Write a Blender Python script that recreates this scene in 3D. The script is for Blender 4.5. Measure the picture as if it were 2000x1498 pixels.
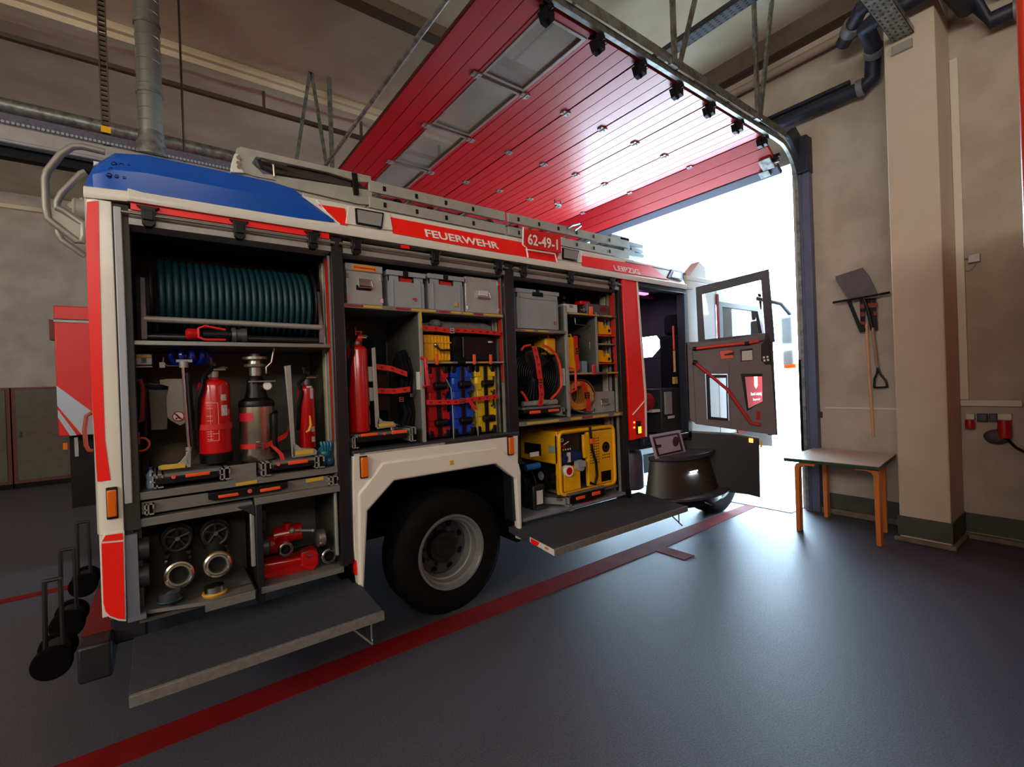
import bpy, bmesh, math, random
from mathutils import Vector, Matrix
random.seed(7)
for o in list(bpy.data.objects): bpy.data.objects.remove(o)
SC = bpy.context.scene; COL = SC.collection
rad = math.radians

# ------------------------------------------------------------------ camera
CAM = Vector((0.0, -3.1, 1.75)); FPX = 914.1
YAW, PITCH, ROLL = 0.64546, -0.002973, -0.036533
_f = Vector((math.sin(YAW)*math.cos(PITCH), math.cos(YAW)*math.cos(PITCH), math.sin(PITCH)))
_r = Vector((math.cos(YAW), -math.sin(YAW), 0)); _u = _r.cross(_f)
_r2 = _r*math.cos(ROLL) + _u*math.sin(ROLL); _u2 = -_r*math.sin(ROLL) + _u*math.cos(ROLL)
cd = bpy.data.cameras.new('camera'); cam = bpy.data.objects.new('camera', cd); COL.objects.link(cam)
cd.sensor_fit = 'HORIZONTAL'; cd.sensor_width = 36; cd.lens = 36*FPX/2000; cd.clip_start = 0.05; cd.clip_end = 300
cam.matrix_world = Matrix(((_r2.x, _u2.x, -_f.x, CAM.x), (_r2.y, _u2.y, -_f.y, CAM.y), (_r2.z, _u2.z, -_f.z, CAM.z), (0, 0, 0, 1)))
SC.camera = cam
# ------------------------------------------------------------------ world, lights, exposure
w = bpy.data.worlds.new('sky'); SC.world = w; w.use_nodes = True
bg = w.node_tree.nodes['Background']; bg.inputs[0].default_value = (0.56, 0.79, 1.0, 1); bg.inputs[1].default_value = 21.0
def area_light(name, loc, target, sx, sy, power, col):
    l = bpy.data.lights.new(name, 'AREA'); l.shape = 'RECTANGLE'; l.size = sx; l.size_y = sy; l.energy = power; l.color = col
    o = bpy.data.objects.new(name, l); COL.objects.link(o); o.location = loc
    o.rotation_euler = (Vector(target)-Vector(loc)).to_track_quat('-Z', 'Y').to_euler(); return o
sl = bpy.data.lights.new('sun', 'SUN'); sl.energy = 16; sl.angle = rad(0.6); sl.color = (1.0, 0.97, 0.9)
so = bpy.data.objects.new('sun', sl); COL.objects.link(so); so.location = (14, 20, 30); so.rotation_euler = Vector((0.22, -0.5, -0.84)).to_track_quat('-Z', 'Y').to_euler()
area_light('hall_window_light', (-8.6, -2.5, 4.9), (4.0, 0.5, 10.0), 12.0, 1.6, 820, (1.0, 0.92, 0.82))
area_light('hall_side_fill', (-1.0, -9.6, 5.0), (1.0, 0, 9.0), 7.0, 1.4, 240, (1.0, 0.94, 0.86))  # weak fill added behind the camera, not a real window
area_light('far_bay_fill', (-6.5, 7.6, 5.5), (-3.0, 10.8, 3.6), 4.5, 0.4, 48, (1.0, 0.90, 0.74))  # added out of view to brighten the upper far wall
SC.view_settings.view_transform = 'Standard'; SC.view_settings.look = 'None'
SC.view_settings.gamma = 1.0; SC.view_settings.use_curve_mapping = False
SC.view_settings.exposure = 0.32

# ------------------------------------------------------------------ pixel rays used as a ruler for real-world sizes
def ray(u, v):
    return _r2*((u-1000)/FPX) - _u2*((v-749)/FPX) + _f
def sy(u, v, y=0.0):
    d = ray(u, v); return CAM + d*((y-CAM.y)/d.y)
def sx(u, v, x):
    d = ray(u, v); return CAM + d*((x-CAM.x)/d.x)
def sz(u, v, z):
    d = ray(u, v); return CAM + d*((z-CAM.z)/d.z)
def pts(y, *uv): return [sy(u, v, y) for u, v in uv]
def bb(u0, v0, u1, v1, y):
    um, vm = (u0+u1)/2, (v0+v1)/2
    return sy(u0, vm, y).x, sy(u1, vm, y).x, sy(um, v1, y).z, sy(um, v0, y).z   # x0,x1,z0,z1

# ------------------------------------------------------------------ materials
def lin(c):
    c = c/255.0
    return c/12.92 if c <= 0.04045 else ((c+0.055)/1.055)**2.4
_M = {}
def mat(name, rgb, rough=0.5, metal=0.0, var=0.0, scale=8.0, bump=0.0, bscale=60.0, coat=0.0, emit=0.0, spec=0.5, stretch=None, rgb2=None):
    if name in _M: return _M[name]
    m = bpy.data.materials.new(name); m.use_nodes = True; nt = m.node_tree; b = nt.nodes['Principled BSDF']
    c = tuple(lin(x) for x in rgb)+(1,)
    b.inputs['Base Color'].default_value = c; b.inputs['Roughness'].default_value = rough; b.inputs['Metallic'].default_value = metal
    b.inputs['Specular IOR Level'].default_value = spec
    if coat: b.inputs['Coat Weight'].default_value = coat; b.inputs['Coat Roughness'].default_value = 0.08
    if emit: b.inputs['Emission Color'].default_value = c; b.inputs['Emission Strength'].default_value = emit
    tc = nt.nodes.new('ShaderNodeTexCoord'); src = tc.outputs['Object']
    if stretch:
        mp = nt.nodes.new('ShaderNodeMapping'); mp.inputs['Scale'].default_value = stretch; nt.links.new(src, mp.inputs[0]); src = mp.outputs[0]
    n = nt.nodes.new('ShaderNodeTexNoise'); n.inputs['Scale'].default_value = scale; n.inputs['Detail'].default_value = 6
    nt.links.new(src, n.inputs['Vector'])
    if var or rgb2:
        mx = nt.nodes.new('ShaderNodeMix'); mx.data_type = 'RGBA'
        c2 = tuple(lin(x) for x in rgb2)+(1,) if rgb2 else tuple(min(1, x*(1-var)) for x in c[:3])+(1,)
        cr = nt.nodes.new('ShaderNodeMapRange'); cr.inputs[1].default_value = 0.38; cr.inputs[2].default_value = 0.66
        nt.links.new(n.outputs[0], cr.inputs[0]); nt.links.new(cr.outputs[0], mx.inputs[0])
        mx.inputs[6].default_value = c; mx.inputs[7].default_value = c2; nt.links.new(mx.outputs[2], b.inputs['Base Color'])
    rr = nt.nodes.new('ShaderNodeMapRange'); rr.inputs[3].default_value = max(0.02, rough*0.85); rr.inputs[4].default_value = min(1, rough*1.15)
    nt.links.new(n.outputs[0], rr.inputs[0]); nt.links.new(rr.outputs[0], b.inputs['Roughness'])
    if bump:
        n2 = nt.nodes.new('ShaderNodeTexNoise'); n2.inputs['Scale'].default_value = bscale; n2.inputs['Detail'].default_value = 4; nt.links.new(src, n2.inputs['Vector'])
        bp = nt.nodes.new('ShaderNodeBump'); bp.inputs['Strength'].default_value = bump; bp.inputs['Distance'].default_value = 0.01
        nt.links.new(n2.outputs[0], bp.inputs['Height']); nt.links.new(bp.outputs[0], b.inputs['Normal'])
    _M[name] = m; return m
def glass(name, tint=(1, 1, 1), refl=0.12, rough=0.03):
    if name in _M: return _M[name]
    m = bpy.data.materials.new(name); m.use_nodes = True; nt = m.node_tree; nt.nodes.clear()
    out = nt.nodes.new('ShaderNodeOutputMaterial'); mx = nt.nodes.new('ShaderNodeMixShader')
    t = nt.nodes.new('ShaderNodeBsdfTransparent'); t.inputs[0].default_value = tint+(1,)
    g = nt.nodes.new('ShaderNodeBsdfGlossy'); g.inputs['Roughness'].default_value = rough
    lw = nt.nodes.new('ShaderNodeLayerWeight'); lw.inputs[0].default_value = refl*2.5
    nt.links.new(lw.outputs['Fresnel'], mx.inputs[0]); nt.links.new(t.outputs[0], mx.inputs[1]); nt.links.new(g.outputs[0], mx.inputs[2])
    nt.links.new(mx.outputs[0], out.inputs[0]); _M[name] = m; return m
WHITE = mat('white_paint', (222, 219, 210), 0.3, coat=0.2, var=0.05, scale=2)
REFL = mat('red_reflective_foil', (255, 28, 14), 0.35, var=0.03)
REDP = mat('red_paint', (185, 18, 16), 0.28, coat=0.4, var=0.1)
SILV = mat('silver_reflective_foil', (176, 184, 196), 0.35, 0.2)
BLUE = mat('blue_polycarbonate', (0, 84, 190), 0.22, var=0.1, scale=3)
ALU = mat('brushed_aluminium', (150, 150, 146), 0.38, 0.75, var=0.15, scale=30, stretch=(1, 1, 12))
LADM = 0
ALUD = mat('dull_aluminium', (112, 110, 104), 0.5, 0.5, var=0.2, scale=10)
ALUL = mat('pale_anodised_profile', (160, 159, 153), 0.45, 0.35, var=0.1, scale=20)
GALV = mat('galvanised_steel', (150, 152, 148), 0.42, 0.7, var=0.3, scale=14, rgb2=(105, 106, 102))
STEEL = mat('polished_steel', (190, 188, 182), 0.18, 1.0, var=0.1)
CHROME = mat('bright_metal', (205, 205, 205), 0.15, 1.0)
BLACK = mat('black_rubber', (11, 11, 12), 0.6, var=0.3, spec=0.2)
BLKP = mat('black_plastic', (16, 16, 19), 0.4, var=0.2, spec=0.3)
BLKF = mat('black_fabric', (15, 16, 20), 0.9, var=0.3, bump=0.4, spec=0.15)
DGREY = mat('dark_grey_plastic', (48, 50, 55), 0.5, var=0.15)
GREYP = mat('grey_plastic', (146, 153, 160), 0.5, var=0.08)
GREYT = mat('grey_door_trim', (112, 104, 108), 0.6, var=0.08)
ORANGE = mat('orange_plastic', (235, 84, 28), 0.4)
AMBER = mat('amber_lens', (225, 105, 12), 0.2, coat=0.5)
YEL = mat('yellow_plastic', (236, 172, 12), 0.4, var=0.1)
YELL = mat('yellow_label', (204, 168, 52), 0.5, var=0.08, scale=60)
REDS = mat('red_webbing', (205, 34, 24), 0.6, var=0.15, scale=40)
REDC = mat('red_lacquer', (190, 12, 14), 0.2, coat=0.5, var=0.08)
REDO = mat('red_orange_tube', (222, 62, 34), 0.35)
WHT = mat('white_lettering', (235, 235, 230), 0.5)
WLBL = mat('white_label', (215, 215, 210), 0.5, var=0.25, scale=120)
TEAL = mat('teal_hose', (2, 54, 64), 0.5, var=0.25, scale=20)
GLASS = glass('clear_glass')

# ------------------------------------------------------------------ object helpers
def tag(o, label=None, cat=None, group=None, kind=None):
    if label: o['label'] = label
    if cat: o['category'] = cat
    if group: o['group'] = group
    if kind: o['kind'] = kind
    return o
def thing(name, label, cat, loc, group=None, kind=None):
    o = bpy.data.objects.new(name, None); COL.objects.link(o); o.location = Vector(loc); o.empty_display_size = 0.05
    return tag(o, label, cat, group, kind)
def origin_of(p):
    v = Vector((0, 0, 0))
    while p is not None: v = v+Vector(p.location); p = p.parent
    return v
def ortho(d):
    d = Vector(d).normalized(); a = Vector((0, 0, 1)) if abs(d.z) < 0.9 else Vector((1, 0, 0))
    e1 = d.cross(a).normalized(); return e1, d.cross(e1).normalized()
class MB:
    def __init__(s): s.v = []; s.f = []; s.m = []; s.mi = 0; s.sm = []
    def add(s, vs, fs, smooth=False):
        b = len(s.v); s.v += [Vector(p) for p in vs]
        for f in fs: s.f.append([b+i for i in f]); s.m.append(s.mi); s.sm.append(smooth)
        return s
    def box(s, x0, x1, y0, y1, z0, z1):
        vs = [(x, y, z) for z in (z0, z1) for y in (y0, y1) for x in (x0, x1)]
        return s.add(vs, [(0, 2, 3, 1), (4, 5, 7, 6), (0, 1, 5, 4), (2, 6, 7, 3), (0, 4, 6, 2), (1, 3, 7, 5)])
    def slab(s, P, vec):
        P = [Vector(p) for p in P]; vec = Vector(vec); n = len(P)
        return s.add(P+[p+vec for p in P], [tuple(range(n)), tuple(range(2*n-1, n-1, -1))]+[(i, (i+1) % n, (i+1) % n+n, i+n) for i in range(n)])
    def ring_slab(s, outer, inner, vec):      # frame between two loops of equal count
        n = len(outer); vec = Vector(vec); O = [Vector(p) for p in outer]; I = [Vector(p) for p in inner]
        vs = O+I+[p+vec for p in O]+[p+vec for p in I]; fs = []
        for i in range(n):
            j = (i+1) % n
            fs += [(i, j, j+n, i+n), (i+2*n, i+3*n, j+3*n, j+2*n), (i, i+2*n, j+2*n, j), (i+n, j+n, j+3*n, i+3*n)]
        return s.add(vs, fs)
    def lathe(s, prof, origin, axis, seg=28, closed=True):
        o = Vector(origin); d = Vector(axis).normalized(); e1, e2 = ortho(d); vs = []; n = len(prof)
        for (t, r) in prof:
            for k in range(seg):
                a = 2*math.pi*k/seg; vs.append(o+d*t+e1*(r*math.cos(a))+e2*(r*math.sin(a)))
        fs = [(i*seg+k, i*seg+(k+1) % seg, (i+1)*seg+(k+1) % seg, (i+1)*seg+k) for i in range(n-1) for k in range(seg)]
        s.add(vs, fs, True)
        if closed:
            b = len(s.v)-n*seg
            s.f.append([b+k for k in range(seg)][::-1]); s.m.append(s.mi); s.sm.append(False)
            s.f.append([b+(n-1)*seg+k for k in range(seg)]); s.m.append(s.mi); s.sm.append(False)
        return s
    def cyl(s, p0, p1, r, r1=None, seg=20):
        p0 = Vector(p0); p1 = Vector(p1); return s.lathe([(0, r), ((p1-p0).length, r if r1 is None else r1)], p0, p1-p0, seg)
    def torus(s, c, axis, R, r, seg=32, ts=10, a0=0, a1=2*math.pi):
        c = Vector(c); e1, e2 = ortho(axis); full = abs(a1-a0-2*math.pi) < 1e-6; n = seg+(0 if full else 1)
        return s.tube([c+e1*(R*math.cos(a0+(a1-a0)*i/seg))+e2*(R*math.sin(a0+(a1-a0)*i/seg)) for i in range(n)], r, ts, full)
    def tube(s, P, r, seg=8, cyc=False, flat=None):
        P = [Vector(p) for p in P]; n = len(P); vs = []; up = None
        for i in range(n):
            a = P[i-1] if (i > 0 or cyc) else P[i]; b = P[(i+1) % n] if (i < n-1 or cyc) else P[i]
            t = (b-a).normalized()
            if up is None: up = ortho(t)[0]
            e1 = (up-t*up.dot(t)); e1 = e1.normalized() if e1.length > 1e-6 else ortho(t)[0]
            up = e1; e2 = t.cross(e1); rr = r[i] if isinstance(r, (list, tuple)) else r
            for k in range(seg):
                q = 2*math.pi*k/seg; vs.append(P[i]+e1*(rr*math.cos(q))+e2*(rr*(flat or 1)*math.sin(q)))
        m = n if cyc else n-1
        fs = [(i*seg+k, i*seg+(k+1) % seg, ((i+1) % n)*seg+(k+1) % seg, ((i+1) % n)*seg+k) for i in range(m) for k in range(seg)]
        if not cyc: fs += [tuple(range(seg))[::-1], tuple((n-1)*seg+k for k in range(seg))]
        return s.add(vs, fs, True)
    def strip(s, P, half, nrm, th):           # a flat band: path P, half-width vector, thickness along nrm
        P = [Vector(p) for p in P]; half = Vector(half); nv = Vector(nrm).normalized()*th; vs = []
        for p in P: vs += [p-half, p+half, p+half+nv, p-half+nv]
        fs = [(i*4+k, i*4+(k+1) % 4, (i+1)*4+(k+1) % 4, (i+1)*4+k) for i in range(len(P)-1) for k in range(4)]
        fs += [(3, 2, 1, 0), tuple((len(P)-1)*4+k for k in range(4))]
        return s.add(vs, fs)
    def ball(s, c, r, sq=(1, 1, 1), seg=16, rings=10):
        c = Vector(c); vs = []; 
        for i in range(rings+1):
            a = math.pi*i/rings
            for k in range(seg):
                b = 2*math.pi*k/seg; vs.append(c+Vector((r*sq[0]*math.sin(a)*math.cos(b), r*sq[1]*math.sin(a)*math.sin(b), r*sq[2]*math.cos(a))))
        return s.add(vs, [(i*seg+k, (i+1)*seg+k, (i+1)*seg+(k+1) % seg, i*seg+(k+1) % seg) for i in range(rings) for k in range(seg)], True)
    def xf(s, M):
        s.v = [M @ p for p in s.v]; return s
    def build(s, name, m, parent=None, bevel=0.0, bseg=2, label=None, **tg):
        ms = m if isinstance(m, (list, tuple)) else [m]
        if parent is not None: o0 = origin_of(parent); loc = Vector((0, 0, 0))
        else:
            xs = [p.x for p in s.v]; ys = [p.y for p in s.v]; zs = [p.z for p in s.v]
            o0 = Vector(((min(xs)+max(xs))/2, (min(ys)+max(ys))/2, min(zs))); loc = o0
        me = bpy.data.meshes.new(name); me.from_pydata([p-o0 for p in s.v], [], s.f)
        for q in ms: me.materials.append(q)
        for p, i, sm in zip(me.polygons, s.m, s.sm): p.material_index = i; p.use_smooth = True
        bm = bmesh.new(); bm.from_mesh(me); bmesh.ops.remove_doubles(bm, verts=bm.verts, dist=1e-6) if False else None
        bmesh.ops.recalc_face_normals(bm, faces=bm.faces); bm.to_mesh(me); bm.free()
        me.set_sharp_from_angle(angle=rad(38))
        o = bpy.data.objects.new(name, me); COL.objects.link(o); o.parent = parent; o.location = loc
        if bevel:
            b = o.modifiers.new('bevel', 'BEVEL'); b.width = bevel; b.segments = bseg; b.limit_method = 'ANGLE'; b.angle_limit = rad(40); b.harden_normals = False
        return tag(o, label, **tg)
def B(name, m, parent, x0, x1, y0, y1, z0, z1, bevel=0.0, **k):
    return MB().box(x0, x1, y0, y1, z0, z1).build(name, m, parent, bevel, **k)
def text(s, h, pos, ex, ez, m, name='lettering', parent=None, ext=0.001, width=None, off=0.0):
    cu = bpy.data.curves.new(name, 'FONT'); cu.body = s; cu.size = 1.0; cu.extrude = 0.0; cu.offset = off; cu.align_x = 'LEFT'; cu.resolution_u = 3
    t = bpy.data.objects.new('tmp', cu); COL.objects.link(t); bpy.context.view_layer.update()
    me = bpy.data.meshes.new_from_object(t.evaluated_get(bpy.context.evaluated_depsgraph_get())); bpy.data.objects.remove(t)
    xs = [v.co.x for v in me.vertices]; ys = [v.co.y for v in me.vertices]
    kx = (width/(max(xs)-min(xs))) if width else h/(max(ys)-min(ys)); kz = h/(max(ys)-min(ys))
    ex = Vector(ex).normalized(); ez = Vector(ez).normalized(); n = ex.cross(ez).normalized(); x0 = min(xs); y0 = min(ys)
    mb = MB(); base = Vector(pos)
    vs = [base+ex*((v.co.x-x0)*kx)+ez*((v.co.y-y0)*kz)+n*ext for v in me.vertices]
    mb.add(vs, [tuple(p.vertices) for p in me.polygons])
    o0 = origin_of(parent); m2 = bpy.data.meshes.new(name); m2.from_pydata([p-o0 for p in mb.v], [], mb.f); m2.materials.append(m)
    o = bpy.data.objects.new(name, m2); COL.objects.link(o); o.parent = parent; bpy.data.meshes.remove(me); bpy.data.curves.remove(cu)
    return o
def arc(c, e1, e2, r, a0, a1, n=8):
    c = Vector(c); e1 = Vector(e1); e2 = Vector(e2)
    return [c+e1*(r*math.cos(rad(a0+(a1-a0)*i/n)))+e2*(r*math.sin(rad(a0+(a1-a0)*i/n))) for i in range(n+1)]
X, Y_, Z_ = Vector((1, 0, 0)), Vector((0, 1, 0)), Vector((0, 0, 1))
# ================================================================== THE HALL
FLOORM = mat('floor_coating', (82, 83, 94), 0.48, scale=110, bump=0.2, bscale=180, rgb2=(62, 62, 70), spec=0.45)
WALLM = mat('beige_wall_paint', (182, 171, 156), 0.85, var=0.16, scale=2.4, bump=0.3, bscale=45, rgb2=(166, 154, 138))
WALLP = mat('cream_pillar_paint', (200, 188, 168), 0.8, var=0.06, scale=3.0, bump=0.15, bscale=40)
CEILM = mat('beige_ceiling', (216, 200, 172), 0.9, var=0.2, scale=0.9, bump=0.1, bscale=20, rgb2=(188, 168, 138))
SKIRT = mat('dark_green_skirting', (70, 74, 66), 0.6, var=0.25, scale=6)
TAPE = mat('red_floor_line', (124, 20, 20), 0.7, var=0.2, scale=6, spec=0.15)
ZC = 6.05; XW = 6.55
B('floor', FLOORM, None, -9, 6.95, -10, 11.2, -0.1, 0, kind='structure')
B('ground', mat('pale_paving', (188, 192, 196), 0.8, var=0.1, scale=3), None, 6.95, 60, -30, 40, -0.14, -0.02, kind='structure')
B('ceiling', CEILM, None, -9, 6.95, -10, 11.2, ZC, ZC+0.2, kind='structure')
B('wall_far', WALLM, None, -9, 6.6, 10.8, 11.0, 0, ZC, kind='structure')
B('wall_rear', WALLM, None, -9.0, -8.8, -10, 10.8, 0, ZC, kind='structure')
B('wall_near', WALLM, None, -8.8, 6.6, -10, -9.8, 0, ZC, kind='structure')
m = MB()
m.box(XW, 6.95, -10, -0.52, 0, ZC); m.box(XW, 6.95, 3.42, 11.0, 0, ZC); m.box(XW, 6.95, -0.52, 3.42, 4.42, ZC)
m.build('wall_front', WALLM, None, kind='structure')
m = MB(); m.box(5.97, XW, -2.03, -1.64, 0, 5.6); m.build('trim_1', WALLP, None, 0.012, kind='structure')        # pillar
m = MB(); m.box(XW-0.012, XW, -1.64, -0.60, 0.07, 0.248); m.box(5.958, 5.97, -2.042, -1.628, 0.06, 0.254); m.box(5.97, XW, -2.042, -2.03, 0.06, 0.254); m.box(5.97, XW, -1.64, -1.628, 0.06, 0.254); m.box(XW-0.012, XW, -9.8, -2.03, 0.06, 0.25)
m.build('baseboard_front', SKIRT, None, kind='structure')
m = MB(); m.box(XW-0.06, XW, -1.60, -0.60, 0, 0.07); m.box(5.93, 5.97, -2.07, -1.60, 0, 0.045); m.box(5.97, XW, -2.07, -2.03, 0, 0.045); m.box(XW-0.07, XW, -9.8, -2.03, 0, 0.05)
m.build('baseboard_curb', mat('worn_concrete_curb', (120, 112, 98), 0.8, var=0.4, scale=9), None, 0.01, kind='structure')
# ceiling beam, edge beam above the door wall and a long rail under it
m = MB(); m.box(-8.8, 6.6, 3.86, 4.16, 5.86, ZC); m.box(-8.8, 6.6, 3.80, 3.86, 5.93, 5.97); m.build('trim_2', CEILM, None, kind='structure')
m = MB(); m.box(6.36, XW, -9.8, 10.8, 5.80, ZC); m.build('trim_3', mat('brown_steel_beam', (98, 80, 66), 0.7, var=0.2), None, kind='structure')
m = MB(); m.box(-8.8, 6.3, 7.6, 7.9, 5.82, ZC); m.box(-8.8, 6.6, 10.7, 10.8, 5.7, 5.78); m.build('trim_4', CEILM, None, kind='structure')
m = MB(); m.box(-8.8, 6.2, 3.98, 4.04, 5.58, 5.63); 
for i in range(11): m.box(-8.2+i*1.35, -8.17+i*1.35, 3.99, 4.03, 5.6, 5.88)
m.build('ceiling_rail', mat('brown_iron', (70, 52, 38), 0.7), None, label='thin brown rail hanging below the ceiling beam on short rods', cat='rail')
# concrete soffit joints / brown roof members
m = MB()
m.box(-8.8, 6.3, 1.80, 1.96, 5.90, ZC); m.box(3.9, 3.93, -9.8, 1.8, ZC-0.012, ZC)
m.build('trim_5', mat('brown_joint', (92, 74, 56), 0.8), None, kind='structure')
# floor lines
def floor_line(lbl, P, g=None):
    z = 0.003; m = MB(); m.slab([Vector((x, y, 0.0005)) for x, y in P], (0, 0, z)); return m.build('floor_line', TAPE, None, label=lbl, cat='floor marking', group=g)
floor_line('long dark red line on the floor along the open side of the fire engine, with a short cross mark', [(-8.5, -0.145), (3.93, -0.185), (3.93, -0.50), (4.10, -0.50), (4.10, -0.185), (6.2, -0.09), (6.2, 0.045), (-8.5, 0.0)])
floor_line('dark red line on the floor beyond the rear of the fire engine', [(-8.5, 2.80), (6.2, 2.80), (6.2, 2.93), (-8.5, 2.93)])
m = MB(); m.box(6.2, 6.62, -0.52, 3.42, 0.001, 0.008); m.build('trim_6', mat('worn_steel_threshold', (170, 172, 170), 0.45, 0.2, var=0.15), None, kind='structure')

# ---------------- sectional door (overhead)
ZD = 4.5; YR, YL = -0.56, 3.42
door = thing('door_1', None, None, (3.8, 1.43, ZD), kind='structure')
DRED = mat('red_door_panel', (180, 14, 28), 0.38, coat=0.35, var=0.06, scale=4)
DRED.node_tree.nodes['Principled BSDF'].inputs['Coat Roughness'].default_value = 0.16
DRK = mat('door_joint_dark', (60, 8, 14), 0.6)
DF = mat('door_frame_alloy', (150, 140, 132), 0.4, 0.5, var=0.2)
def section(x0, x1, name='panel', M=None, y0=YR, y1=YL, ribs=4):
    m = MB(); n = ribs; wd = (x1-x0-0.012)/n
    for i in range(n):
        a = x0+0.006+i*wd; m.box(a+0.0025, a+wd-0.0025, y0, y1, -0.045, 0)
    m.mi = 1; m.box(x0+0.006, x1-0.006, y0+0.002, y1-0.002, -0.038, 0.002)
    m.v = [Vector((p.x, p.y, p.z)) for p in m.v]
    T = M or Matrix.Translation((0, 0, ZD+0.045)); m.xf(T)
    return m.build(name, [DRED, DRK], door, 0.002, 1)
EX = [1.89, 2.335, 2.885, 3.42, 3.976, 4.54, 5.11, 5.68]
section(EX[0], EX[1], ribs=3)
for i in range(2, 7): section(EX[i], EX[i+1])
th = rad(32)
Ml = Matrix.Translation((5.68, 0, ZD+0.04)) @ Matrix.Rotation(th, 4, 'Y')
section(0.01, 0.47, M=Ml, ribs=3)
m = MB(); m.box(0.47, 0.60, YR, YL, -0.05, 0.0); m.xf(Ml); m.build('bottom_seal', mat('slate_rubber', (60, 62, 84), 0.5), door, 0.01)
# window section
wy = [YR, 0.345, 1.30, 2.28, YL]; wx0, wx1 = EX[1], EX[2]
PANE = mat('hazy_acrylic', (150, 142, 130), 0.18, coat=0.3, var=0.35, scale=1.5); PANE.node_tree.nodes['Principled BSDF'].inputs['Alpha'].default_value = 0.55
m = MB(); m.box(wx0, wx0+0.035, YR, YL, 0, 0.045); m.box(wx1-0.045, wx1, YR, YL, 0, 0.045); m.box(wx0, wx1, YR, YR+0.06, 0, 0.045); m.box(wx0, wx1, YL-0.06, YL, 0, 0.045)
m.xf(Matrix.Translation((0, 0, ZD))); m.build('window_panel_frame', DRED, door, 0.003)
for i in range(4):
    a, b = wy[i]+(0.06 if i == 0 else 0.02), wy[i+1]-(0.06 if i == 3 else 0.02)
    m = MB(); O = [(wx0+0.035, a), (wx1-0.045, a), (wx1-0.045, b), (wx0+0.035, b)]; I = [(wx0+0.06, a+0.03), (wx1-0.075, a+0.03), (wx1-0.075, b-0.03), (wx0+0.06, b-0.03)]
    m.ring_slab([Vector((x, y, ZD-0.006)) for x, y in O], [Vector((x, y, ZD-0.006)) for x, y in I], (0, 0, 0.05))
    fr = m.build('window_frame', DF, door, 0.003)
    B('pane', PANE, fr, wx0+0.05, wx1-0.07, a+0.02, b-0.02, ZD+0.012, ZD+0.02)
hm = MB(); hm.box(-0.045, 0.045, -0.035, 0.035, -0.012, 0); hm.cyl((0, -0.04, -0.012), (0, 0.04, -0.012), 0.009, seg=8); hm.cyl((-0.03, 0, -0.02), (-0.03, 0, 0), 0.008, seg=8); hm.cyl((0.03, 0, -0.02), (0.03, 0, 0), 0.008, seg=8)
hm.xf(Matrix.Translation(door.location)); hinge0 = hm.build('hinge', ALUL, door)
first = True
for x in EX[1:]:
    for y in (0.36, 1.34, 2.31):
        h = hinge0 if first else hinge0.copy()
        if not first: COL.objects.link(h); h.parent = door
        first = False; h.location = Vector((x, y, ZD-0.002))-door.location
rb = MB()
rb.slab([(-0.05, 0, 0), (0.05, 0, 0), (0.07, 0, -0.07), (0.03, 0, -0.12), (-0.02, 0, -0.10), (-0.05, 0, -0.04)], (0, 0.012, 0)); rb.slab([(-0.03, -0.04, -0.02), (0.05, -0.04, -0.02), (0.05, -0.04, -0.10), (-0.0, -0.04, -0.09)], (0, 0.1, 0))
rb.cyl((0, -0.07, -0.03), (0, 0.06, -0.03), 0.02, seg=10)
rb.xf(Matrix.Translation(door.location)); rb0 = rb.build('roller_bracket', BLKP, door); first = True
for yy in (YR+0.01, YL-0.01):
    for x in EX[1:]+[5.95]:
        h = rb0 if first else rb0.copy()
        if not first: COL.objects.link(h); h.parent = door
        first = False; h.location = Vector((x+0.02, yy, ZD-(0.0 if x < 5.8 else 0.13)))-door.location
# bottom lock fitting on the last section
m = MB(); m.box(0.30, 0.46, YR+0.02, YR+0.16, -0.075, -0.05); m.cyl((0.40, YR-0.05, -0.06), (0.40, YR+0.10, -0.06), 0.016, seg=10); m.box(0.46, 0.55, YR+0.1, YR+0.22, -0.08, -0.05); m.xf(Ml); m.build('bottom_bracket', GALV, door, 0.004)
m = MB(); m.tube([(4.9, 2.15, ZD-0.0), (4.9, 2.15, ZD-0.05), (5.02, 2.15, ZD-0.05), (5.02, 2.15, ZD)], 0.012); m.build('pull_handle', GALV, door)
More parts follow.
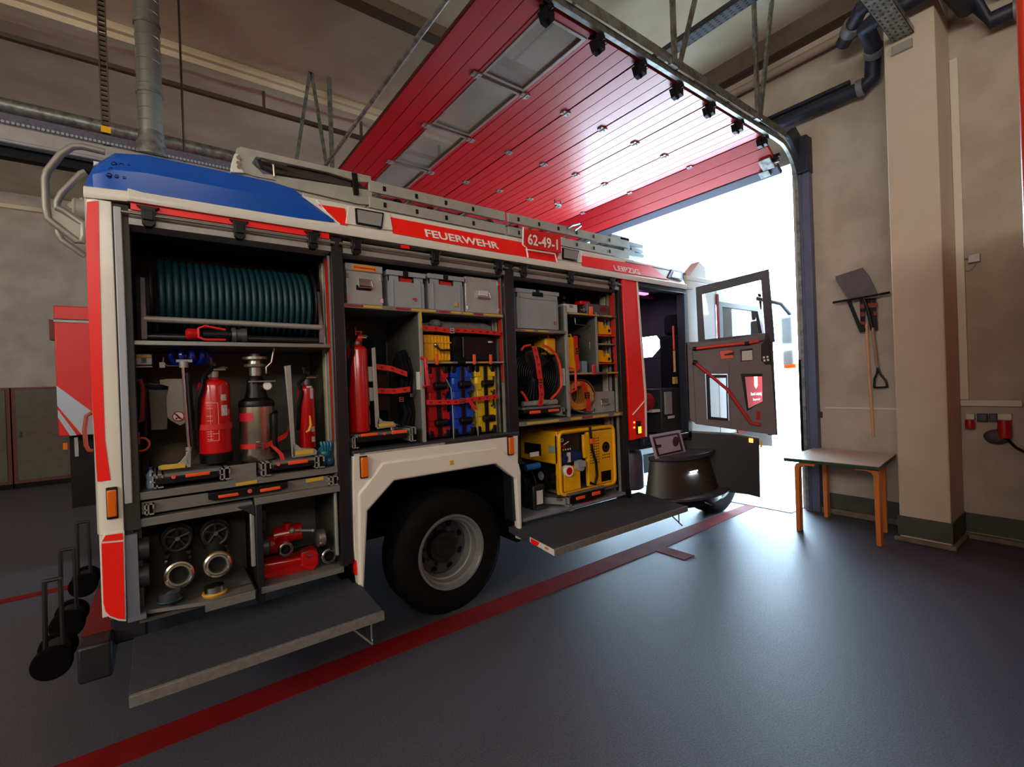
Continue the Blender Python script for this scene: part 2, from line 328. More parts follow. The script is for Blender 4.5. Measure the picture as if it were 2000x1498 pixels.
# tracks
def door_track(y, sgn, lbl):
    t = thing('door_track', lbl, 'door track', (6.45, y, 0), 'door tracks')
    path = [Vector((1.55, y, ZD+0.02)), Vector((5.85, y, ZD+0.02))]+arc((5.95, y, ZD-0.48), X, Z_, 0.5, 80, 0, 10)+[Vector((6.45, y, 0.02))]
    m = MB(); m.strip(path, (0, 0.018, 0), (0, 0, 1), 0.003) if False else None
    vs = []; n = len(path)
    for i, p in enumerate(path):
        a = path[max(0, i-1)]; b = path[min(n-1, i+1)]; tt = (b-a).normalized(); nn = Vector((-tt.z, 0, tt.x))
        for (dy, dn) in ((0.03, -0.03), (0.03, -0.026), (-0.004, -0.026), (-0.004, 0.026), (0.03, 0.026), (0.03, 0.03), (-0.008, 0.03), (-0.008, -0.03)):
            vs.append(p+Vector((0, dy*sgn, 0))+nn*dn)
    k = 8; fs = [(i*k+j, i*k+(j+1) % k, (i+1)*k+(j+1) % k, (i+1)*k+j) for i in range(n-1) for j in range(k)]
    m.add(vs, fs); m.build('rail', GALV, t)
    m = MB(); yy = y-0.035*sgn
    m.box(1.55, 6.1, min(yy, yy-0.004*sgn), max(yy, yy-0.004*sgn), ZD+0.04, ZD+0.13); m.box(1.55, 6.1, min(yy, yy+0.04*sgn), max(yy, yy+0.04*sgn), ZD+0.128, ZD+0.132)
    m.mi = 1
    for i in range(12): 
        x = 1.65+i*0.37; m.box(x, x+0.27, min(yy, yy+0.001*sgn)-0.001, max(yy, yy+0.001*sgn)+0.001, ZD+0.075, ZD+0.09)
    m.build('stiffener_angle', [GALV, ALUL], t)
    return t
tr = door_track(-0.63, 1, 'right-hand galvanised door track, curving down beside the table')
tl = door_track(3.49, -1, 'left-hand galvanised door track, mostly hidden by the fire engine')
del tr['group'], tl['group']
m = MB(); m.tube([(1.72, -0.66, ZD+0.0), (1.72, 3.52, ZD+0.0)], 0.022, 10); m.build('cross_bar', GALV, tr)
m = MB(); m.box(6.45, XW, -0.75, -0.655, 0, 4.46); m.box(6.44, 6.46, -0.66, -0.60, 0, 4.3); m.build('jamb_post', mat('slate_blue_jamb', (92, 98, 124), 0.45, 0.2, var=0.12), tr, 0.004)
m = MB(); m.slab([(6.05, -0.62, 4.60), (6.30, -0.62, 4.74), (6.55, -0.62, 4.62), (6.55, -0.62, 4.12), (6.47, -0.62, 4.12), (6.40, -0.62, 4.35), (6.22, -0.62, 4.53)], (0, -0.06, 0)); m.box(6.38, XW, -0.76, -0.60, 4.2, 4.64); m.build('spring_housing', mat('dark_slate_steel', (44, 50, 62), 0.5, 0.3, var=0.3), tr, 0.006)
m = MB(); m.box(6.44, 6.47, -0.585, -0.56, 0.75, 1.9); m.build('rubber_edge', BLACK, tr)
# hangers of the tracks
def hanger(lbl, segs, r=0.017):
    m = MB()
    for a, b in segs:
        a, b = Vector(a), Vector(b); d = (b-a).normalized(); e1, e2 = ortho(d)
        m.slab([a-e1*r-e2*r, a+e1*r-e2*r, a+e1*r-e2*r*0.6, a-e1*r*0.6-e2*r*0.6, a-e1*r*0.6+e2*r, a-e1*r+e2*r], b-a)
    m.box(segs[0][0][0]-0.05, segs[0][0][0]+0.05, segs[0][0][1]-0.02, segs[0][0][1]+0.02, ZD+0.03, ZD+0.09)
    return m.build('track_hanger', GALV, None, label=lbl, cat='hanger', group='door track hangers')
hy = -0.665
hanger('upright angle-iron hanger with a slanted brace, nearest the camera on the right door track', [((3.78, hy, ZD+0.05), (3.78, hy, ZC)), ((3.84, hy, ZD+0.05), (4.45, hy, ZC))], 0.028)
hanger('upright angle-iron hanger with a slanted brace, at the door-wall end of the right door track', [((5.34, hy, ZD+0.05), (5.34, hy, ZC)), ((5.38, hy, ZD+0.05), (5.78, hy, ZC))], 0.026)
hanger('lone upright hanger rising beside the rear edge of the raised door', [((2.0, 3.52, ZD+0.05), (2.0, 3.52, ZC))], 0.03)
m = MB()
for a, b in (((1.76, 3.52, ZC), (1.50, 3.52, ZD+0.03)), ((1.78, 3.52, ZC), (1.97, 3.52, ZD+0.03))):
    a, b = Vector(a), Vector(b); m.slab([a+Vector((-0.022, 0, 0)), a+Vector((0.022, 0, 0)), a+Vector((0.022, 0.02, 0)), a+Vector((-0.022, 0.02, 0))], b-a)
m.build('track_hanger', GALV, None, label='A-shaped pair of hanger legs left of the raised red door', cat='hanger', group='door track hangers')
# perforated cable trays
def cable_tray(lbl, p0, p1, wdt, mt, hole):
    p0, p1 = Vector(p0), Vector(p1); d = (p1-p0).normalized(); s = Vector((-d.y, d.x, 0)); L = (p1-p0).length
    m = MB(); a = p0-s*wdt/2
    m.slab([a, a+s*wdt, a+s*wdt+d*L, a+d*L], (0, 0, 0.004))
    m.slab([a, a+d*L, a+d*L+Z_*0.06, a+Z_*0.06], s*0.004); m.slab([a+s*wdt, a+s*wdt+d*L, a+s*wdt+d*L+Z_*0.06, a+s*wdt+Z_*0.06], -s*0.004)
    m.mi = 1; n = int(L/0.075)
    for i in range(n):
        for k in range(4):
            c = a+d*(0.04+i*L/n)+s*(wdt*(0.12+0.25*k)); m.slab([c-s*0.009-Z_*0.001, c+s*0.009-Z_*0.001, c+s*0.009+d*0.03-Z_*0.001, c-s*0.009+d*0.03-Z_*0.001], (0, 0, 0.0008))
    return m.build('cable_tray', [mt, hole], None, label=lbl, cat='cable tray')
cable_tray('grey perforated cable tray ending on the cream pillar', (-4.0, -1.80, 5.0), (5.96, -1.80, 5.0), 0.17, GALV, DGREY)
cable_tray('dark perforated cable tray crossing above the right door track', (4.85, -9.5, 5.5), (4.85, 0.55, 5.5), 0.16, mat('dark_tray', (58, 54, 52), 0.6, 0.3), BLACK)
m = MB(); m.box(5.93, 5.97, -1.87, -1.71, 4.87, 4.95); m.build('tray_bracket', ALUL, None, label='small pale bracket under the tray end on the pillar', cat='bracket')
# pipes on the door wall
PIPE = mat('dark_blue_lagging', (44, 48, 66), 0.5, 0.2, var=0.3, scale=10); PIPEG = mat('grey_pipe_collar', (132, 128, 130), 0.5, 0.3, var=0.2)
pt = thing('heating_pipes', 'dark lagged pipe run under the ceiling on the door wall, stepping around the pillar', 'pipes', (6.4, -1.4, 4.8))
m = MB(); m.tube([(6.42, 3.2, 4.93), (6.44, -1.34, 4.93), (6.42, -1.42, 4.98), (6.40, -1.44, 5.16), (6.30, -1.48, 5.22), (5.88, -1.52, 5.24), (5.83, -1.60, 5.24), (5.83, -2.05, 5.24), (5.90, -2.14, 5.24), (6.36, -2.2, 5.2)], 0.075, 14); m.tube([(6.46, 3.2, 5.06), (6.46, -1.2, 5.06)], 0.03, 10); m.build('lagged_pipe', PIPE, pt)
m = MB(); m.tube([(6.30, -1.2, 5.45), (5.86, -1.5, 5.45), (5.86, -2.1, 5.45), (6.30, -2.2, 5.35), (6.42, -2.35, 5.02), (6.42, -6, 5.02)], 0.075, 14); m.tube([(6.30, -2.2, 5.7), (6.42, -2.40, 5.32), (6.42, -6, 5.32)], 0.085, 14); m.build('lagged_pipe', PIPE, pt)
for p, q in (((6.43, -1.28, 4.93), (6.43, -1.34, 4.93)), ((6.36, -1.46, 5.20), (6.28, -1.485, 5.225)), ((6.15, -1.3, 5.45), (6.05, -1.37, 5.45)), ((5.86, -1.95, 5.45), (5.86, -2.07, 5.45)), ((6.42, -2.5, 5.02), (6.42, -2.56, 5.02)), ((6.42, -2.5, 5.32), (6.42, -2.58, 5.32))): MB().cyl(p, q, 0.092).build('pipe_collar', PIPEG, pt)
m = MB(); m.tube([(6.46, 3.2, 5.62), (6.46, -1.5, 5.62)], 0.05, 12); m.build('painted_pipe', mat('beige_painted_pipe', (168, 150, 128), 0.6), None, label='beige painted pipe running high along the door wall', cat='pipe')
# spiral duct, exhaust rail, chain, pipe, rods
yd = 2.72
sd = thing('spiral_duct', 'vertical galvanised spiral duct dropping to the exhaust rail', 'duct', (0.012, yd, 4.10))
prof = []; z = 0.24
while z < 1.9: prof += [(z, 0.102), (z+0.10, 0.102), (z+0.104, 0.106), (z+0.116, 0.106), (z+0.12, 0.102)]; z += 0.12
m = MB(); m.lathe(prof, (0.012, yd, 4.10), Z_, 32); m.build('duct_pipe', mat('spiral_duct_steel', (160, 164, 158), 0.3, 0.75, var=0.12, scale=4), sd)
for pf in ([(0.0, 0.16), (0.02, 0.16), (0.20, 0.104), (0.25, 0.104)], [(0.62, 0.112), (0.66, 0.112)], [(1.30, 0.112), (1.33, 0.112)]): MB().lathe(pf, (0.012, yd, 4.10), Z_, 28).build('collar', GALV, sd)
m = MB(); m.lathe([(0, 0.102), (0.03, 0.12)], (0.012, yd, ZC-0.04), Z_, 28); m.build('ceiling_flange', GALV, sd)
er = thing('exhaust_rail', 'long grey exhaust extraction rail with a rubber lip hanging over the bay', 'extraction rail', (-3, yd, 4.0))
m = MB(); m.box(-8.7, 1.4, yd-0.09, yd+0.09, 3.95, 4.10); m.box(-8.7, 1.4, yd-0.11, yd-0.09, 3.94, 3.97); m.build('channel', mat('pale_grey_rail', (150, 148, 146), 0.45, 0.3, var=0.1), er, 0.01)
m = MB(); m.box(-8.7, 1.4, yd-0.105, yd-0.097, 4.10, 4.19); m.mi = 1
for i in range(100): 
    x = -1.6+i*0.028; m.lathe([(0, 0.012), (0.004, 0.012)], (x*1.1, yd-0.111, 4.115), Y_, 8)
m.build('curtain_lip', [mat('violet_grey_rubber', (84, 80, 96), 0.6, var=0.3, scale=40), GREYP], er)
m = MB(); m.box(-8.7, 1.6, yd+0.0, yd+0.1, 3.86, 3.95); m.build('rubber_seal', BLACK, er)
m = MB(); m.tube([(-8.6, 4.0, 4.86), (1.2, 4.0, 4.86)], 0.075, 14); m.tube([(-8.6, 3.94, 4.70), (1.2, 3.94, 4.70)], 0.02, 8); m.build('conduit_pipe', GALV, None, label='metallic pipe running behind the spiral duct, parallel to the exhaust rail', cat='pipe')
m = MB()
for i in range(36):
    z = 4.30+i*0.047
    m.box(-0.355, -0.30, 2.655, 2.685, z, z+0.02)
m.box(-0.36, -0.35, 2.65, 2.69, 4.26, ZC); m.box(-0.305, -0.295, 2.65, 2.69, 4.26, ZC)
c = m.build('perforated_hanger', mat('dark_slotted_steel', (84, 72, 60), 0.6, 0.4), None, label='slotted steel strap holding the exhaust rail, with a yellow tag', cat='hanger')
B('tag', YEL, c, -0.36, -0.29, 2.63, 2.645, 4.22, 4.28); B('shackle', BLACK, c, -0.35, -0.29, 2.63, 2.70, 4.10, 4.22)
for x, lb in ((0.29, 'thin rusty rod just right of the spiral duct'), (-2.9, 'thin rusty rod left of the slotted strap')):
    m = MB(); m.tube([(x, yd+0.25, 4.1), (x, yd+0.25, ZC)], 0.012, 6); m.build('suspension_rod', mat('brown_iron', (70, 52, 38), 0.7), None, label=lb, cat='rod')
# ================================================================== FIRE ENGINE
T = thing('fire_engine', 'white and red fire engine with its side lockers and crew door open', 'fire engine', (2.6, 1.25, 0))
def yf(z): return -0.02 if z < 2.80 else -0.02+(z-2.80)*0.42
def fp(u, v, off=0.0):
    y = 0.0
    for i in range(4): p = sy(u, v, y); y = yf(p.z)-off
    return sy(u, v, y)
W = 2.5; XR = -0.27
# chassis and load-carrying shell
m = MB(); m.box(0.0, 6.6, 0.75, 0.85, 0.5, 0.72); m.box(0.0, 6.6, 1.65, 1.75, 0.5, 0.72); m.box(1.55, 1.95, 0.7, 1.8, 0.42, 0.56); m.box(2.5, 3.6, 0.7, 1.8, 0.35, 0.55); m.cyl((1.76, 0.4, 0.47), (1.76, 2.1, 0.47), 0.08)
m.build('chassis_frame', BLKP, T)
INN = mat('inner_aluminium', (98, 96, 92), 0.55, 0.3, var=0.2, scale=5)
DARKI = mat('black_liner', (26, 26, 28), 0.7, var=0.2)
m = MB(); m.box(-0.12, 3.82, 0.66, 0.69, 1.30, 2.72); m.box(-0.12, 0.985, 0.66, 0.69, 0.58, 1.3); m.box(2.40, 3.82, 0.66, 0.69, 0.58, 1.3)                 # back of the lockers
m.box(-0.12, 0.92, 0.06, 0.66, 0.555, 0.575); m.box(2.40, 3.80, 0.05, 0.66, 0.55, 0.575)
m.build('locker_back_wall', INN, T)
for q in ((-0.24, -0.10, 0.10, 0.66, 0.6, 2.74), (0.915, 0.99, 0.12, 0.66, 0.55, 2.72), (2.30, 2.40, 0.12, 0.66, 1.28, 2.72), (3.73, 3.82, 0.12, 0.66, 0.55, 2.72)): B('partition', INN, T, *q)
m = MB(); m.box(-0.12, 3.82, 0.06, 0.66, 2.64, 2.72); m.build('locker_ceiling', DARKI, T)
m = MB(); m.box(XR+0.03, 4.6, 0.16, W-0.03, 2.95, 2.99); m.box(XR, 4.6, W-0.06, W, 0.6, 2.98); m.box(XR, XR+0.03, 0.10, W-0.1, 0.62, 2.78); m.box(4.58, 4.62, 0.7, W-0.06, 2.8, 2.98)
m.build('outer_shell', WHITE, T)
m = MB(); m.box(1.0, 2.38, 0.66, 2.4, 1.25, 1.3); m.box(0.985, 1.0, 0.05, 0.7, 0.4, 1.28); m.box(2.36, 2.40, 0.05, 0.7, 0.4, 1.28); m.box(0.985, 2.40, 0.70, 0.75, 0.5, 1.28); m.box(1.0, 2.38, 0.05, 0.7, 1.24, 1.27)
m.build('wheel_housing', mat('deep_black_liner', (6, 6, 7), 0.95, spec=0.1), T)
# rear corner column
m = MB(); prof = [(-0.165, 0.0), (-0.235, 0.0), (-0.262, 0.015), (-0.272, 0.05), (-0.272, 0.16), (-0.165, 0.16)]
m.slab([Vector((x, y, 1.06)) for x, y in prof], (0, 0, 1.68)); m.build('rear_corner_column', WHITE, T, 0.004)
m = MB(); m.slab([sy(u, v, -0.002) for u, v in [(170, 394), (192, 392), (194, 500), (199, 700), (205, 860), (216, 938), (190, 941), (181, 800), (172, 600), (167, 450)]], (0, 0.006, 0)); m.build('reflective_strip', REFL, T)
m = MB(); m.box(-0.10, 0.0, 0, 0.1, 0, 1) if False else None
x0, x1, z0, z1 = bb(209, 957, 228, 1010, -0.02)
p = B('side_marker_lamp', AMBER, T, x0, x1, -0.025, 0.02, z0, z1, 0.006); B('lamp_bracket', BLKP, p, x0-0.004, x1+0.004, -0.012, 0.01, z0-0.012, z1+0.012, 0.004)
# rear skirt
m = MB(); P = pts(-0.01, (203, 1043), (243, 1037), (247, 1214), (232, 1213), (213, 1206), (203, 1196), (199, 1180), (195, 1060)); m.slab(P, (0, 0.12, 0)); m.build('rear_skirt', WHITE, T, 0.003)
m = MB(); m.slab(pts(-0.014, (206, 1046), (239, 1041), (240, 1054), (199, 1058)), (0, 0.01, 0)); m.slab(pts(-0.014, (198, 1062), (240, 1058), (244, 1210), (232, 1209), (215, 1203), (206, 1194), (202, 1178)), (0, 0.01, 0)); m.build('reflective_strip', REFL, T)
# profiles at the rear edge of the first locker
m = MB(); m.box(-0.165, -0.10, 0.01, 0.14, 1.06, 2.735); m.box(-0.165, -0.13, 0.02, 0.12, 0.62, 1.06); m.build('rubber_seal', mat('dark_olive_rubber', (40, 40, 36), 0.6), T)
m = MB(); m.box(-0.160, -0.127, -0.002, 0.02, 1.20, 2.72); m.build('light_strip', mat('frosted_light_strip', (168, 174, 182), 0.4), T, 0.005)
m = MB(); m.box(-0.165, -0.115, 0.0, 0.05, 0.62, 1.04); m.box(-0.165, -0.09, -0.01, 0.10, 0.60, 0.625); m.build('edge_profile', mat('blue_grey_profile', (112, 120, 134), 0.5, 0.3), T)
m = MB(); m.box(-0.12, -0.098, 0.03, 0.11, 1.12, 2.64); m.build('shutter_guide', mat('blue_grey_guide', (52, 66, 84), 0.5, 0.3), T)
# posts between the lockers
POST = mat('black_post', (24, 25, 28), 0.4, var=0.1); EDG = mat('blue_post_edge', (62, 96, 140), 0.4, 0.3)
for (xa, xb, zb) in ((0.912, 0.985, 0.60), (2.295, 2.395, 0.60), (3.715, 3.80, 0.48)):
    m = MB(); m.box(xa, xb, 0.005, 0.12, zb, 2.735); m.build('locker_post', POST, T, 0.004)
    m = MB(); m.box(xb-0.001, xb+0.008, 0.03, 0.10, zb+0.02, 2.62); m.build('shutter_guide', EDG, T)
# inner jamb profiles + red tape seen on the forward wall of each locker
for (xw_, zb, zr) in ((0.912, 1.12, 1.40), (2.295, 1.33, 1.75), (3.715, 0.60, 1.75)):
    B('jamb_profile', ALUL, T, xw_-0.012, xw_, 0.05, 0.075, zb, 2.62); B('jamb_profile', ALUL, T, xw_-0.012, xw_, 0.125, 0.155, zb, 2.62, 0.002); B('jamb_profile', mat('cream_profile', (176, 170, 146), 0.5, 0.1), T, xw_-0.016, xw_, 0.17, 0.24, zb, 2.6, 0.004)
    m = MB(); zt = 2.60; h = 0.014
    P = [(0.012+0.04, zt), (0.10, zt), (0.095, zr+0.1)]
    k = int((zt-zr)/0.03); L = []; R = []
    for i in range(k+1):
        z = zt-(zt-zr)*i/k; L.append(Vector((xw_-0.0135, 0.045, z))); R.append(Vector((xw_-0.0135, 0.118+(0.006 if i % 2 else 0)-0.05*i/k, z)))
    m.slab(L+R[::-1], (0.0015, 0, 0)); m.build('red_marking_tape', mat('red_tape', (176, 36, 26), 0.5), T)
# shutter cases with hanging rods and clips
def case(xa, xb, clips, n):
    m = MB(); prof = [(0.0, 2.715), (0.0, 2.70), (0.012, 2.695), (0.012, 2.672), (-0.004, 2.668), (-0.004, 2.636), (0.09, 2.625), (0.09, 2.715)]
    m.slab([Vector((xa, y, z)) for y, z in prof], (xb-xa, 0, 0)); c = m.build('shutter_case', ALUL, T)
    m = MB(); m.cyl((xa-0.03, -0.022, 2.690), (xb+0.02, -0.022, 2.688), 0.0085, seg=10); r = m.build('pull_rod', ALU, T)
    for (u, v) in clips:
        x = sy(u, v, -0.03).x; m = MB(); z = 2.69
        m.slab([Vector((x-0.05, -0.035, z+0.045)), Vector((x+0.05, -0.035, z+0.045)), Vector((x+0.032, -0.035, z+0.03)), Vector((x+0.028, -0.035, z-0.045)), Vector((x+0.012, -0.035, z-0.062)), Vector((x-0.012, -0.035, z-0.062)), Vector((x-0.028, -0.035, z-0.045)), Vector((x-0.032, -0.035, z+0.03))], (0, 0.045, 0))
        m.box(x-0.022, x+0.022, -0.045, -0.035, z-0.03, z+0.02); m.build('rod_clip', BLKP, r, 0.003)
case(-0.10, 0.91, [(290, 425), (468, 449), (612, 471)], 1)
case(0.99, 2.30, [(697, 490), (851, 503), (975, 521)], 2)
case(2.40, 3.72, [(1024, 530), (1116, 546), (1197, 556)], 3)
# fascia above the lockers
m = MB(); prof = [(0.0, 2.752), (-0.03, 2.747), (-0.035, 2.765), (-0.03, 2.80), (-0.012, 2.806), (0.065, 2.985), (0.10, 3.0), (0.14, 3.0), (0.14, 2.752)]
m.slab([Vector((-0.10, y, z)) for y, z in prof], (4.98, 0, 0)); m.build('side_fascia', WHITE, T, 0.003)
m = MB(); prof = [(0.0, 2.752), (-0.02, 2.745), (-0.028, 2.765), (-0.02, 2.80), (0.0, 2.81), (0.14, 2.81), (0.14, 2.752)]
P0 = [Vector((-0.10, y, z)) for y, z in prof]; P1 = [Vector((-0.272, y+0.04, z)) for y, z in prof]; n = 7
m.add(P0+P1, [tuple(range(n)), tuple(range(2*n-1, n-1, -1))]+[(i, (i+1) % n, (i+1) % n+n, i+n) for i in range(n)]); m.box(-0.272, -0.24, 0.05, 2.45, 2.728, 2.81); m.build('corner_fascia', WHITE, T, 0.003)
m = MB(); m.box(-0.09, 0.80, -0.012, 0.03, 2.712, 2.752); m.box(0.84, 0.90, -0.012, 0.028, 2.712, 2.752); m.build('reflective_strip', REFL, T)
m = MB(); m.slab([fp(*q, 0.004) for q in [(783, 478), (799, 480), (800, 486), (784, 484)]], (0, 0.01, 0)); m.build('reflective_strip', REFL, T)
# blue light housing along the roof edge
m = MB(); N = []
secs = []
for (x, yo, zt, zb_) in ((-0.272, 0.30, 2.86, 2.81), (-0.268, 0.10, 2.90, 2.805), (-0.235, 0.035, 2.96, 2.803), (-0.15, 0.0, 3.03, 2.806), (-0.02, -0.012, 3.05, 2.81), (0.60, -0.012, 3.045, 2.812), (0.72, -0.010, 3.03, 2.813)):
    secs.append([Vector((x, yo+0.0, zb_)), Vector((x, yo-0.012, zb_+0.10*(zt-zb_)/0.24)), Vector((x, yo+0.04, zb_+0.75*(zt-zb_))), Vector((x, yo+0.10, zt)), Vector((x, yo+0.26, zt+0.012)), Vector((x, yo+0.45, zt))])
secs.append([Vector((0.935, -0.010, 2.826)), Vector((0.93, -0.018, 2.838)), Vector((0.88, 0.02, 2.89)), Vector((0.76, 0.085, 3.0)), Vector((0.74, 0.25, 3.01)), Vector((0.74, 0.45, 3.0))])
k = 6; vs = [p for s_ in secs for p in s_]
m.add(vs, [(i*k+j, i*k+j+1, (i+1)*k+j+1, (i+1)*k+j) for i in range(len(secs)-1) for j in range(k-1)]+[tuple(range(k)), tuple((len(secs)-1)*k+j for j in range(k))[::-1]])
bl = m.build('blue_light_housing', BLUE, T)
m = MB(); 
for i in range(4):
    for j in range(3):
        c = Vector((-0.17+0.03*i+0.01*j, -0.002+0.010*j, 2.87+0.035*j)); m.ball(c, 0.013, seg=6, rings=6)
m.build('lens_reflector', mat('deep_blue', (4, 40, 110), 0.2), bl)
m = MB(); m.tube([fp(*q, 0.0) for q in [(618, 391), (630, 405), (650, 428), (664, 438)]], 0.0045, 6); m.build('white_edge_line', WHT, T)
# red bands and lettering on the fascia
def band(P, nm='red_band'):
    m = MB(); m.slab([fp(u, v, 0.003) for u, v in P], (0, 0.006, 0.0)); return m.build(nm, REFL, T)
band([(622, 399), (674, 407), (679, 440), (664, 437), (648, 420)])
fb = band([(763, 424), (1023, 474), (1090, 487), (1088, 513), (1025, 502), (768, 455)])
lb = band([(1135, 499), (1274, 521), (1283, 528), (1307, 546), (1220, 533), (1137, 519)])
n1 = Vector((0, 0.42, 1)).normalized(); LET = mat('silver_letters', (206, 204, 206), 0.4, 0.1)
a, b = fp(832, 463, 0.006), fp(975, 485.5, 0.006); text('FEUERWEHR', 0.07, a, X, n1, WHT, 'lettering', T, 0.004, (b-a).length, off=0.028)
a, b = fp(1201, 528.5, 0.006), fp(1250, 535, 0.006); text('LEIPZIG', 0.066, a, X, n1, WHT, 'lettering', T, 0.004, (b-a).length, off=0.02)
# number plate sign
m = MB(); m.slab(pts(-0.05, (1022, 446), (1095, 459), (1097, 494), (1026, 484)), (0, 0.012, 0)); sg = m.build('number_board', mat('red_sign', (214, 30, 26), 0.4), T, 0.002)
a, b = sy(1031, 477.5, -0.053), sy(1091, 486.5, -0.053); text('62-49-1', 0.094, a, X, Z_, WHT, 'lettering', sg, 0.002, (b-a).x-0.01, off=0.02)
m = MB(); m.tube(pts(-0.045, (1022, 444), (1021, 478), (1028, 484), (1031, 503)), 0.007, 6); m.tube(pts(-0.045, (1027, 487), (1084, 496), (1088, 512)), 0.006, 6); m.build('sign_bracket', WHT, sg)
# working lamps
for (q, lens, hou) in (([(694, 405), (751, 415), (748, 446), (696, 437)], [(698, 409), (747, 418), (744, 442), (700, 434)], [(680, 402), (762, 417), (768, 450), (675, 436)]), ([(1099, 483), (1133, 489), (1129, 511), (1099, 506)], [(1102, 486), (1130, 491), (1127, 508), (1102, 503)], [(1092, 481), (1136, 489), (1137, 513), (1090, 506)])):
    m = MB(); m.slab([fp(u, v, 0.012) for u, v in hou], (0, 0.05, 0)); m.build('lamp_surround', WHITE, T, 0.006)
    m = MB(); m.slab([fp(u, v, 0.024) for u, v in q], (0, 0.05, 0)); lp = m.build('working_lamp', BLKP, T, 0.008)
    m = MB(); m.slab([fp(u, v, 0.030) for u, v in lens], (0, 0.03, 0))
    m.build('lens', mat('lamp_lens', (176, 178, 180), 0.15, 0.4, coat=0.5, var=0.2, scale=90, stretch=(12, 1, 1)), lp)
# fender
m = MB(); P = [(690, 886), (1011.5, 845), (1012, 904), (1016.5, 921), (1020, 1052), (1015, 1054), (1008, 935), (969, 905.5), (770, 939), (718, 998), (711, 1148), (700, 1142), (692.5, 1072), (690, 946)]
O = pts(-0.012, *P); m.slab(O, (0, 0.06, 0)); fd = m.build('wheel_arch', WHITE, T, 0.004)
m = MB(); P = [(1014, 906), (1018, 921), (1020, 1052), (1015, 1054), (1008, 935), (969, 905.5), (770, 939), (718, 998), (711, 1148), (703, 1143), (701, 965), (748, 904), (972, 873)]
m.slab(pts(-0.03, *P), (0, 0.05, 0)); m.build('arch_flare', WHITE, fd, 0.012, 3)
for q in ((705, 893, 718, 932), (993.5, 854, 1002.5, 887)):
    x0, x1, z0, z1 = bb(*q, -0.03); p = B('side_marker_lamp', AMBER, T, x0, x1, -0.045, 0.0, z0, z1, 0.006); B('lamp_bracket', BLKP, p, x0-0.003, x1+0.003, -0.03, 0.0, z0-0.008, z1+0.008, 0.004)
x0, x1, z0, z1 = bb(876, 899, 883, 907, -0.014); B('yellow_sticker', YELL, T, x0, x1, -0.036, -0.028, z0, z1)
m = MB(); m.box(0.992, 1.0, -0.012, 0.05, 0.72, 0.92); m.box(0.992, 1.0, -0.012, 0.05, 0.52, 0.62); m.build('reflective_strip', REFL, T)
# door sill at locker 2
B('locker_sill', DGREY, T, 1.0, 2.38, -0.012, 0.12, 1.30, 1.335, 0.003)
# wheels
def wheel(cx, yo, dual, nm='wheel'):
    r = thing(nm, None, None, (cx, yo, 0)); r.parent = T; r.location = Vector((cx, yo, 0))-Vector(T.location)
    zc = 0.465; c = Vector((cx, yo, zc)); R = 0.47
    m = MB(); m.lathe([(0.20, 0.283), (0.02, 0.28), (0.0, 0.29), (-0.012, 0.36), (-0.005, 0.41), (0.012, 0.445), (0.03, 0.46), (0.032, 0.47), (0.05, R), (0.23, R), (0.26, 0.46), (0.29, 0.40), (0.29, 0.30)], c, Y_, 64, closed=False); m.build('tyre', mat('tyre_rubber', (10, 10, 11), 0.8, var=0.3, bump=0.3, spec=0.15), r)
    RIM = mat('painted_steel_rim', (150, 152, 152), 0.3, 0.6, var=0.15, scale=6)
    m = MB(); dp = 0.17 if dual else 0.04
    m.lathe([(0.012, 0.286), (-0.006, 0.282), (-0.004, 0.268), (0.012, 0.260), (0.035, 0.254), (0.04, 0.238), (0.10, 0.233), (0.105, 0.222), (dp, 0.212)], c, Y_, 56, closed=False); m.build('rim', RIM, r); MB().lathe([(dp, 0.213), (dp+0.015, 0.205), (dp+0.03, 0.15), (dp+0.03, 0.0)], c, Y_, 56, closed=False).build('disc', mat('shaded_steel_disc', (74, 76, 80), 0.4, 0.5, var=0.3), r)
    m = MB()
    for i in range(8):
        a = 2*math.pi*(i+0.5)/8; p = c+Vector((0.185*math.cos(a), dp+0.012, 0.185*math.sin(a))); m.lathe([(0, 0.027), (0.004, 0.027)], p, Y_+Vector((-0.25*math.cos(a), 0, -0.25*math.sin(a))), 14)
    m.build('vent_hole', BLACK, r)
    m = MB(); m.cyl(c+Y_*(dp+0.03), c+Y_*(dp-0.03), 0.125, 0.115, 28); m.cyl(c+Y_*(dp-0.03), c+Y_*(dp-0.045), 0.08, 0.07, 20)
    for i in range(10):
        a = 2*math.pi*i/10; p = c+Vector((0.142*math.cos(a), dp+0.03, 0.142*math.sin(a))); m.cyl(p, p-Y_*0.015, 0.013, seg=6)
    m.build('hub', mat('dark_hub', (16, 16, 17), 0.6, 0.2), r)
wheel(1.755, 0.065, True)
wheel(5.65, 0.065, False)
# lower locker frames, drawers and trays ---------------------------------------------------------
PLATE = mat('grey_plate', (128, 128, 126), 0.45, 0.4, var=0.15, scale=12, stretch=(1, 1, 6))
B('shelf', ALU, T, -0.10, 0.905, 0.05, 0.66, 2.018, 2.042, 0.002)
s1 = B('equipment_shelf', PLATE, T, -0.10, 0.91, 0.02, 0.66, 1.205, 1.245, 0.002)
dr = B('drawer', PLATE, T, -0.095, 0.86, 0.04, 0.62, 1.125, 1.190, 0.002)
m = MB(); m.slab(pts(0.0, (407, 964), (562, 941), (562, 952), (545, 958), (420, 978), (407, 976)), (0, 0.04, 0)); h = m.build('handle', BLKP, dr, 0.003)
for P in ([(426, 968), (466, 962), (467, 968), (427, 974)], [(508, 956), (548, 949), (549, 955), (509, 962)]):
    m = MB(); m.slab(pts(-0.008, *P), (0, 0.015, 0)); m.build('orange_grip', ORANGE, dr, 0.004)
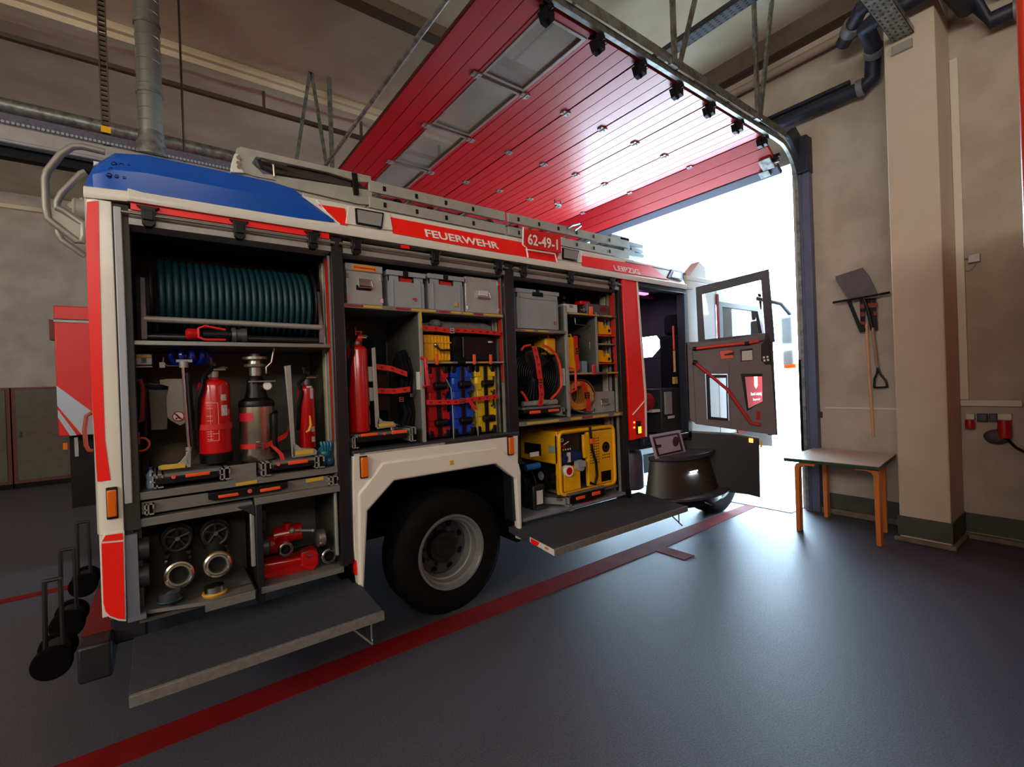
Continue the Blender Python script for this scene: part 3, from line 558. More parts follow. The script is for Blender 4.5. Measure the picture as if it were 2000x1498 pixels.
m = MB(); p = sy(488, 959, -0.004); m.lathe([(0, 0.012), (0.012, 0.012)], p, Y_, 16); m.build('lock_button', mat('coral', (220, 80, 70), 0.5), dr)
def channel_end(u0, v0, u1, v1, y=0.0, par=None):
    x0, x1, z0, z1 = bb(u0, v0, u1, v1, y); t = 0.006; m = MB()
    for (a, b, c_, d) in ((x0, x1, z1-t, z1), (x0, x0+t, z0, z1), (x1-t, x1, (z0+z1)/2, z1), (x0, x1, z0, z0+t), (x0+(x1-x0)*.35, x0+(x1-x0)*.5, z0, z1), (x0, x0+(x1-x0)*.45, (z0+z1)/2-t, (z0+z1)/2)): m.box(a, b, y, y+0.5, c_, d)
    m.build('runner', ALUL, par or T); B('runner_core', BLACK, par or T, x0+t, x1-t, y+0.02, y+0.48, z0+t, z1-t)
channel_end(282, 984, 301, 1006, 0.01); channel_end(643, 930, 661, 948, 0.01)
m = MB(); m.box(-0.115, 0.415, 0.02, 0.10, 1.065, 1.108); m.box(0.425, 0.912, 0.0, 0.10, 1.085, 1.125); m.build('cross_member', PLATE, T, 0.002)
def label(P, y, mt=YELL, nm='yellow_label', par=None):
    m = MB(); m.slab(pts(y, *P), (0, 0.002, 0)); return m.build(nm, mt, par or T)
label([(460, 944), (502, 937), (502, 943), (461, 950)], 0.017); label([(597, 936), (632, 930), (632, 937), (598, 943)], 0.037)
def tray(u0, v0, u1, v1, y, grips, knob, chan, lip=0.05):
    x0, x1, z0, z1 = bb(u0, v0, u1, v1, y)
    t = B('slide_tray', PLATE, T, x0, x1, y+0.01, 0.60, z1-0.012, z1+0.004); m = MB(); m.box(x0+0.01, x1-0.01, y-0.004, y+0.03, z0, z1-0.012); m.build('handle_bar', BLKP, t, 0.004)
    for g in grips:
        a, b, c_, d = bb(*g, y-0.01); B('orange_grip', ORANGE, t, a, b, y-0.014, y, c_, d, 0.005)
    if knob: m = MB(); m.lathe([(0, 0.010), (0.01, 0.010)], sy(*knob, y-0.012), Y_, 14); m.build('lock_button', mat('coral', (220, 80, 70), 0.5), t)
    for c_ in chan: channel_end(*c_, y, t)
    return t
tray(298, 923, 432, 940, 0.0, [(362, 923, 411, 930)], (339, 932), [(297, 927, 319, 954), (429, 914, 450, 937)])
tray(528, 900, 618, 914, 0.0, [(563, 899, 602, 906)], (544, 907), [(510, 903, 530, 930), (614, 890, 634, 914)])
B('shelf_back_plate', PLATE, T, 0.29, 0.44, 0.02, 0.03, 1.245, 1.33)
tray(694, 846, 797, 860, 0.02, [(705, 846, 738, 852), (765, 840, 795, 847)], (751, 847), [(688, 853, 701, 876), (800, 834, 813, 862)])
tray(1022, 795, 1096, 806, 0.03, [(1035, 802, 1056, 808), (1072, 799, 1092, 804)], None, [(1094, 796, 1103, 812)])
tray(1112, 958, 1184, 976, 0.0, [(1126, 969, 1143, 975), (1157, 960, 1173, 967)], None, [(1112, 970, 1122, 998)])
# pump bay, lower left
m = MB(); m.box(-0.10, 0.40, 0.05, 0.55, 0.605, 0.62); m.slab([Vector((-0.10, 0.05, 0.60)), Vector((0.20, -0.06, 0.60)), Vector((0.40, -0.06, 0.60)), Vector((0.40, 0.06, 0.60))], (0, 0, 0.02)); m.box(0.16, 0.40, -0.065, -0.055, 0.57, 0.62)
m.build('pump_bay_floor', PLATE, T)
m = MB(); m.box(-0.10, 0.42, 0.40, 0.42, 0.60, 1.06); m.build('pump_panel', mat('dull_pump_panel', (72, 68, 62), 0.6, 0.3, var=0.3), T)
m = MB(); m.box(0.425, 0.46, 0.0, 0.60, 0.50, 1.09); m.slab([Vector((0.425, 0.0, 1.02)), Vector((0.425, 0.0, 1.09)), Vector((0.33, 0.02, 1.09))], (0, 0.02, 0)); m.build('bay_divider', POST, T, 0.004)
B('light_strip', ALUL, T, 0.400, 0.424, 0.03, 0.06, 0.72, 1.06, 0.006); B('light_strip', ALUL, T, 0.885, 0.905, 0.04, 0.07, 0.66, 1.09, 0.006)
m = MB(); m.slab(pts(-0.01, (467, 1120), (497, 1108), (497, 1090), (485, 1000)), (0, 0.01, 0)) if False else None
m = MB(); m.box(0.44, 0.915, -0.0, 0.40, 0.565, 0.585); m.box(0.44, 0.915, -0.01, 0.0, 0.565, 0.60); m.build('locker_sill', PLATE, T)
B('panel_screw', STEEL, T, 0.68, 0.70, 0.655, 0.66, 1.05, 1.07)
def coupling(c, ax, R, nm='storz_coupling', mt=STEEL, mt2=BLACK, par=None, depth=0.05):
    c = Vector(c); ax = Vector(ax).normalized(); m = MB(); m.lathe([(0.0, R*0.66), (0.0, R*0.80), (-0.004, R*0.86), (0.0, R), (0.02, R*1.02), (0.03, R*0.98), (0.03, R*0.84), (depth, R*0.8), (depth+0.03, R*0.7)], c, -ax, 32, closed=False)
    e1, e2 = ortho(ax)
    for a in (0.4, 0.4+math.pi): m.mi = 0; p = c+e1*R*0.88*math.cos(a)+e2*R*0.88*math.sin(a); m.cyl(p, p+ax*0.010, R*0.10, seg=8)
    o = m.build(nm, mt, par or T); m = MB(); m.lathe([(0.0, R*0.68), (0.012, R*0.55), (0.03, R*0.52)], c-ax*0.0, -ax, 24, closed=False); m.build('gasket', mt2, o)
    m = MB(); m.lathe([(0.028, R*0.55), (0.03, 0.001)], c, -ax, 24, closed=False); m.build('bore', BLACK, o); return o
dn = Vector((-0.15, -0.75, -0.35))
for (u, v, R) in ((350, 1123, 0.070), (425, 1103, 0.068)):
    c = sy(u, v, 0.06); cp_ = coupling(c, (-0.15, -0.9, 0.15), R, mt2=DGREY)
    if u > 400: MB().lathe([(0.0, R*1.03), (0.02, R*1.07), (0.03, R*1.02)], c, Vector((0.15, 0.9, -0.15)), 32, closed=False).build('yellow_ring', mat('yellow_cap', (200, 150, 30), 0.45), cp_)
    m = MB(); m.tube([c+Vector((0, 0.04, 0)), c+Vector((0.0, 0.15, 0.05)), Vector((c.x, 0.28, c.z+0.17)), Vector((c.x, 0.4, c.z+0.19))], [0.05, 0.052, 0.052, 0.052], 16); m.build('outlet_elbow', mat('dark_casting', (50, 48, 46), 0.5, 0.4, var=0.3), T)
for (u, v, mt) in ((332, 1163, mat('teal_cap', (20, 52, 56), 0.5, 0.2)), (419, 1150, mat('yellow_cap', (200, 150, 30), 0.45))):
    c = sy(u, v, 0.03); m = MB(); m.lathe([(0.0, 0.056), (0.012, 0.062), (0.018, 0.058)], c-Vector((0, 0, 0.03)), Z_, 28); o = m.build('blanking_cap', mt, T); m = MB(); m.lathe([(0.018, 0.050), (0.05, 0.048)], c-Vector((0, 0, 0.03)), Z_, 28); m.build('cap_ring', STEEL if 'yellow' in mt.name else DGREY, o)
for (u, v) in ((346, 1048), (420, 1038)):
    c = sy(u, v, 0.22); m = MB(); m.lathe([(0, 0.02), (0.0, 0.075), (0.04, 0.085), (0.09, 0.085)], c, Y_, 24); m.torus(c+Vector((0, -0.03, -0.01)), Y_, 0.062, 0.012, 24, 8); m.box(c.x-0.06, c.x+0.06, c.y-0.03, c.y+0.05, c.z-0.105, c.z-0.085)
    for k in range(5): a = rad(72*k+18); m.cyl(c+Vector((0, -0.03, 0)), c+Vector((0.06*math.cos(a), -0.035, 0.06*math.sin(a))), 0.009, seg=8)
    m.build('pump_valve', mat('dark_casting', (50, 48, 46), 0.5, 0.4, var=0.3), T); MB().lathe([(0, 0.012), (0.015, 0.010)], c+Vector((0, -0.055, -0.0)), Y_, 12).build('valve_bolt', STEEL, T)
    for dx in (-0.055, 0.055): MB().lathe([(0, 0.008), (0.03, 0.008)], c+Vector((dx, -0.04, -0.12)), Y_, 10).build('valve_bolt', STEEL, T)
for v in (1070, 1124):
    c = sy(278, v, 0.12); m = MB(); m.lathe([(-0.05, 0.05), (-0.03, 0.062), (0.0, 0.062), (0.03, 0.055)], c, X, 24); m.build('suction_coupling', mat('grey_casting', (96, 98, 102), 0.4, 0.6), T)
# lockers 2 and 3 shelves
def shelf(x0, x1, z, th=0.028, y=0.04, nm='shelf', bits=()):
    s = B(nm, PLATE, T, x0, x1, y, 0.66, z-th, z, 0.002)
    for (f0, f1, mt) in bits: B('shelf_label', mt, s, x0+(x1-x0)*f0, x0+(x1-x0)*f1, y-0.0015, y, z-th*0.72, z-th*0.22)
    return s
LR = mat('dark_red_label', (150, 30, 44), 0.5)
shelf(0.99, 2.295, 2.315, 0.03, 0.03, bits=((0.01, 0.10, LR), (0.10, 0.20, YELL), (0.28, 0.36, LR), (0.37, 0.52, YELL), (0.54, 0.61, LR), (0.62, 0.69, YELL), (0.70, 0.77, YELL), (0.78, 0.84, LR), (0.85, 0.99, YELL)))
xd = sy(826, 700, 0.03).x
m = MB(); m.box(xd-0.018, xd+0.004, 0.05, 0.64, 1.335, 2.285); q_ = m.build('locker_partition', INN, T, 0.002); B('edge_profile', ALUL, q_, xd-0.02, xd+0.006, 0.03, 0.05, 1.335, 2.285, 0.002)
label([(820, 608), (823, 608), (824, 640), (821, 640)], 0.028)
m = MB(); m.tube([Vector((xd-0.01, 0.03, 1.95)), Vector((xd-0.01, -0.03, 1.94)), Vector((xd, -0.03, 1.75)), Vector((xd, 0.03, 1.74))], 0.013, 10); m.build('pull_handle', mat('red_handle', (200, 40, 44), 0.4), T)
B('partition_label', WLBL, T, xd-0.026, xd-0.02, 0.05, 0.10, 1.72, 1.85)
for (u, v) in ((883, 790), (931, 790)):
    x = sy(u, v, 0.05).x; m = MB(); m.tube([(x-0.05, 0.05, 1.80), (x-0.008, 0.045, 1.72), (x, 0.045, 1.6), (x, 0.045, 1.335)], 0.005, 6); m.build('wire_divider', ALU, T)
shelf(xd+0.005, 2.29, 2.165, 0.012, 0.05)
shelf(xd+0.005, 2.29, 1.925, 0.016, 0.04, bits=((0.0, 0.16, SILV), (0.20, 0.33, YELL), (0.40, 0.63, SILV), (0.66, 0.83, YELL), (0.84, 1.0, SILV)))
for u in (853, 926, 958):
    x = sy(u, 700, 0.03).x; B('retaining_clip', ORANGE, T, x-0.012, x+0.012, 0.022, 0.034, 1.90, 1.98, 0.003)
m = MB(); m.box(2.20, 2.27, 0.2, 0.24, 1.70, 1.75); m.box(2.20, 2.26, 0.25, 0.3, 1.92, 2.0); m.build('wall_bracket', ALUL, T)
# locker 3
xp = sy(1108, 700, 0.05).x; xq = sy(1166, 670, 0.05).x
shelf(2.40, xp-0.02, sy(1058, 644, 0.03).z, 0.025, 0.03, bits=((0.08, 0.12, LR), (0.20, 0.36, YELL), (0.44, 0.64, YELL)))
m = MB(); m.box(xp-0.018, xp+0.008, 0.06, 0.64, 1.41, 2.44); q_ = m.build('locker_partition', INN, T, 0.002); B('edge_profile', ALUL, q_, xp-0.02, xp+0.01, 0.04, 0.06, 1.41, 2.44, 0.002)
B('partition_label', WLBL, T, xp-0.024, xp-0.02, 0.07, 0.12, 1.70, 1.86)
m = MB(); m.tube([Vector((xp+0.0, 0.03, 1.86)), Vector((xp+0.02, -0.03, 1.85)), Vector((xp+0.02, -0.03, 1.66)), Vector((xp+0.0, 0.03, 1.63))], 0.012, 10); m.build('pull_handle', mat('red_handle', (200, 40, 44), 0.4), T)
shelf(xp, 3.72, sy(1145, 612, 0.04).z, 0.02, 0.04, bits=((0.05, 0.55, YELL), (0.56, 0.62, SILV), (0.72, 0.9, YELL)))
zlow = sy(1157, 727, 0.04).z
shelf(xp+0.01, 3.72, zlow, 0.02, 0.04, bits=((0.05, 0.38, YELL), (0.4, 0.5, SILV), (0.55, 0.72, LR), (0.76, 0.99, YELL)))
m = MB(); m.box(xq-0.008, xq+0.006, 0.06, 0.60, zlow, 2.40); q_ = m.build('locker_partition', INN, T); B('edge_profile', ALUL, q_, xq-0.01, xq+0.008, 0.045, 0.06, zlow, 2.40)
zsm = sy(1183, 671, 0.05).z; shelf(xq, 3.72, zsm, 0.014, 0.05, bits=((0.1, 0.8, YELL),)); 
for v in (655, 709): m = MB(); z = sy(1183, v, 0.05).z; m.box(xq, 3.70, 0.05, 0.5, z-0.008, z); m.build('orange_ledge', REDO, T)
shelf(2.40, 3.715, 1.41, 0.035, 0.0, bits=((0.06, 0.34, YELL), (0.45, 0.56, YELL), (0.56, 0.67, LR), (0.67, 0.84, YELL), (0.90, 0.97, YELL)))
m = MB(); m.box(2.40, 3.715, 0.0, 0.5, 0.575, 0.60); m.build('locker_sill', mat('bare_aluminium', (160, 166, 176), 0.4, 0.5, var=0.1), T); B('shelf_label', LR, T, 3.1, 3.3, 0.0, 0.05, 0.60, 0.602)
# steps (fold-down flaps)
FLAP = mat('anti_slip_mat', (52, 56, 66), 0.65, var=0.15, scale=30, bump=0.4, bscale=300)
def flap(lbl, x0, x1, yf_, yb, zf, zb, th, wire):
    m = MB(); m.slab([Vector((x0, yf_, zf)), Vector((x1, yf_, zf)), Vector((x1, yb, zb)), Vector((x0, yb, zb))], (0, 0, -th)); f = m.build(lbl, FLAP, T, 0.002)
    m = MB(); m.box(x0, x1, yf_-0.012, yf_, zf-th-0.002, zf+0.003); m.box(x0, x1, yf_-0.002, yf_+0.012, zf-0.001, zf+0.003); m.build('edge_profile', mat('worn_step_edge', (128, 126, 120), 0.5, 0.3, var=0.25, scale=30), f, 0.003)
    m = MB(); a = x1-0.13; m.tube([(a-0.06, yf_+0.06, zf-th), (a+0.06, yf_+0.01, zf-th-0.13), (a+0.07, yf_+0.05, zf-th-0.12), (a+0.07, yf_+0.05, zf-th)], 0.006, 6); m.build('support_wire', ALU, f)
    return f
f1 = flap('step_flap', -0.15, 1.02, -0.40, 0.14, 0.42, 0.46, 0.045, 1)
p = sz(543, 1196, 0.438); m = MB(); m.lathe([(0, 0.045), (0.003, 0.045), (0.004, 0.035), (0.004, 0.0)], p, Z_, 24, closed=False); m.build('recessed_latch', STEEL, f1)
f2 = flap('step_flap', 2.29, 4.0, -0.50, 0.06, 0.50, 0.545, 0.045, 1)
m = MB(); m.slab([Vector((2.288, -0.50, 0.502)), Vector((2.288, -0.22, 0.528)), Vector((2.288, -0.22, 0.488)), Vector((2.288, -0.50, 0.455))], (0.003, 0, 0)); m.build('end_plate', WHITE, f2)
m = MB(); m.slab([Vector((2.286, -0.235, 0.522)), Vector((2.286, -0.34, 0.514)), Vector((2.286, -0.31, 0.475)), Vector((2.286, -0.235, 0.482))], (0.002, 0, 0)); m.build('reflective_strip', REFL, f2)
m = MB(); m.slab([Vector((2.286, -0.40, 0.50)), Vector((2.286, -0.44, 0.498)), Vector((2.286, -0.44, 0.482)), Vector((2.286, -0.40, 0.484))], (0.002, 0, 0)); m.build('amber_reflector', AMBER, f2)
B('hinge_stay', BLKP, T, 3.74, 3.78, -0.02, 0.05, 0.42, 0.62)
# rear underrun bumper with hose-reel supports
m = MB(); m.box(-0.40, -0.255, 0.34, 2.2, 0.20, 0.40); m.box(-0.27, -0.1, 0.5, 0.6, 0.3, 0.6); m.box(-0.27, -0.1, 1.9, 2.0, 0.3, 0.6); m.build('rear_bumper', mat('bumper_black', (26, 26, 34), 0.5), T, 0.015)
m = MB(); m.box(-0.395, -0.26, 0.50, 1.3, 0.40, 0.406); m.build('red_bumper_top', mat('red_bumper_plate', (120, 22, 20), 0.45, var=0.2), T)
# roof: rear grab loops, ladder gear
def loop(P, y, lb=None):
    m = MB(); Q = []
    for i, (u, v) in enumerate(P): Q.append(sy(u, v, y))
    m.tube(Q, 0.017, 10); return m.build('roof_grab_loop', mat('dull_aluminium_tube', (150, 146, 138), 0.5, 0.5, var=0.15), T)
loop([(205, 297), (160, 286), (140, 287), (118, 302), (92, 335), (88, 350), (90, 405), (94, 427), (110, 440), (150, 471), (160, 472), (163, 460), (163, 437), (125, 412), (110, 405)], 0.2)
loop([(167, 336), (158, 339), (120, 378), (111, 395), (112, 420), (114, 455), (120, 468), (166, 500)], 0.55)
m = MB(); m.slab(pts(0.2, (98, 405), (110, 405), (163, 437), (163, 462), (156, 468), (97, 428)), (0, 0.02, 0)); m.build('loop_plate', mat('dull_aluminium_tube', (150, 146, 138), 0.5, 0.5), T); m = MB(); m.slab(pts(0.55, (112, 448), (166, 480), (170, 500), (120, 466)), (0, 0.02, 0)); m.build('loop_plate', mat('dull_aluminium_tube', (150, 146, 138), 0.5, 0.5), T)
m = MB(); c = sy(148, 410, 0.35); m.lathe([(0, 0.06), (0.05, 0.06)], c, X, 24); m.torus(c, X, 0.05, 0.012); m.slab(pts(0.35, (130, 398), (160, 385), (168, 395), (168, 420), (160, 418), (135, 405)), (0, 0.04, 0)); m.build('rear_camera_bracket', mat('pale_grey_bracket', (166, 160, 148), 0.5), T)
# ---- crew door opening, cab
RX0, RX1 = 3.80, 4.045
m = MB(); m.slab(pts(-0.01, (1215, 545), (1243, 549), (1250, 640), (1260, 770), (1262, 853), (1233, 860), (1227, 740), (1221, 650)), (0, 0.05, 0)); m.build('red_body_panel', REFL, T, 0.004)
m = MB(); m.slab(pts(-0.013, (1243, 549), (1246, 550), (1253, 640), (1263, 770), (1264, 853), (1261, 853), (1259, 770), (1249, 640)), (0, 0.05, 0)); m.tube(pts(-0.016, (1236, 810), (1248, 796), (1259, 783)), 0.006, 6); m.build('white_edge_line', WHT, T)
x0, x1, z0, z1 = bb(1244, 822, 1251, 848, -0.02); p = B('side_marker_lamp', BLKP, T, x0, x1, -0.03, 0.0, z0, z1, 0.004); B('lens', mat('lit_amber_lens', (255, 140, 20), 0.3, emit=3), p, x0+0.008, x1-0.004, -0.034, -0.02, z0+0.01, (z0+z1)/2+0.01)
m = MB()
for v in (825, 835): m.ball(sy(1239, v, -0.015), 0.009, seg=8, rings=6)
m.build('indicator_light', mat('lit_orange', (255, 130, 50), 0.3, emit=4), T)
CABIN = mat('cab_lining', (58, 54, 64), 0.7, var=0.2); CABL = mat('cab_lilac_lining', (170, 150, 178), 0.5)
m = MB(); m.box(3.80, 4.05, 0.05, 0.10, 1.0, 2.72); m.build('door_pillar', POST, T)
m = MB(); m.box(4.04, 4.90, -0.005, 0.10, 2.70, 2.755); m.box(4.86, 4.93, 0.0, 0.10, 1.0, 2.74); m.box(4.04, 4.93, 0.0, 0.10, 1.03, 1.10); m.build('door_frame', mat('door_rubber', (34, 40, 52), 0.4), T, 0.006)
m = MB(); m.box(4.05, 5.0, -0.03, -0.01, 2.752, 2.768); m.build('rain_gutter', ALUL, T)
m = MB(); m.box(3.84, 3.90, 0.1, 2.40, 1.0, 2.95); m.box(3.84, 6.9, 0.1, 2.40, 1.0, 1.06); m.box(3.9, 5.0, 0.05, 2.4, 2.88, 2.96)
m.box(3.84, 5.4, 2.38, 2.42, 1.0, 2.95); m.box(5.30, 5.34, 0.06, 0.66, 1.0, 2.95); m.box(5.30, 5.34, 1.04, 2.38, 1.0, 2.95); m.box(5.30, 5.34, 0.66, 1.04, 1.0, 2.02); m.box(5.30, 5.34, 0.66, 1.04, 2.30, 2.95); m.slab([Vector((5.29, 0.64, 2.0)), Vector((5.29, 0.80, 2.0)), Vector((5.29, 0.64, 2.14))], (0.02, 0, 0)); m.slab([Vector((5.29, 0.64, 2.32)), Vector((5.29, 0.72, 2.32)), Vector((5.29, 0.64, 2.22))], (0.02, 0, 0))
m.build('cab_lining', CABIN, T)
m = MB(); m.box(3.95, 4.9, 0.5, 1.1, 2.80, 2.86); m.build('overhead_shelf', CABL, T, 0.01); B('cab_lamp', mat('pink_cab_lamp', (225, 150, 235), 0.4, emit=1.6), T, 4.1, 4.75, 0.40, 0.46, 2.745, 2.765, 0.004); l = bpy.data.lights.new('cab_roof_lamp', 'AREA'); l.size = 0.5; l.energy = 5; l.color = (0.95, 0.7, 1.0); o = bpy.data.objects.new('cab_roof_lamp', l); COL.objects.link(o); o.parent = T; o.location = Vector((4.45, 0.75, 2.77))-Vector(T.location); o.rotation_euler = (0, 0, 0); B('cab_lamp_bar', REDC, T, 4.1, 4.85, 0.40, 0.44, 2.70, 2.725, 0.004)
B('seat_base', CABIN, T, 4.75, 5.15, 0.25, 2.2, 1.06, 1.45, 0.02)
for i in range(2):
    yb = 0.12+i*1.2; m = MB()
    m.box(4.95, 5.12, yb, yb+0.31, 1.45, 2.25); m.box(4.98, 5.10, yb+0.05, yb+0.26, 2.25, 2.5); m.build('crew_seat', BLKF, T, 0.04)
m = MB(); m.box(3.92, 4.05, 1.2, 2.2, 1.5, 2.2); m.build('crew_seat', BLKF, T, 0.04)
x0, x1, z0, z1 = bb(1292, 758, 1336, 826, 0.14); B('storage_box', DGREY, T, x0, x1, 0.14, 0.4, 1.10, z1, 0.01); x0, x1, z0, z1 = bb(1300, 765, 1313, 809, 0.12); B('white_panel', GREYP, T, x0, x1, 0.12, 0.14, z0, z1, 0.004)
x0, x1, z0, z1 = bb(1304, 812, 1317, 817, 0.1); B('step_label', WLBL, T, x0, x1, 0.095, 0.1, z0, z1)
m = MB(); m.tube([(4.84, 0.14, 2.34), (4.84, 0.14, 2.06)], 0.012, 8); m.build('grab_rod', REDO, T); m = MB(); m.tube([(4.84, 0.14, 2.05), (4.84, 0.14, 1.80)], 0.014, 8); m.box(4.80, 4.86, 0.12, 0.15, 1.66, 1.74); m.build('grab_rod', mat('straw_yellow', (190, 160, 80), 0.5), T)
m = MB(); m.box(4.05, 4.95, 0.08, 2.3, 0.98, 1.03); m.build('cab_floor', DGREY, T)
# front part of the cab, seen through the door window
m = MB()
m.slab(pts(0.0, (1345, 552), (1372, 552), (1380, 585), (1395, 600), (1402, 850), (1345, 850)), (0, 0.08, 0)) if False else None
m.box(4.93, 5.55, 0.0, 0.06, 1.0, 2.86); m.box(5.55, 6.95, 0.0, 0.06, 1.0, 2.05); m.box(5.55, 6.75, 0.0, 0.06, 2.62, 2.86)
m.slab([Vector((6.85, 0, 2.05)), Vector((6.95, 0, 2.05)), Vector((6.75, 0, 2.86)), Vector((6.62, 0, 2.86))], (0, 0.06, 0)); m.box(4.93, 6.70, 0.0, 2.45, 2.86, 2.92); m.box(6.92, 6.98, 0.0, 2.45, 0.7, 2.0)
m.build('cab_shell', WHITE, T, 0.01)
MATR = mat('matt_red_door', (150, 14, 12), 0.8, spec=0.1); B('red_body_panel', MATR, T, 5.55, 5.60, -0.01, 0.0, 1.95, 2.75); B('red_body_panel', MATR, T, 5.95, 6.95, -0.012, 0.0, 0.98, 1.92)
wf = MB(); wf.ring_slab([Vector(p) for p in ((5.60, -0.01, 2.05), (6.86, -0.01, 2.05), (6.66, -0.01, 2.66), (5.60, -0.01, 2.66))], [Vector(p) for p in ((5.68, -0.01, 2.10), (6.78, -0.01, 2.10), (6.60, -0.01, 2.60), (5.68, -0.01, 2.60))], (0, 0.03, 0)); wf.build('side_window_frame', BLKP, T)
MB().slab([Vector((5.66, 0.01, 2.08)), Vector((6.8, 0.01, 2.08)), Vector((6.62, 0.01, 2.62)), Vector((5.66, 0.01, 2.62))], (0, 0.005, 0)).build('side_window_pane', GLASS, T)
m = MB(); m.slab([Vector((6.93, 0.1, 2.0)), Vector((6.93, 2.35, 2.0)), Vector((6.72, 2.35, 2.85)), Vector((6.72, 0.1, 2.85))], (0.005, 0, 0)); m.build('windscreen', GLASS, T)
text('Stadt Leipzig', 0.055, Vector((6.31, -0.016, 1.44)), X, Z_, WHT, 'lettering', T, 0.002, 0.30)
text('Feuerwehr', 0.035, Vector((6.37, -0.016, 1.38)), X, Z_, mat('pale_red_letters', (240, 190, 185), 0.5), 'lettering', T, 0.002, 0.20)
m = MB(); m.slab([Vector((6.42, -0.014, 1.72)), Vector((6.52, -0.014, 1.72)), Vector((6.52, -0.014, 1.58)), Vector((6.47, -0.014, 1.54)), Vector((6.42, -0.014, 1.58))], (0, 0.003, 0)); m.build('crest_patch', mat('orange_crest', (240, 150, 60), 0.5), T)
m = MB(); m.tube([(6.6, 0.0, 2.78), (6.9, -0.18, 2.7), (7.05, -0.24, 2.55)], 0.03, 8); m.build('mirror_arm', BLKP, T, 0.01)
m = MB(); m.box(7.00, 7.12, -0.28, -0.12, 2.14, 2.52); m.box(7.02, 7.14, -0.28, -0.12, 1.84, 2.06); m.build('wing_mirror', GREYP, T, 0.03, 3); B('indicator_light', mat('orange_lens', (240, 120, 30), 0.3), T, 7.02, 7.14, -0.30, -0.14, 1.80, 1.86, 0.01)
m = MB(); m.slab([fp(1312, 526, 0.01), fp(1334, 530, 0.01), fp(1333, 549, 0.01), fp(1304, 542, 0.01)], (0, 0.03, 0)); lp = m.build('working_lamp', BLKP, T, 0.004); m = MB(); m.slab([fp(1316, 530, 0.016), fp(1330, 533, 0.016), fp(1329, 545, 0.016), fp(1311, 541, 0.016)], (0, 0.02, 0)); m.build('lens', mat('lamp_lens', (176, 178, 180), 0.15), lp)
m = MB(); m.slab([Vector((5.05, 0.05, 2.9)), Vector((5.45, 0.05, 2.9)), Vector((5.42, 0.05, 3.08)), Vector((5.30, 0.05, 3.14)), Vector((5.12, 0.05, 3.0))], (0, 0.12, 0)); m.build('roof_marker', WHITE, T, 0.01)
# open crew door --------------------------------------------------------------------------------
HN = Vector((4.92, 0.0, 0)); ang = rad(-58); E1 = Vector((math.cos(ang), math.sin(ang), 0)); NN = Vector((math.sin(ang), -math.cos(ang), 0))  # NN faces the lockers / camera
if (CAM-HN).dot(NN) < 0: NN = -NN
dt = thing('crew_door', None, None, HN); dt.parent = T; dt.location = HN-Vector(T.location)
def dpl(u, v, off=0.0):
    H = HN+NN*off; d = ray(u, v); return CAM+d*((H-CAM).dot(NN)/d.dot(NN))
def dslab(name, P, o0, o1, mt, bevel=0.0, par=dt):
    m = MB(); m.slab([dpl(u, v, o1) for u, v in P], NN*(o0-o1)); return m.build(name, mt, par, bevel)
def dring(name, O, I, o0, o1, mt, bevel=0.0, par=dt):
    m = MB(); m.ring_slab([dpl(u, v, o1) for u, v in O], [dpl(u, v, o1) for u, v in I], NN*(o0-o1)); return m.build(name, mt, par, bevel)
dring('window_frame', [(1359, 561), (1502, 525), (1514, 668), (1364, 672)], [(1371, 574), (1487, 546), (1495, 650), (1377, 663)], -0.03, 0.012, mat('door_frame_dark', (34, 36, 62), 0.45), 0.006)
dslab('window_pane', [(1370, 573), (1488, 545), (1496, 651), (1376, 664)], -0.012, -0.007, GLASS)
dslab('door_edge', [(1499, 640), (1506, 600), (1519, 850), (1500, 850)], -0.03, 0.0, mat('door_edge_black', (30, 30, 34), 0.5), 0.004)
# trim panel with two lower window cut-outs, built as frames side by side
dslab('door_skin', [(1336, 668), (1500, 655), (1517, 849), (1345, 826)], -0.03, -0.025, GREYT) if False else None
dring('inner_trim', [(1350, 668), (1423, 664), (1428, 838), (1358, 828)], [(1377, 730), (1421, 730), (1424, 822), (1381, 819)], -0.02, 0.012, GREYT, 0.004)
dslab('inner_trim', [(1423, 664), (1444, 662), (1449, 841), (1428, 838)], -0.02, 0.012, GREYT, 0.002)
dring('inner_trim', [(1444, 662), (1503, 650), (1505, 700), (1517, 850), (1449, 841)], [(1447, 730), (1489, 730), (1490, 766), (1490, 784), (1459, 803)], -0.02, 0.012, GREYT, 0.002)
dslab('inner_trim', [(1338, 668), (1352, 668), (1360, 828), (1343, 816)], -0.03, 0.02, GREYT, 0.008)
dslab('trim_ledge', [(1345, 672), (1418, 664), (1496, 650), (1494, 664), (1420, 674), (1346, 682)], 0.012, 0.03, GREYT, 0.006)
dring('lower_window_frame', [(1379, 732), (1420, 732), (1423, 822), (1382, 819)], [(1386, 738), (1418, 738), (1420, 817), (1389, 814)], -0.015, 0.016, BLKP, 0.002)
dring('lower_window_frame', [(1447, 730), (1489, 730), (1490, 766), (1490, 784), (1459, 803)], [(1455, 736), (1489, 735), (1490, 765), (1490, 784), (1462, 798)], -0.015, 0.016, BLKP, 0.002)
dslab('lower_window_pane', [(1384, 736), (1419, 736), (1421, 819), (1387, 816)], -0.006, -0.002, GLASS)
dslab('lower_window_pane', [(1452, 735), (1489, 734), (1490, 784), (1462, 799)], -0.006, -0.002, GLASS)
def dtube(name, P, r, mt, off): m = MB(); m.tube([dpl(u, v, off) for u, v in P], r, 12); return m.build(name, mt, dt)
dtube('grab_rail', [(1356, 680), (1360, 681), (1400, 676), (1460, 670), (1482, 666)], 0.016, REDO, 0.05)
dtube('diagonal_grab_rail', [(1358, 709), (1420, 760), (1466, 826), (1484, 829)], 0.018, mat('red_rail', (196, 44, 40), 0.35), 0.05)
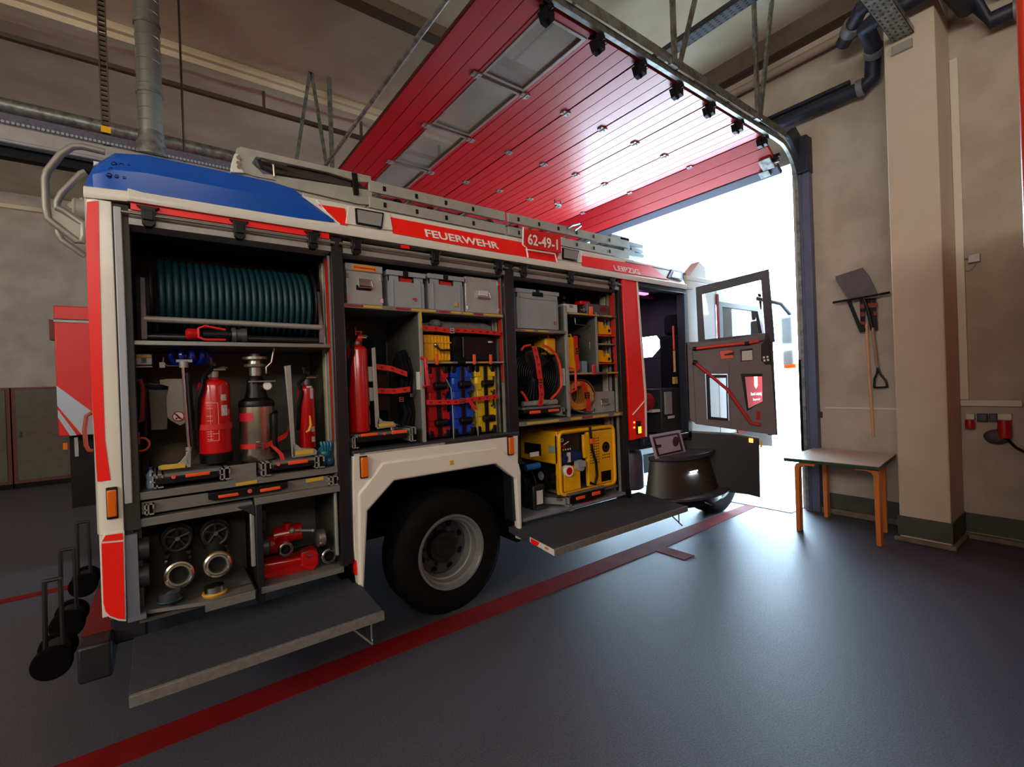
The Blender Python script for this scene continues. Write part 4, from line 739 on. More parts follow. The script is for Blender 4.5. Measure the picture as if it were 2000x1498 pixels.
dtube('rail_end', [(1353, 681), (1360, 681)], 0.021, BLKP, 0.05); dtube('rail_end', [(1353, 707), (1361, 709)], 0.026, BLKP, 0.045); dtube('rail_end', [(1454, 671), (1463, 670)], 0.019, BLKP, 0.05)
dslab('latch_plate', [(1405, 686), (1431, 683), (1433, 699), (1408, 702)], 0.012, 0.022, ORANGE, 0.004)
dslab('latch_lever', [(1414, 692), (1434, 687), (1433, 693), (1415, 694)], 0.022, 0.03, BLKP, 0.002)
dslab('instruction_label', [(1446, 683), (1470, 680), (1471, 704), (1447, 706)], 0.012, 0.014, BLKP); dslab('instruction_label', [(1449, 686), (1469, 684), (1470, 703), (1449, 704)], 0.014, 0.016, WLBL)
dslab('control_panel', [(1487, 672), (1503, 660), (1506, 712), (1495, 712), (1487, 704)], 0.012, 0.02, BLKP, 0.003)
for (u, v) in ((1492, 698), (1499, 697), (1493, 704), (1500, 703)): dslab('switch', [(u-2, v-2), (u+2, v-2), (u+2, v+2), (u-2, v+2)], 0.02, 0.024, WHT)
dslab('red_reflector', [(1478, 803), (1485, 803), (1485, 820), (1477, 820)], 0.012, 0.016, REDP)
dslab('lower_flap', [(1325, 843), (1430, 848), (1483, 858), (1485, 972), (1462, 966), (1330, 950)], -0.03, 0.0, mat('flap_black', (28, 30, 34), 0.45), 0.004)
dslab('flap_edge', [(1325, 840), (1430, 846), (1483, 855), (1483, 858), (1430, 849), (1325, 844)], -0.03, 0.004, ALUD)
dslab('warning_light', [(1463, 856), (1471, 857), (1471, 865), (1463, 864)], 0.0, 0.02, mat('lit_orange', (255, 130, 50), 0.3, emit=4), 0.004)
dslab('warning_light', [(1485, 860), (1489, 860), (1489, 874), (1485, 874)], -0.03, -0.01, mat('yellow_reflector', (250, 200, 20), 0.4))
# rounded entry step unit and the tilted step plate
STEP = mat('step_black', (56, 54, 60), 0.4, var=0.15)
def dshape(cx, cy, rx, ry, z0, z1, grow=0.0, n=22):
    m = MB(); a = []; b = []
    for i in range(n+1):
        t = rad(180+180*i/n); a.append(Vector((cx+rx*math.cos(t), cy+ry*math.sin(t), z1))); b.append(Vector((cx+(rx+grow)*math.cos(t), cy+(ry+grow)*math.sin(t), z0)))
    k = n+1; m.add(a+b, [tuple(range(k)), tuple(range(2*k-1, k-1, -1))]+[(i, i+1, i+1+k, i+k) for i in range(n)]+[(n, 0, k, 2*k-1)]); return m
st = dshape(4.72, 0.05, 0.56, 0.32, 0.85, 0.90).build('entry_step', STEP, T, 0.01)
dshape(4.70, 0.06, 0.50, 0.26, 0.46, 0.85, 0.10).build('step_riser', mat('step_riser_olive', (44, 44, 40), 0.45), T)
dshape(4.76, 0.05, 0.68, 0.44, 0.44, 0.47, 0.01).build('entry_step', STEP, T, 0.01)
dshape(4.72, 0.06, 0.55, 0.36, 0.36, 0.44, 0.03).build('step_underside', BLKP, T)
B('step_light', mat('cool_led', (230, 240, 255), 0.3, emit=2.5), T, 4.50, 4.64, -0.235, -0.225, 0.71, 0.724)
l = bpy.data.lights.new('step_led', 'AREA'); l.shape = 'RECTANGLE'; l.size = 0.12; l.size_y = 0.02; l.energy = 0.25; l.color = (0.9, 0.95, 1)
o = bpy.data.objects.new('step_led', l); COL.objects.link(o); o.parent = T; o.location = Vector((4.57, -0.25, 0.70))-Vector(T.location); o.rotation_euler = (rad(20), 0, 0)
m = MB(); m.tube([(4.58, -0.33, 0.40), (4.72, -0.33, 0.34), (4.74, -0.30, 0.40)], 0.008, 6); m.build('support_wire', BLKP, T)
hp = MB(); hp.slab(pts(-0.06, (1270, 850), (1328, 840), (1340, 883), (1282, 897)), (0, 0.015, 0)); pl = hp.build('hinged_step_plate', mat('lilac_plate', (186, 172, 192), 0.45, 0.1), T, 0.003)
m = MB(); m.ring_slab(pts(-0.064, (1275, 854), (1326, 845), (1335, 881), (1285, 892)), pts(-0.064, (1279, 857), (1323, 849), (1331, 878), (1288, 888)), (0, 0.004, 0)); m.lathe([(0, 0.055), (0.003, 0.055)], sy(1320, 862, -0.066), Y_, 20); m.slab(pts(-0.066, (1281, 869), (1291, 868), (1292, 873), (1283, 875)), (0, 0.004, 0)); m.build('plate_marking', mat('dark_plum', (44, 30, 46), 0.5), pl)
m = MB(); c = sy(1246, 920, 0.25); m.lathe([(0, 0.13), (0.02, 0.15), (0.36, 0.15), (0.42, 0.13), (0.44, 0.06)], Vector((c.x, 0.36, 0.50)), Z_, 28); tk = m.build('air_tank', mat('lilac_grey_tank', (112, 104, 118), 0.4, 0.3, var=0.2), T); m = MB(); m.cyl((c.x, 0.34, 0.94), (c.x, 0.34, 1.0), 0.05, 0.02); m.tube([(c.x-0.1, 0.3, 1.02), (c.x, 0.3, 0.97), (c.x+0.06, 0.34, 1.0)], 0.012, 8); m.build('tank_hose', mat('blue_grey_hose', (40, 40, 66), 0.5), tk)
# ================================================================== EQUIPMENT IN THE LOCKERS
def cylbox(u0, v0, u1, v1, y):
    x0, x1, z0, z1 = bb(u0, v0, u1, v1, y); r = (x1-x0)/2*0.97; return (x0+x1)/2, y+r, z0, z1, r
def buckle(c, par, s=0.03, mt=STEEL):
    m = MB(); x, y, z = c; m.ring_slab([Vector((x-s, y, z-s)), Vector((x+s, y, z-s)), Vector((x+s, y, z+s)), Vector((x-s, y, z+s))], [Vector((x-s*.6, y, z-s*.6)), Vector((x+s*.6, y, z-s*.6)), Vector((x+s*.6, y, z+s*.6)), Vector((x-s*.6, y, z+s*.6))], (0, -0.008, 0)); m.box(x-s, x+s, y-0.012, y-0.004, z-0.004, z+0.004); return m.build('buckle', mt, par)
HOLE = mat('dark_red_print', (120, 16, 14), 0.6)
def strap(P, half, par, y=None, nrm=(0, -1, 0), dots=True, nm='retaining_strap'):
    P = [Vector(p) for p in P]; m = MB(); m.strip(P, half, nrm, 0.003)
    if dots:
        m.mi = 1; L = sum((P[i+1]-P[i]).length for i in range(len(P)-1)); n = max(1, int(L/0.065)); hv = Vector(half)
        for k in range(n):
            t = (k+0.5)/n*L; i = 0
            while t > (P[i+1]-P[i]).length and i < len(P)-2: t -= (P[i+1]-P[i]).length; i += 1
            d = (P[i+1]-P[i]).normalized(); c = P[i]+d*t+Vector(nrm)*0.0035; m.slab([c-d*0.012-hv*.4, c+d*0.012-hv*.4, c+d*0.012+hv*.4, c-d*0.012+hv*.4], Vector(nrm)*0.001)
    return m.build(nm, [REDS, HOLE], par)
def HV(h): return Vector((0, 0, h))
# --- hose reel
hr = thing('hose_reel', 'large reel of teal rubber hose filling the top of the rear locker', 'hose reel', (0.4, 0.36, 2.05))
x0, x1, z0, z1 = bb(292, 500, 618, 618, 0.12)
zc = 2.315; R = 0.212; yc = 0.36; N = 23; prof = []
for i in range(N):
    for j in range(8): t = (i+j/8)/N; prof.append((x0+0.035+(x1-x0-0.06)*t-x0, R+0.022*math.sqrt(max(0, 1-(2*j/8-1)**2))))
m = MB(); m.lathe(prof, (x0, yc, zc), X, 44); m.tube(arc((x1-0.04, yc, zc), -Y_, Z_, R+0.01, -60, 60, 12), 0.018, 8); m.build('hose', TEAL, hr)
for x in (x0+0.0, x1-0.015):
    m = MB(); m.lathe([(0, 0.262), (0.012, 0.262), (0.012, 0.02)], (x, yc, zc), X, 44); m.torus((x+0.006, yc, zc), X, 0.262, 0.009, 44, 8); m.build('flange', BLKP, hr)
m = MB()
for x in (x0-0.03, x1+0.02): m.box(x-0.012, x+0.012, 0.10, 0.13, 2.055, 2.17); m.box(x-0.012, x+0.012, 0.30, 0.40, 2.055, 2.34); m.slab([Vector((x-0.01, 0.11, 2.16)), Vector((x-0.01, 0.14, 2.16)), Vector((x-0.01, 0.22, 2.40)), Vector((x-0.01, 0.17, 2.40))], (0.02, 0, 0))
m.build('reel_frame', GREYT, hr)
m = MB(); m.cyl((x0-0.03, 0.11, 2.165), (x1+0.02, 0.11, 2.155), 0.017); m.build('front_roller_bar', ALUL, hr); m = MB(); m.cyl((x0-0.02, 0.17, 2.075), (x1+0.01, 0.17, 2.075), 0.02); m.build('lower_roller', mat('dark_steel', (70, 70, 72), 0.3, 0.8), hr)
# nozzle
nz = thing('branch_pipe_nozzle', 'red and black hose nozzle with a grey coupling lying below the teal hose reel', 'nozzle', (0.35, 0.1, 2.045))
a, b = sy(362, 652, 0.08), sy(486, 652, 0.08); zz = 2.085
m = MB(); m.cyl((a.x+0.08, 0.08, zz), (b.x-0.07, 0.08, zz), 0.026); m.cyl((a.x+0.14, 0.08, zz), (a.x+0.20, 0.08, zz), 0.034); m.build('barrel', BLKP, nz)
m = MB(); m.lathe([(0, 0.02), (0.01, 0.032), (0.05, 0.032), (0.06, 0.026)], (a.x, 0.08, zz), X, 20); m.build('tip', REDC, nz)
m = MB(); c = Vector((a.x+0.06, 0.06, zz)); m.tube([c+Vector((0.13, 0, 0.028)), c+Vector((0.03, -0.01, 0.045)), c+Vector((0.0, -0.01, 0.03)), c+Vector((0.0, -0.01, -0.02)), c+Vector((0.03, -0.01, -0.032)), c+Vector((0.13, 0, -0.03))], 0.007, 8); m.build('shut_off_lever', mat('bright_red_plastic', (225, 40, 40), 0.35), nz)
m = MB(); m.lathe([(0, 0.03), (0.0, 0.042), (0.02, 0.044), (0.025, 0.036), (0.05, 0.036), (0.05, 0.042), (0.075, 0.042), (0.08, 0.025)], (b.x-0.09, 0.08, zz), X, 24); m.build('coupling', mat('grey_casting', (96, 98, 102), 0.4, 0.6), nz)
# --- wall display
x0, x1, z0, z1 = bb(265, 692, 297, 713, 0.20); w_ = thing('control_display', 'small white control display with a green screen on the rear locker wall', 'display', (x0, 0.35, z0))
B('case', mat('off_white_plastic', (190, 192, 184), 0.4), w_, x0, x1, 0.18, 0.24, z0, z1, 0.006); B('screen', mat('green_lcd', (52, 92, 78), 0.2), w_, x0+0.025, x1-0.025, 0.172, 0.18, z0+0.012, z1-0.022); B('yellow_strip', YELL, w_, x0+0.005, x1-0.005, 0.175, 0.18, z1-0.02, z1-0.004); B('base_line', WLBL, w_, x0-0.005, x1, 0.20, 0.24, z0-0.012, z0-0.006)
# --- lighting mast lamp / blue coil
x0, x1, z0, z1 = bb(328, 682, 392, 708, 0.2); c = Vector(((x0+x1)/2+0.02, 0.24, (z0+z1)/2))
bc = thing('blue_coiled_hose', 'translucent blue coiled hose behind the nozzle stand, top left of the middle shelf', 'coiled hose', (c.x, c.y, z0))
m = MB()
for i in range(9): a = 2*math.pi*i/9; p = c+Vector(((x1-x0)*0.36*math.cos(a), 0.05*math.sin(a), 0)); m.torus(p, Vector((-math.sin(a), 0.4*math.cos(a), 0)), (z1-z0)/2*1.15, 0.013, 18, 6)
m.build('coil', mat('translucent_blue', (16, 44, 160), 0.25, coat=0.4), bc)
# mast stand
ms = thing('foam_lance', 'upright lance with a white collar and a chain hook, left of the big red extinguisher', 'lance', (0.2, 0.1, 1.27))
a = sy(357, 718, 0.12); b = sy(369, 880, 0.12); m = MB(); m.tube([a, b], 0.009, 8); m.build('pole', CHROME, ms)
m = MB(); m.tube([a+Vector((0.022, 0.01, -0.03)), b+Vector((0.022, 0.01, 0.0))], 0.016, 8); m.build('sleeve', BLKP, ms)
m = MB(); m.cyl(a+Vector((0.005, 0, 0.0)), a+Vector((0.005, 0, 0.035)), 0.022); m.box(a.x-0.03, a.x+0.045, 0.11, 0.135, a.z+0.03, a.z+0.045); m.cyl(b, b-Vector((0, 0, -0.02)), 0.016); m.build('collar', ALUL, ms)
m = MB(); m.tube([a+Vector((0, 0, 0.01)), a+Vector((-0.07, 0, 0.012)), a+Vector((-0.09, 0, 0.03)), a+Vector((-0.085, 0, 0.06))], 0.004, 6); m.box(a.x-0.105, a.x-0.08, 0.11, 0.12, a.z+0.0, a.z+0.03); m.build('hook', CHROME, ms)
# grey metal bin with prohibition sign
x0, x1, z0, z1 = bb(312, 742, 366, 830, 0.16); bn = thing('folded_metal_shield', 'grey sheet-metal cover with a round no-step sign, left of the lance', 'metal cover', (x0, 0.2, 1.245))
m = MB(); m.slab(pts(0.16, (312, 742), (327, 740), (360, 740), (362, 825), (352, 831), (335, 822), (327, 815), (325, 778), (330, 755), (313, 750)), (0, 0.01, 0)); m.build('front_sheet', mat('warm_grey_sheet', (138, 134, 124), 0.5, 0.3, var=0.1), bn)
m = MB(); m.slab(pts(0.24, (290, 748), (328, 752), (330, 775), (326, 838), (296, 840)), (0, 0.25, 0)); m.build('side_box', mat('taupe_box', (92, 86, 78), 0.6, var=0.2), bn)
c = sy(348, 813, 0.155); m = MB(); m.lathe([(0, 0.029), (0.002, 0.029)], c, Y_, 24); s_ = m.build('prohibition_sign', WLBL, bn); m = MB(); m.torus(c-Vector((0, 0.001, 0)), Y_, 0.026, 0.003, 28, 6); m.slab([c+Vector((-0.02, -0.003, 0.014)), c+Vector((-0.015, -0.003, 0.02)), c+Vector((0.02, -0.003, -0.014)), c+Vector((0.015, -0.003, -0.02))], (0, 0.002, 0)); m.build('red_ring', REDC, s_); m = MB(); m.tube([c+Vector((-0.006, -0.003, 0.012)), c+Vector((0, -0.003, -0.006)), c+Vector((0.008, -0.003, -0.014))], 0.003, 6); m.ball(c+Vector((-0.008, -0.003, -0.012)), 0.005, seg=8, rings=6); m.build('pictogram', BLKP, s_)
# dark tool with red handle + ring, far left
tg_ = thing('bolt_cutter', 'dark tool with faded red handles standing at the far left of the middle shelf', 'hand tool', (-0.06, 0.2, 1.245))
m = MB(); m.tube(pts(0.12, (264, 745), (274, 742), (279, 760), (277, 820), (270, 823)), 0.012, 8); m.build('handle', mat('faded_red_handle', (110, 26, 24), 0.5), tg_); m = MB(); m.tube(pts(0.22, (272, 748), (300, 756), (326, 755)), 0.012, 8); m.tube(pts(0.25, (282, 765), (282, 860)), 0.02, 8); m.build('jaw_arm', BLKP, tg_)
m = MB(); m.torus(sy(276, 868, 0.12), Y_, 0.035, 0.006); m.box(*bb(266, 845, 273, 868, 0.11)[:2], 0.11, 0.13, *bb(266, 845, 273, 868, 0.11)[2:]); m.build('ring_tag', mat('orange_tag', (200, 70, 30), 0.5), tg_)
bt = thing('water_bottle', 'small clear plastic water bottle standing at the left end of the middle shelf', 'bottle', sy(294, 925, 0.12)); x, y, z0, z1, r = cylbox(283, 888, 304, 924, 0.1)
m = MB(); m.lathe([(0, r*.9), (0.01, r), (0.04, r), (0.045, r*.85), (0.06, r), ((z1-z0)*.75, r), ((z1-z0)*.95, r*.4), ((z1-z0), r*.35)], (x, y, 1.246), Z_, 20); m.build('body', mat('clear_blue_plastic', (150, 176, 200), 0.15, coat=0.5), bt); m = MB(); m.cyl((x, y, 1.246+(z1-z0)), (x, y, 1.246+(z1-z0)+0.015), r*.4); m.build('cap', mat('blue_cap', (40, 90, 180), 0.4), bt)
cg = thing('cargo_bag', 'crumpled taupe bag on the shelf behind the left slide tray', 'bag', (0.12, 0.35, 1.245)); m = MB(); m.ball((0.08, 0.38, 1.36), 0.13, (1.1, 0.9, 0.75)); m.ball((0.17, 0.36, 1.32), 0.09); m.build('fabric', mat('taupe_bag', (92, 80, 66), 0.85, var=0.3), cg)
# --- extinguishers
def extinguisher(lbl, q, y, zb, lab=(), hose=True, base=True, group=None, foil=None):
    x, yc, z0, z1, r = cylbox(*q, y); zb = zb if zb else z0-(0.05 if base else 0)
    t = thing('fire_extinguisher', lbl, 'fire extinguisher', (x, yc, zb)); zz = zb+(0.05 if base else 0.0)
    m = MB(); H = z1-zz; m.lathe([(0, r*.9), (0.008, r), (H-r*0.55, r), (H-r*0.36, r*.95), (H-r*.18, r*.80), (H-r*.06, r*.55), (H, r*.3), (H+0.012, r*.3)], (x, yc, zz), Z_, 36); m.build('cylinder', REDC, t)
    if base: m = MB(); m.lathe([(0, r*1.0), (0.05, r*1.02)], (x, yc, zb), Z_, 32); m.build('base_ring', BLKP, t)
    zt = z1+0.01; m = MB(); m.cyl((x, yc, zt-0.005), (x, yc, zt+0.03), r*.33); m.build('neck_ring', ALUL, t)
    m = MB(); m.cyl((x, yc, zt+0.02), (x, yc, zt+0.06), r*.26, r*.2); m.cyl((x, yc, zt+0.05), (x-0.01, yc, zt+0.11), 0.014); m.box(x-0.01, x+0.01, yc-0.06, yc+0.02, zt+0.06, zt+0.075); m.build('valve', BLKP, t)
    m = MB(); m.tube([(x, yc-0.01, zt+0.04), (x+0.05, yc-0.02, zt+0.055), (x+0.07, yc-0.02, zt+0.05)], 0.006, 6); m.box(x-0.005, x+0.06, yc-0.03, yc-0.01, zt+0.035, zt+0.045); m.build('lever', STEEL, t)
    if hose: m = MB(); m.tube([(x-0.005, yc-0.02, zt+0.05), (x-0.05, yc-r*.6, zt+0.0), (x-r*.75, yc-r*.95, zt-0.06), (x-r*1.02, yc-r*.75, zt-0.13), (x-r*1.12, yc-r*.3, zt-0.30)], 0.013, 8); m.build('hose', BLACK, t)
    for (a0, a1, f0, f1, mt) in lab:      # curved labels: angle range (deg, 270 faces out), height fractions
        m = MB(); n = 8; L = [];
        for k in range(n+1):
            a = rad(a0+(a1-a0)*k/n); L.append((x+(r+.0012)*math.cos(a), yc+(r+.0012)*math.sin(a)))
        vs = [Vector((p[0], p[1], zz+H*f0)) for p in L]+[Vector((p[0], p[1], zz+H*f1)) for p in L]; m.add(vs, [(k, k+1, k+n+2, k+n+1) for k in range(n)]); m.build('label', mt, t)
    return t, x, yc, zz, r, H
PINK = mat('pale_print', (225, 150, 150), 0.5)
e = extinguisher('big red powder extinguisher with white print, standing in the middle of the rear locker', (388, 738, 456, 888), 0.06, None, lab=((288, 310, 0.70, 0.78, WLBL), (288, 313, 0.50, 0.64, WLBL)))
t, x, yc, zz, r, H = e
def arcline(zf, a0, a1, w_, par=t): 
    m = MB(); n = 8; vs = []
    for k in range(n+1):
        a = rad(a0+(a1-a0)*k/n); p = (x+(r+.0015)*math.cos(a), yc+(r+.0015)*math.sin(a)); vs += [Vector((p[0], p[1], zz+H*zf)), Vector((p[0], p[1], zz+H*zf+w_))]
    m.add(vs, [(2*k, 2*k+2, 2*k+3, 2*k+1) for k in range(n)]); return m
mm = MB()
for zf in (0.68, 0.64, 0.60, 0.50, 0.44, 0.38, 0.30, 0.24, 0.20):
    q = arcline(zf, 236, 258, 0.003); mm.add(q.v, q.f)
for zf in (0.67, 0.27, 0.18):
    q = arcline(zf, 236, 277, 0.003); mm.add(q.v, q.f)
for an in (250, 277): a = rad(an); mm.tube([(x+(r+.0005)*math.cos(a), yc+(r+.0005)*math.sin(a), zz+H*0.18), (x+(r+.0005)*math.cos(a), yc+(r+.0005)*math.sin(a), zz+H*(0.85 if an == 250 else 0.67))], 0.0016, 5)
mm.build('printed_lines', PINK, t)
strap([Vector((x+r*1.03*math.cos(rad(a)), yc+r*1.03*math.sin(rad(a)), zz+0.36*H)) for a in range(185, 356, 10)], HV(0.016), T, nrm=(0, -1, 0), dots=False)
extinguisher('small red extinguisher with a yellow hook, at the right end of the rear locker', (586, 752, 620, 876), 0.16, None, lab=((285, 310, 0.78, 0.95, WLBL), (285, 312, 0.26, 0.34, WLBL), (285, 312, 0.10, 0.18, WLBL), (262, 300, 0.955, 0.985, WLBL)), base=False)
hk = sy(602, 830, 0.12); m = MB(); m.tube([hk+Vector((0.012, 0, 0.06)), hk+Vector((0.014, -0.01, 0.0)), hk+Vector((0.0, -0.015, -0.035)), hk+Vector((-0.018, -0.01, -0.045))], [0.005, 0.009, 0.010, 0.006], 8); m.build('plastic_hook', YEL, None, label='curved yellow plastic hook on the small right-hand extinguisher', cat='hook')
e2 = extinguisher('tall dark red extinguisher at the left of the middle locker', (686, 672, 727, 842), 0.06, sy(700, 846, 0.1).z+0.005, lab=((320, 345, 0.30, 0.36, WLBL), (322, 345, 0.08, 0.24, WLBL)), base=False)
a = sy(700, 655, 0.1); m = MB(); m.box(a.x-0.02, a.x+0.025, 0.1, 0.13, a.z-0.04, a.z+0.03); m.build('red_valve_head', REDC, e2[0])
# --- stainless can
sc = thing('stainless_spray_can', 'tall stainless steel pressure can with a black top, gauge and upright valve', 'pressure can', sy(505, 895, 0.1)); x, yc, z0, z1, r = cylbox(468, 796, 548, 896, 0.07); r *= 0.92
zb = 1.33; m = MB(); m.lathe([(0, r*.97), (0.01, r), (z1-zb, r), (z1-zb+0.02, r*.98)], (x, yc, zb), Z_, 40); m.build('steel_body', mat('satin_steel', (186, 178, 160), 0.22, 0.95, var=0.1), sc)
m = MB(); m.lathe([(0, r*.95), (0.05, r*.97)], (x, yc, zb-0.05), Z_, 36); m.build('base_ring', BLKP, sc)
m = MB(); m.lathe([(0, r*1.0), (0.015, r*1.02), (0.035, r*.96), (0.055, r*.66), (0.10, r*.55), (0.16, r*.50), (0.17, r*.45), (0.19, r*.36)], (x, yc, z1+0.005), Z_, 36); m.build('shoulder', BLKP, sc)
a = sy(507, 770, 0.2); b = sy(507, 712, 0.2); m = MB(); m.cyl((x, yc, z1+0.19), (x, yc, b.z), 0.035); m.lathe([(0, 0.035), (0.005, 0.06), (0.02, 0.062), (0.022, 0.04), (0.045, 0.036), (0.05, 0.07), (0.065, 0.07), (0.068, 0.03), (0.085, 0.025)], (x, yc, b.z-0.02), Z_, 28); m.box(x-0.05, x+0.10, yc-0.07, yc-0.06, z1+0.155, z1+0.162); m.build('valve_column', mat('bright_casting', (170, 168, 158), 0.3, 0.85), sc)
m = MB(); l0 = Vector((x+0.055, yc-0.04, z1+0.245)); m.tube([l0-Z_*0.04, l0, l0+Vector((0.03, 0, 0.03)), l0+Vector((0.05, 0, 0.13))], 0.007, 8); m.ball(l0+Vector((0.05, 0, 0.14)), 0.012, seg=10, rings=8); m.build('lever', STEEL, sc)
g_ = Vector((x+0.055, yc-r*.55, z1+0.13)); m = MB(); m.lathe([(0, 0.028), (0.02, 0.028)], g_, Y_, 24); gg = m.build('pressure_gauge', CHROME, sc); m = MB(); m.lathe([(0, 0.023), (0.001, 0.023)], g_-Y_*0.001, Y_, 24); m.build('dial', WHT, gg)
m = MB(); m.tube([(x+r*1.02, yc-r*.2, z1-0.04), (x+r*.85, yc-r*.85, z1-0.05), (x+r*.8, yc-r*.9, z1-0.22), (x+r*.9, yc-r*.7, z1-0.28)], 0.016, 10); m.build('carry_handle', BLKP, sc)
m = MB(); n = 6; L = [(x+(r+.001)*math.cos(rad(a)), yc+(r+.001)*math.sin(rad(a))) for a in (190, 205, 220, 235, 248)]; vs = [Vector((p[0], p[1], z1-0.08)) for p in L]+[Vector((p[0], p[1], z1-0.03)) for p in L]; m.add(vs, [(k, k+1, k+6, k+5) for k in range(4)]); m.build('red_label', mat('red_label', (200, 24, 40), 0.4), sc)
zst = z0+0.14
st_ = strap([Vector((x+r*1.03*math.cos(rad(a)), yc+r*1.03*math.sin(rad(a)), 1.42+0.0*a)) for a in range(185, 290, 8)]+[Vector((x+r*1.5, yc-r*.8, 1.47)), Vector((x+r*1.75, yc-r*.6, 1.52))], HV(0.015), T, dots=False); buckle((x-0.01, yc-r-0.012, 1.42), st_, 0.02)
m = MB(); m.strip([Vector((x+r*.6, yc-r*.9, 1.42)), Vector((x+r*1.1, yc-r*1.1, 1.36)), Vector((x+r*1.25, yc-r*1.1, 1.29))], (0.012, 0, 0.0), (0, -1, 0), 0.003); m.build('strap_end', REDS, st_)
# --- L brackets of the trays
def bracket(P, F, y, lblP, par=T):
    m = MB(); m.slab(pts(y, *P), (0, 0.02, 0)); m.slab(pts(y, *F), (0, 0.012, 0)); o = m.build('tray_bracket', ALUL, par, 0.002); mm = MB(); mm.slab(pts(y-0.003, *lblP), (0, 0.002, 0)); mm.build('yellow_label', YELL, o)
bracket([(556, 715), (568, 713), (577, 868), (577, 892), (571, 893), (564, 800)], [(572, 866), (580, 868), (588, 875), (614, 876), (619, 880), (619, 888), (572, 894)], 0.03, [(577, 881), (612, 877), (612, 885), (577, 889)])
bracket([(363, 883), (373, 880), (373, 912), (365, 913)], [(373, 880), (372, 908), (310, 918), (309, 911), (318, 908), (345, 906), (352, 902), (362, 890)], 0.03, [(314, 909), (362, 904), (362, 913), (314, 918)])
bracket([(727, 680), (733, 678), (741, 815), (741, 835), (735, 835)], [(737, 812), (748, 822), (768, 824), (773, 828), (773, 833), (737, 838)], 0.04, [(739, 828), (768, 825), (769, 831), (740, 834)])
# small things in the rear locker
gl = thing('blue_rubber_glove', 'crumpled turquoise glove at the right end of the rear middle shelf', 'glove', (0.86, 0.1, 1.245)); m = MB(); m.ball((0.845, 0.09, 1.325), 0.05, (0.9, 0.9, 1.1)); m.ball((0.82, 0.06, 1.285), 0.035); m.ball((0.87, 0.07, 1.28), 0.032)
for i in range(4): m.tube([(0.83+0.015*i, 0.06, 1.35), (0.825+0.018*i, 0.05, 1.385), (0.82+0.02*i, 0.06, 1.41)], [0.012, 0.011, 0.008], 8)
m.build('rubber', mat('turquoise_rubber', (14, 96, 122), 0.35, var=0.2), gl)
# --- red hydrant manifold in the low locker
mf = thing('red_manifold', 'red cast three-way hose manifold with silver couplings in the low locker behind the step', 'manifold', (0.66, 0.25, 0.586))
m = MB(); m.slab(pts(0.14, (508, 1103), (590, 1088), (620, 1072), (622, 1108), (600, 1122), (508, 1134)), (0, 0.14, 0)); m.slab(pts(0.10, (588, 1078), (606, 1074), (622, 1078), (624, 1100), (612, 1118), (588, 1108)), (0, 0.05, 0)); m.build('base_casting', REDC, mf, 0.012)
m = MB(); c1 = sy(557, 1072, 0.14); m.tube([Vector((c1.x, 0.17, c1.z)), Vector((c1.x, 0.32, c1.z+0.03))], 0.045, 18); m.tube([Vector((c1.x-0.03, 0.30, c1.z+0.05)), Vector((c1.x+0.13, 0.26, c1.z+0.06))], 0.055, 18); m.tube([(c1.x-0.12, 0.3, c1.z), (c1.x, 0.3, c1.z)], 0.06, 18); m.cyl((c1.x+0.04, 0.26, c1.z+0.05), (c1.x+0.04, 0.26, c1.z+0.13), 0.025); m.build('pipe_body', REDC, mf)
coupling(Vector((c1.x, 0.12, c1.z)), (0, -1, 0), 0.044, par=mf, mt2=STEEL, depth=0.05)
coupling(sy(643, 1086, 0.10), (0.0, -1, 0.1), 0.048, par=mf, mt2=BLACK); c2 = sy(626, 1050, 0.2); m = MB(); m.lathe([(0, 0.045), (0.01, 0.058), (0.05, 0.058), (0.06, 0.045)], c2-Vector((0.03, 0, 0)), X, 24); m.build('side_coupling', mat('bright_casting', (170, 168, 158), 0.3, 0.85), mf)
c3 = sy(512, 1068, 0.18); m = MB(); m.lathe([(-0.03, 0.04), (-0.02, 0.055), (0.03, 0.055), (0.04, 0.045)], c3, X, 24); m.build('side_coupling', mat('grey_casting', (96, 98, 102), 0.4, 0.6), mf)
m = MB(); a = sy(570, 1036, 0.18); b = sy(611, 1036, 0.18); m.tube([a, b], 0.008, 8); m.ball(a, 0.018, seg=10, rings=8); m.ball(b, 0.012, seg=10, rings=8); m.build('hand_lever', ALUL, mf)
m = MB(); p = sy(598, 1078, 0.09); m.box(p.x-0.03, p.x+0.01, 0.085, 0.095, p.z+0.0, p.z+0.006); m.box(p.x-0.0, p.x+0.04, 0.085, 0.095, p.z-0.03, p.z-0.024); m.box(p.x-0.03, p.x-0.025, 0.085, 0.095, p.z, p.z+0.02); m.box(p.x+0.0, p.x+0.005, 0.085, 0.095, p.z-0.04, p.z-0.02); m.build('catch', CHROME, mf)
db = thing('dark_tool_box', 'dark blue-grey box fitted at the upper left of the low locker', 'box', (0.5, 0.3, 0.9)); x0, x1, z0, z1 = bb(500, 995, 522, 1040, 0.28); B('body', mat('slate_box', (52, 56, 66), 0.5), db, x0, x1, 0.28, 0.5, z0, z1, 0.01); m = MB(); m.lathe([(0, 0.012), (0.01, 0.012)], Vector(((x0+x1)/2, 0.27, (z0+z1)/2)), Y_, 14); m.build('knob', BLKP, db)
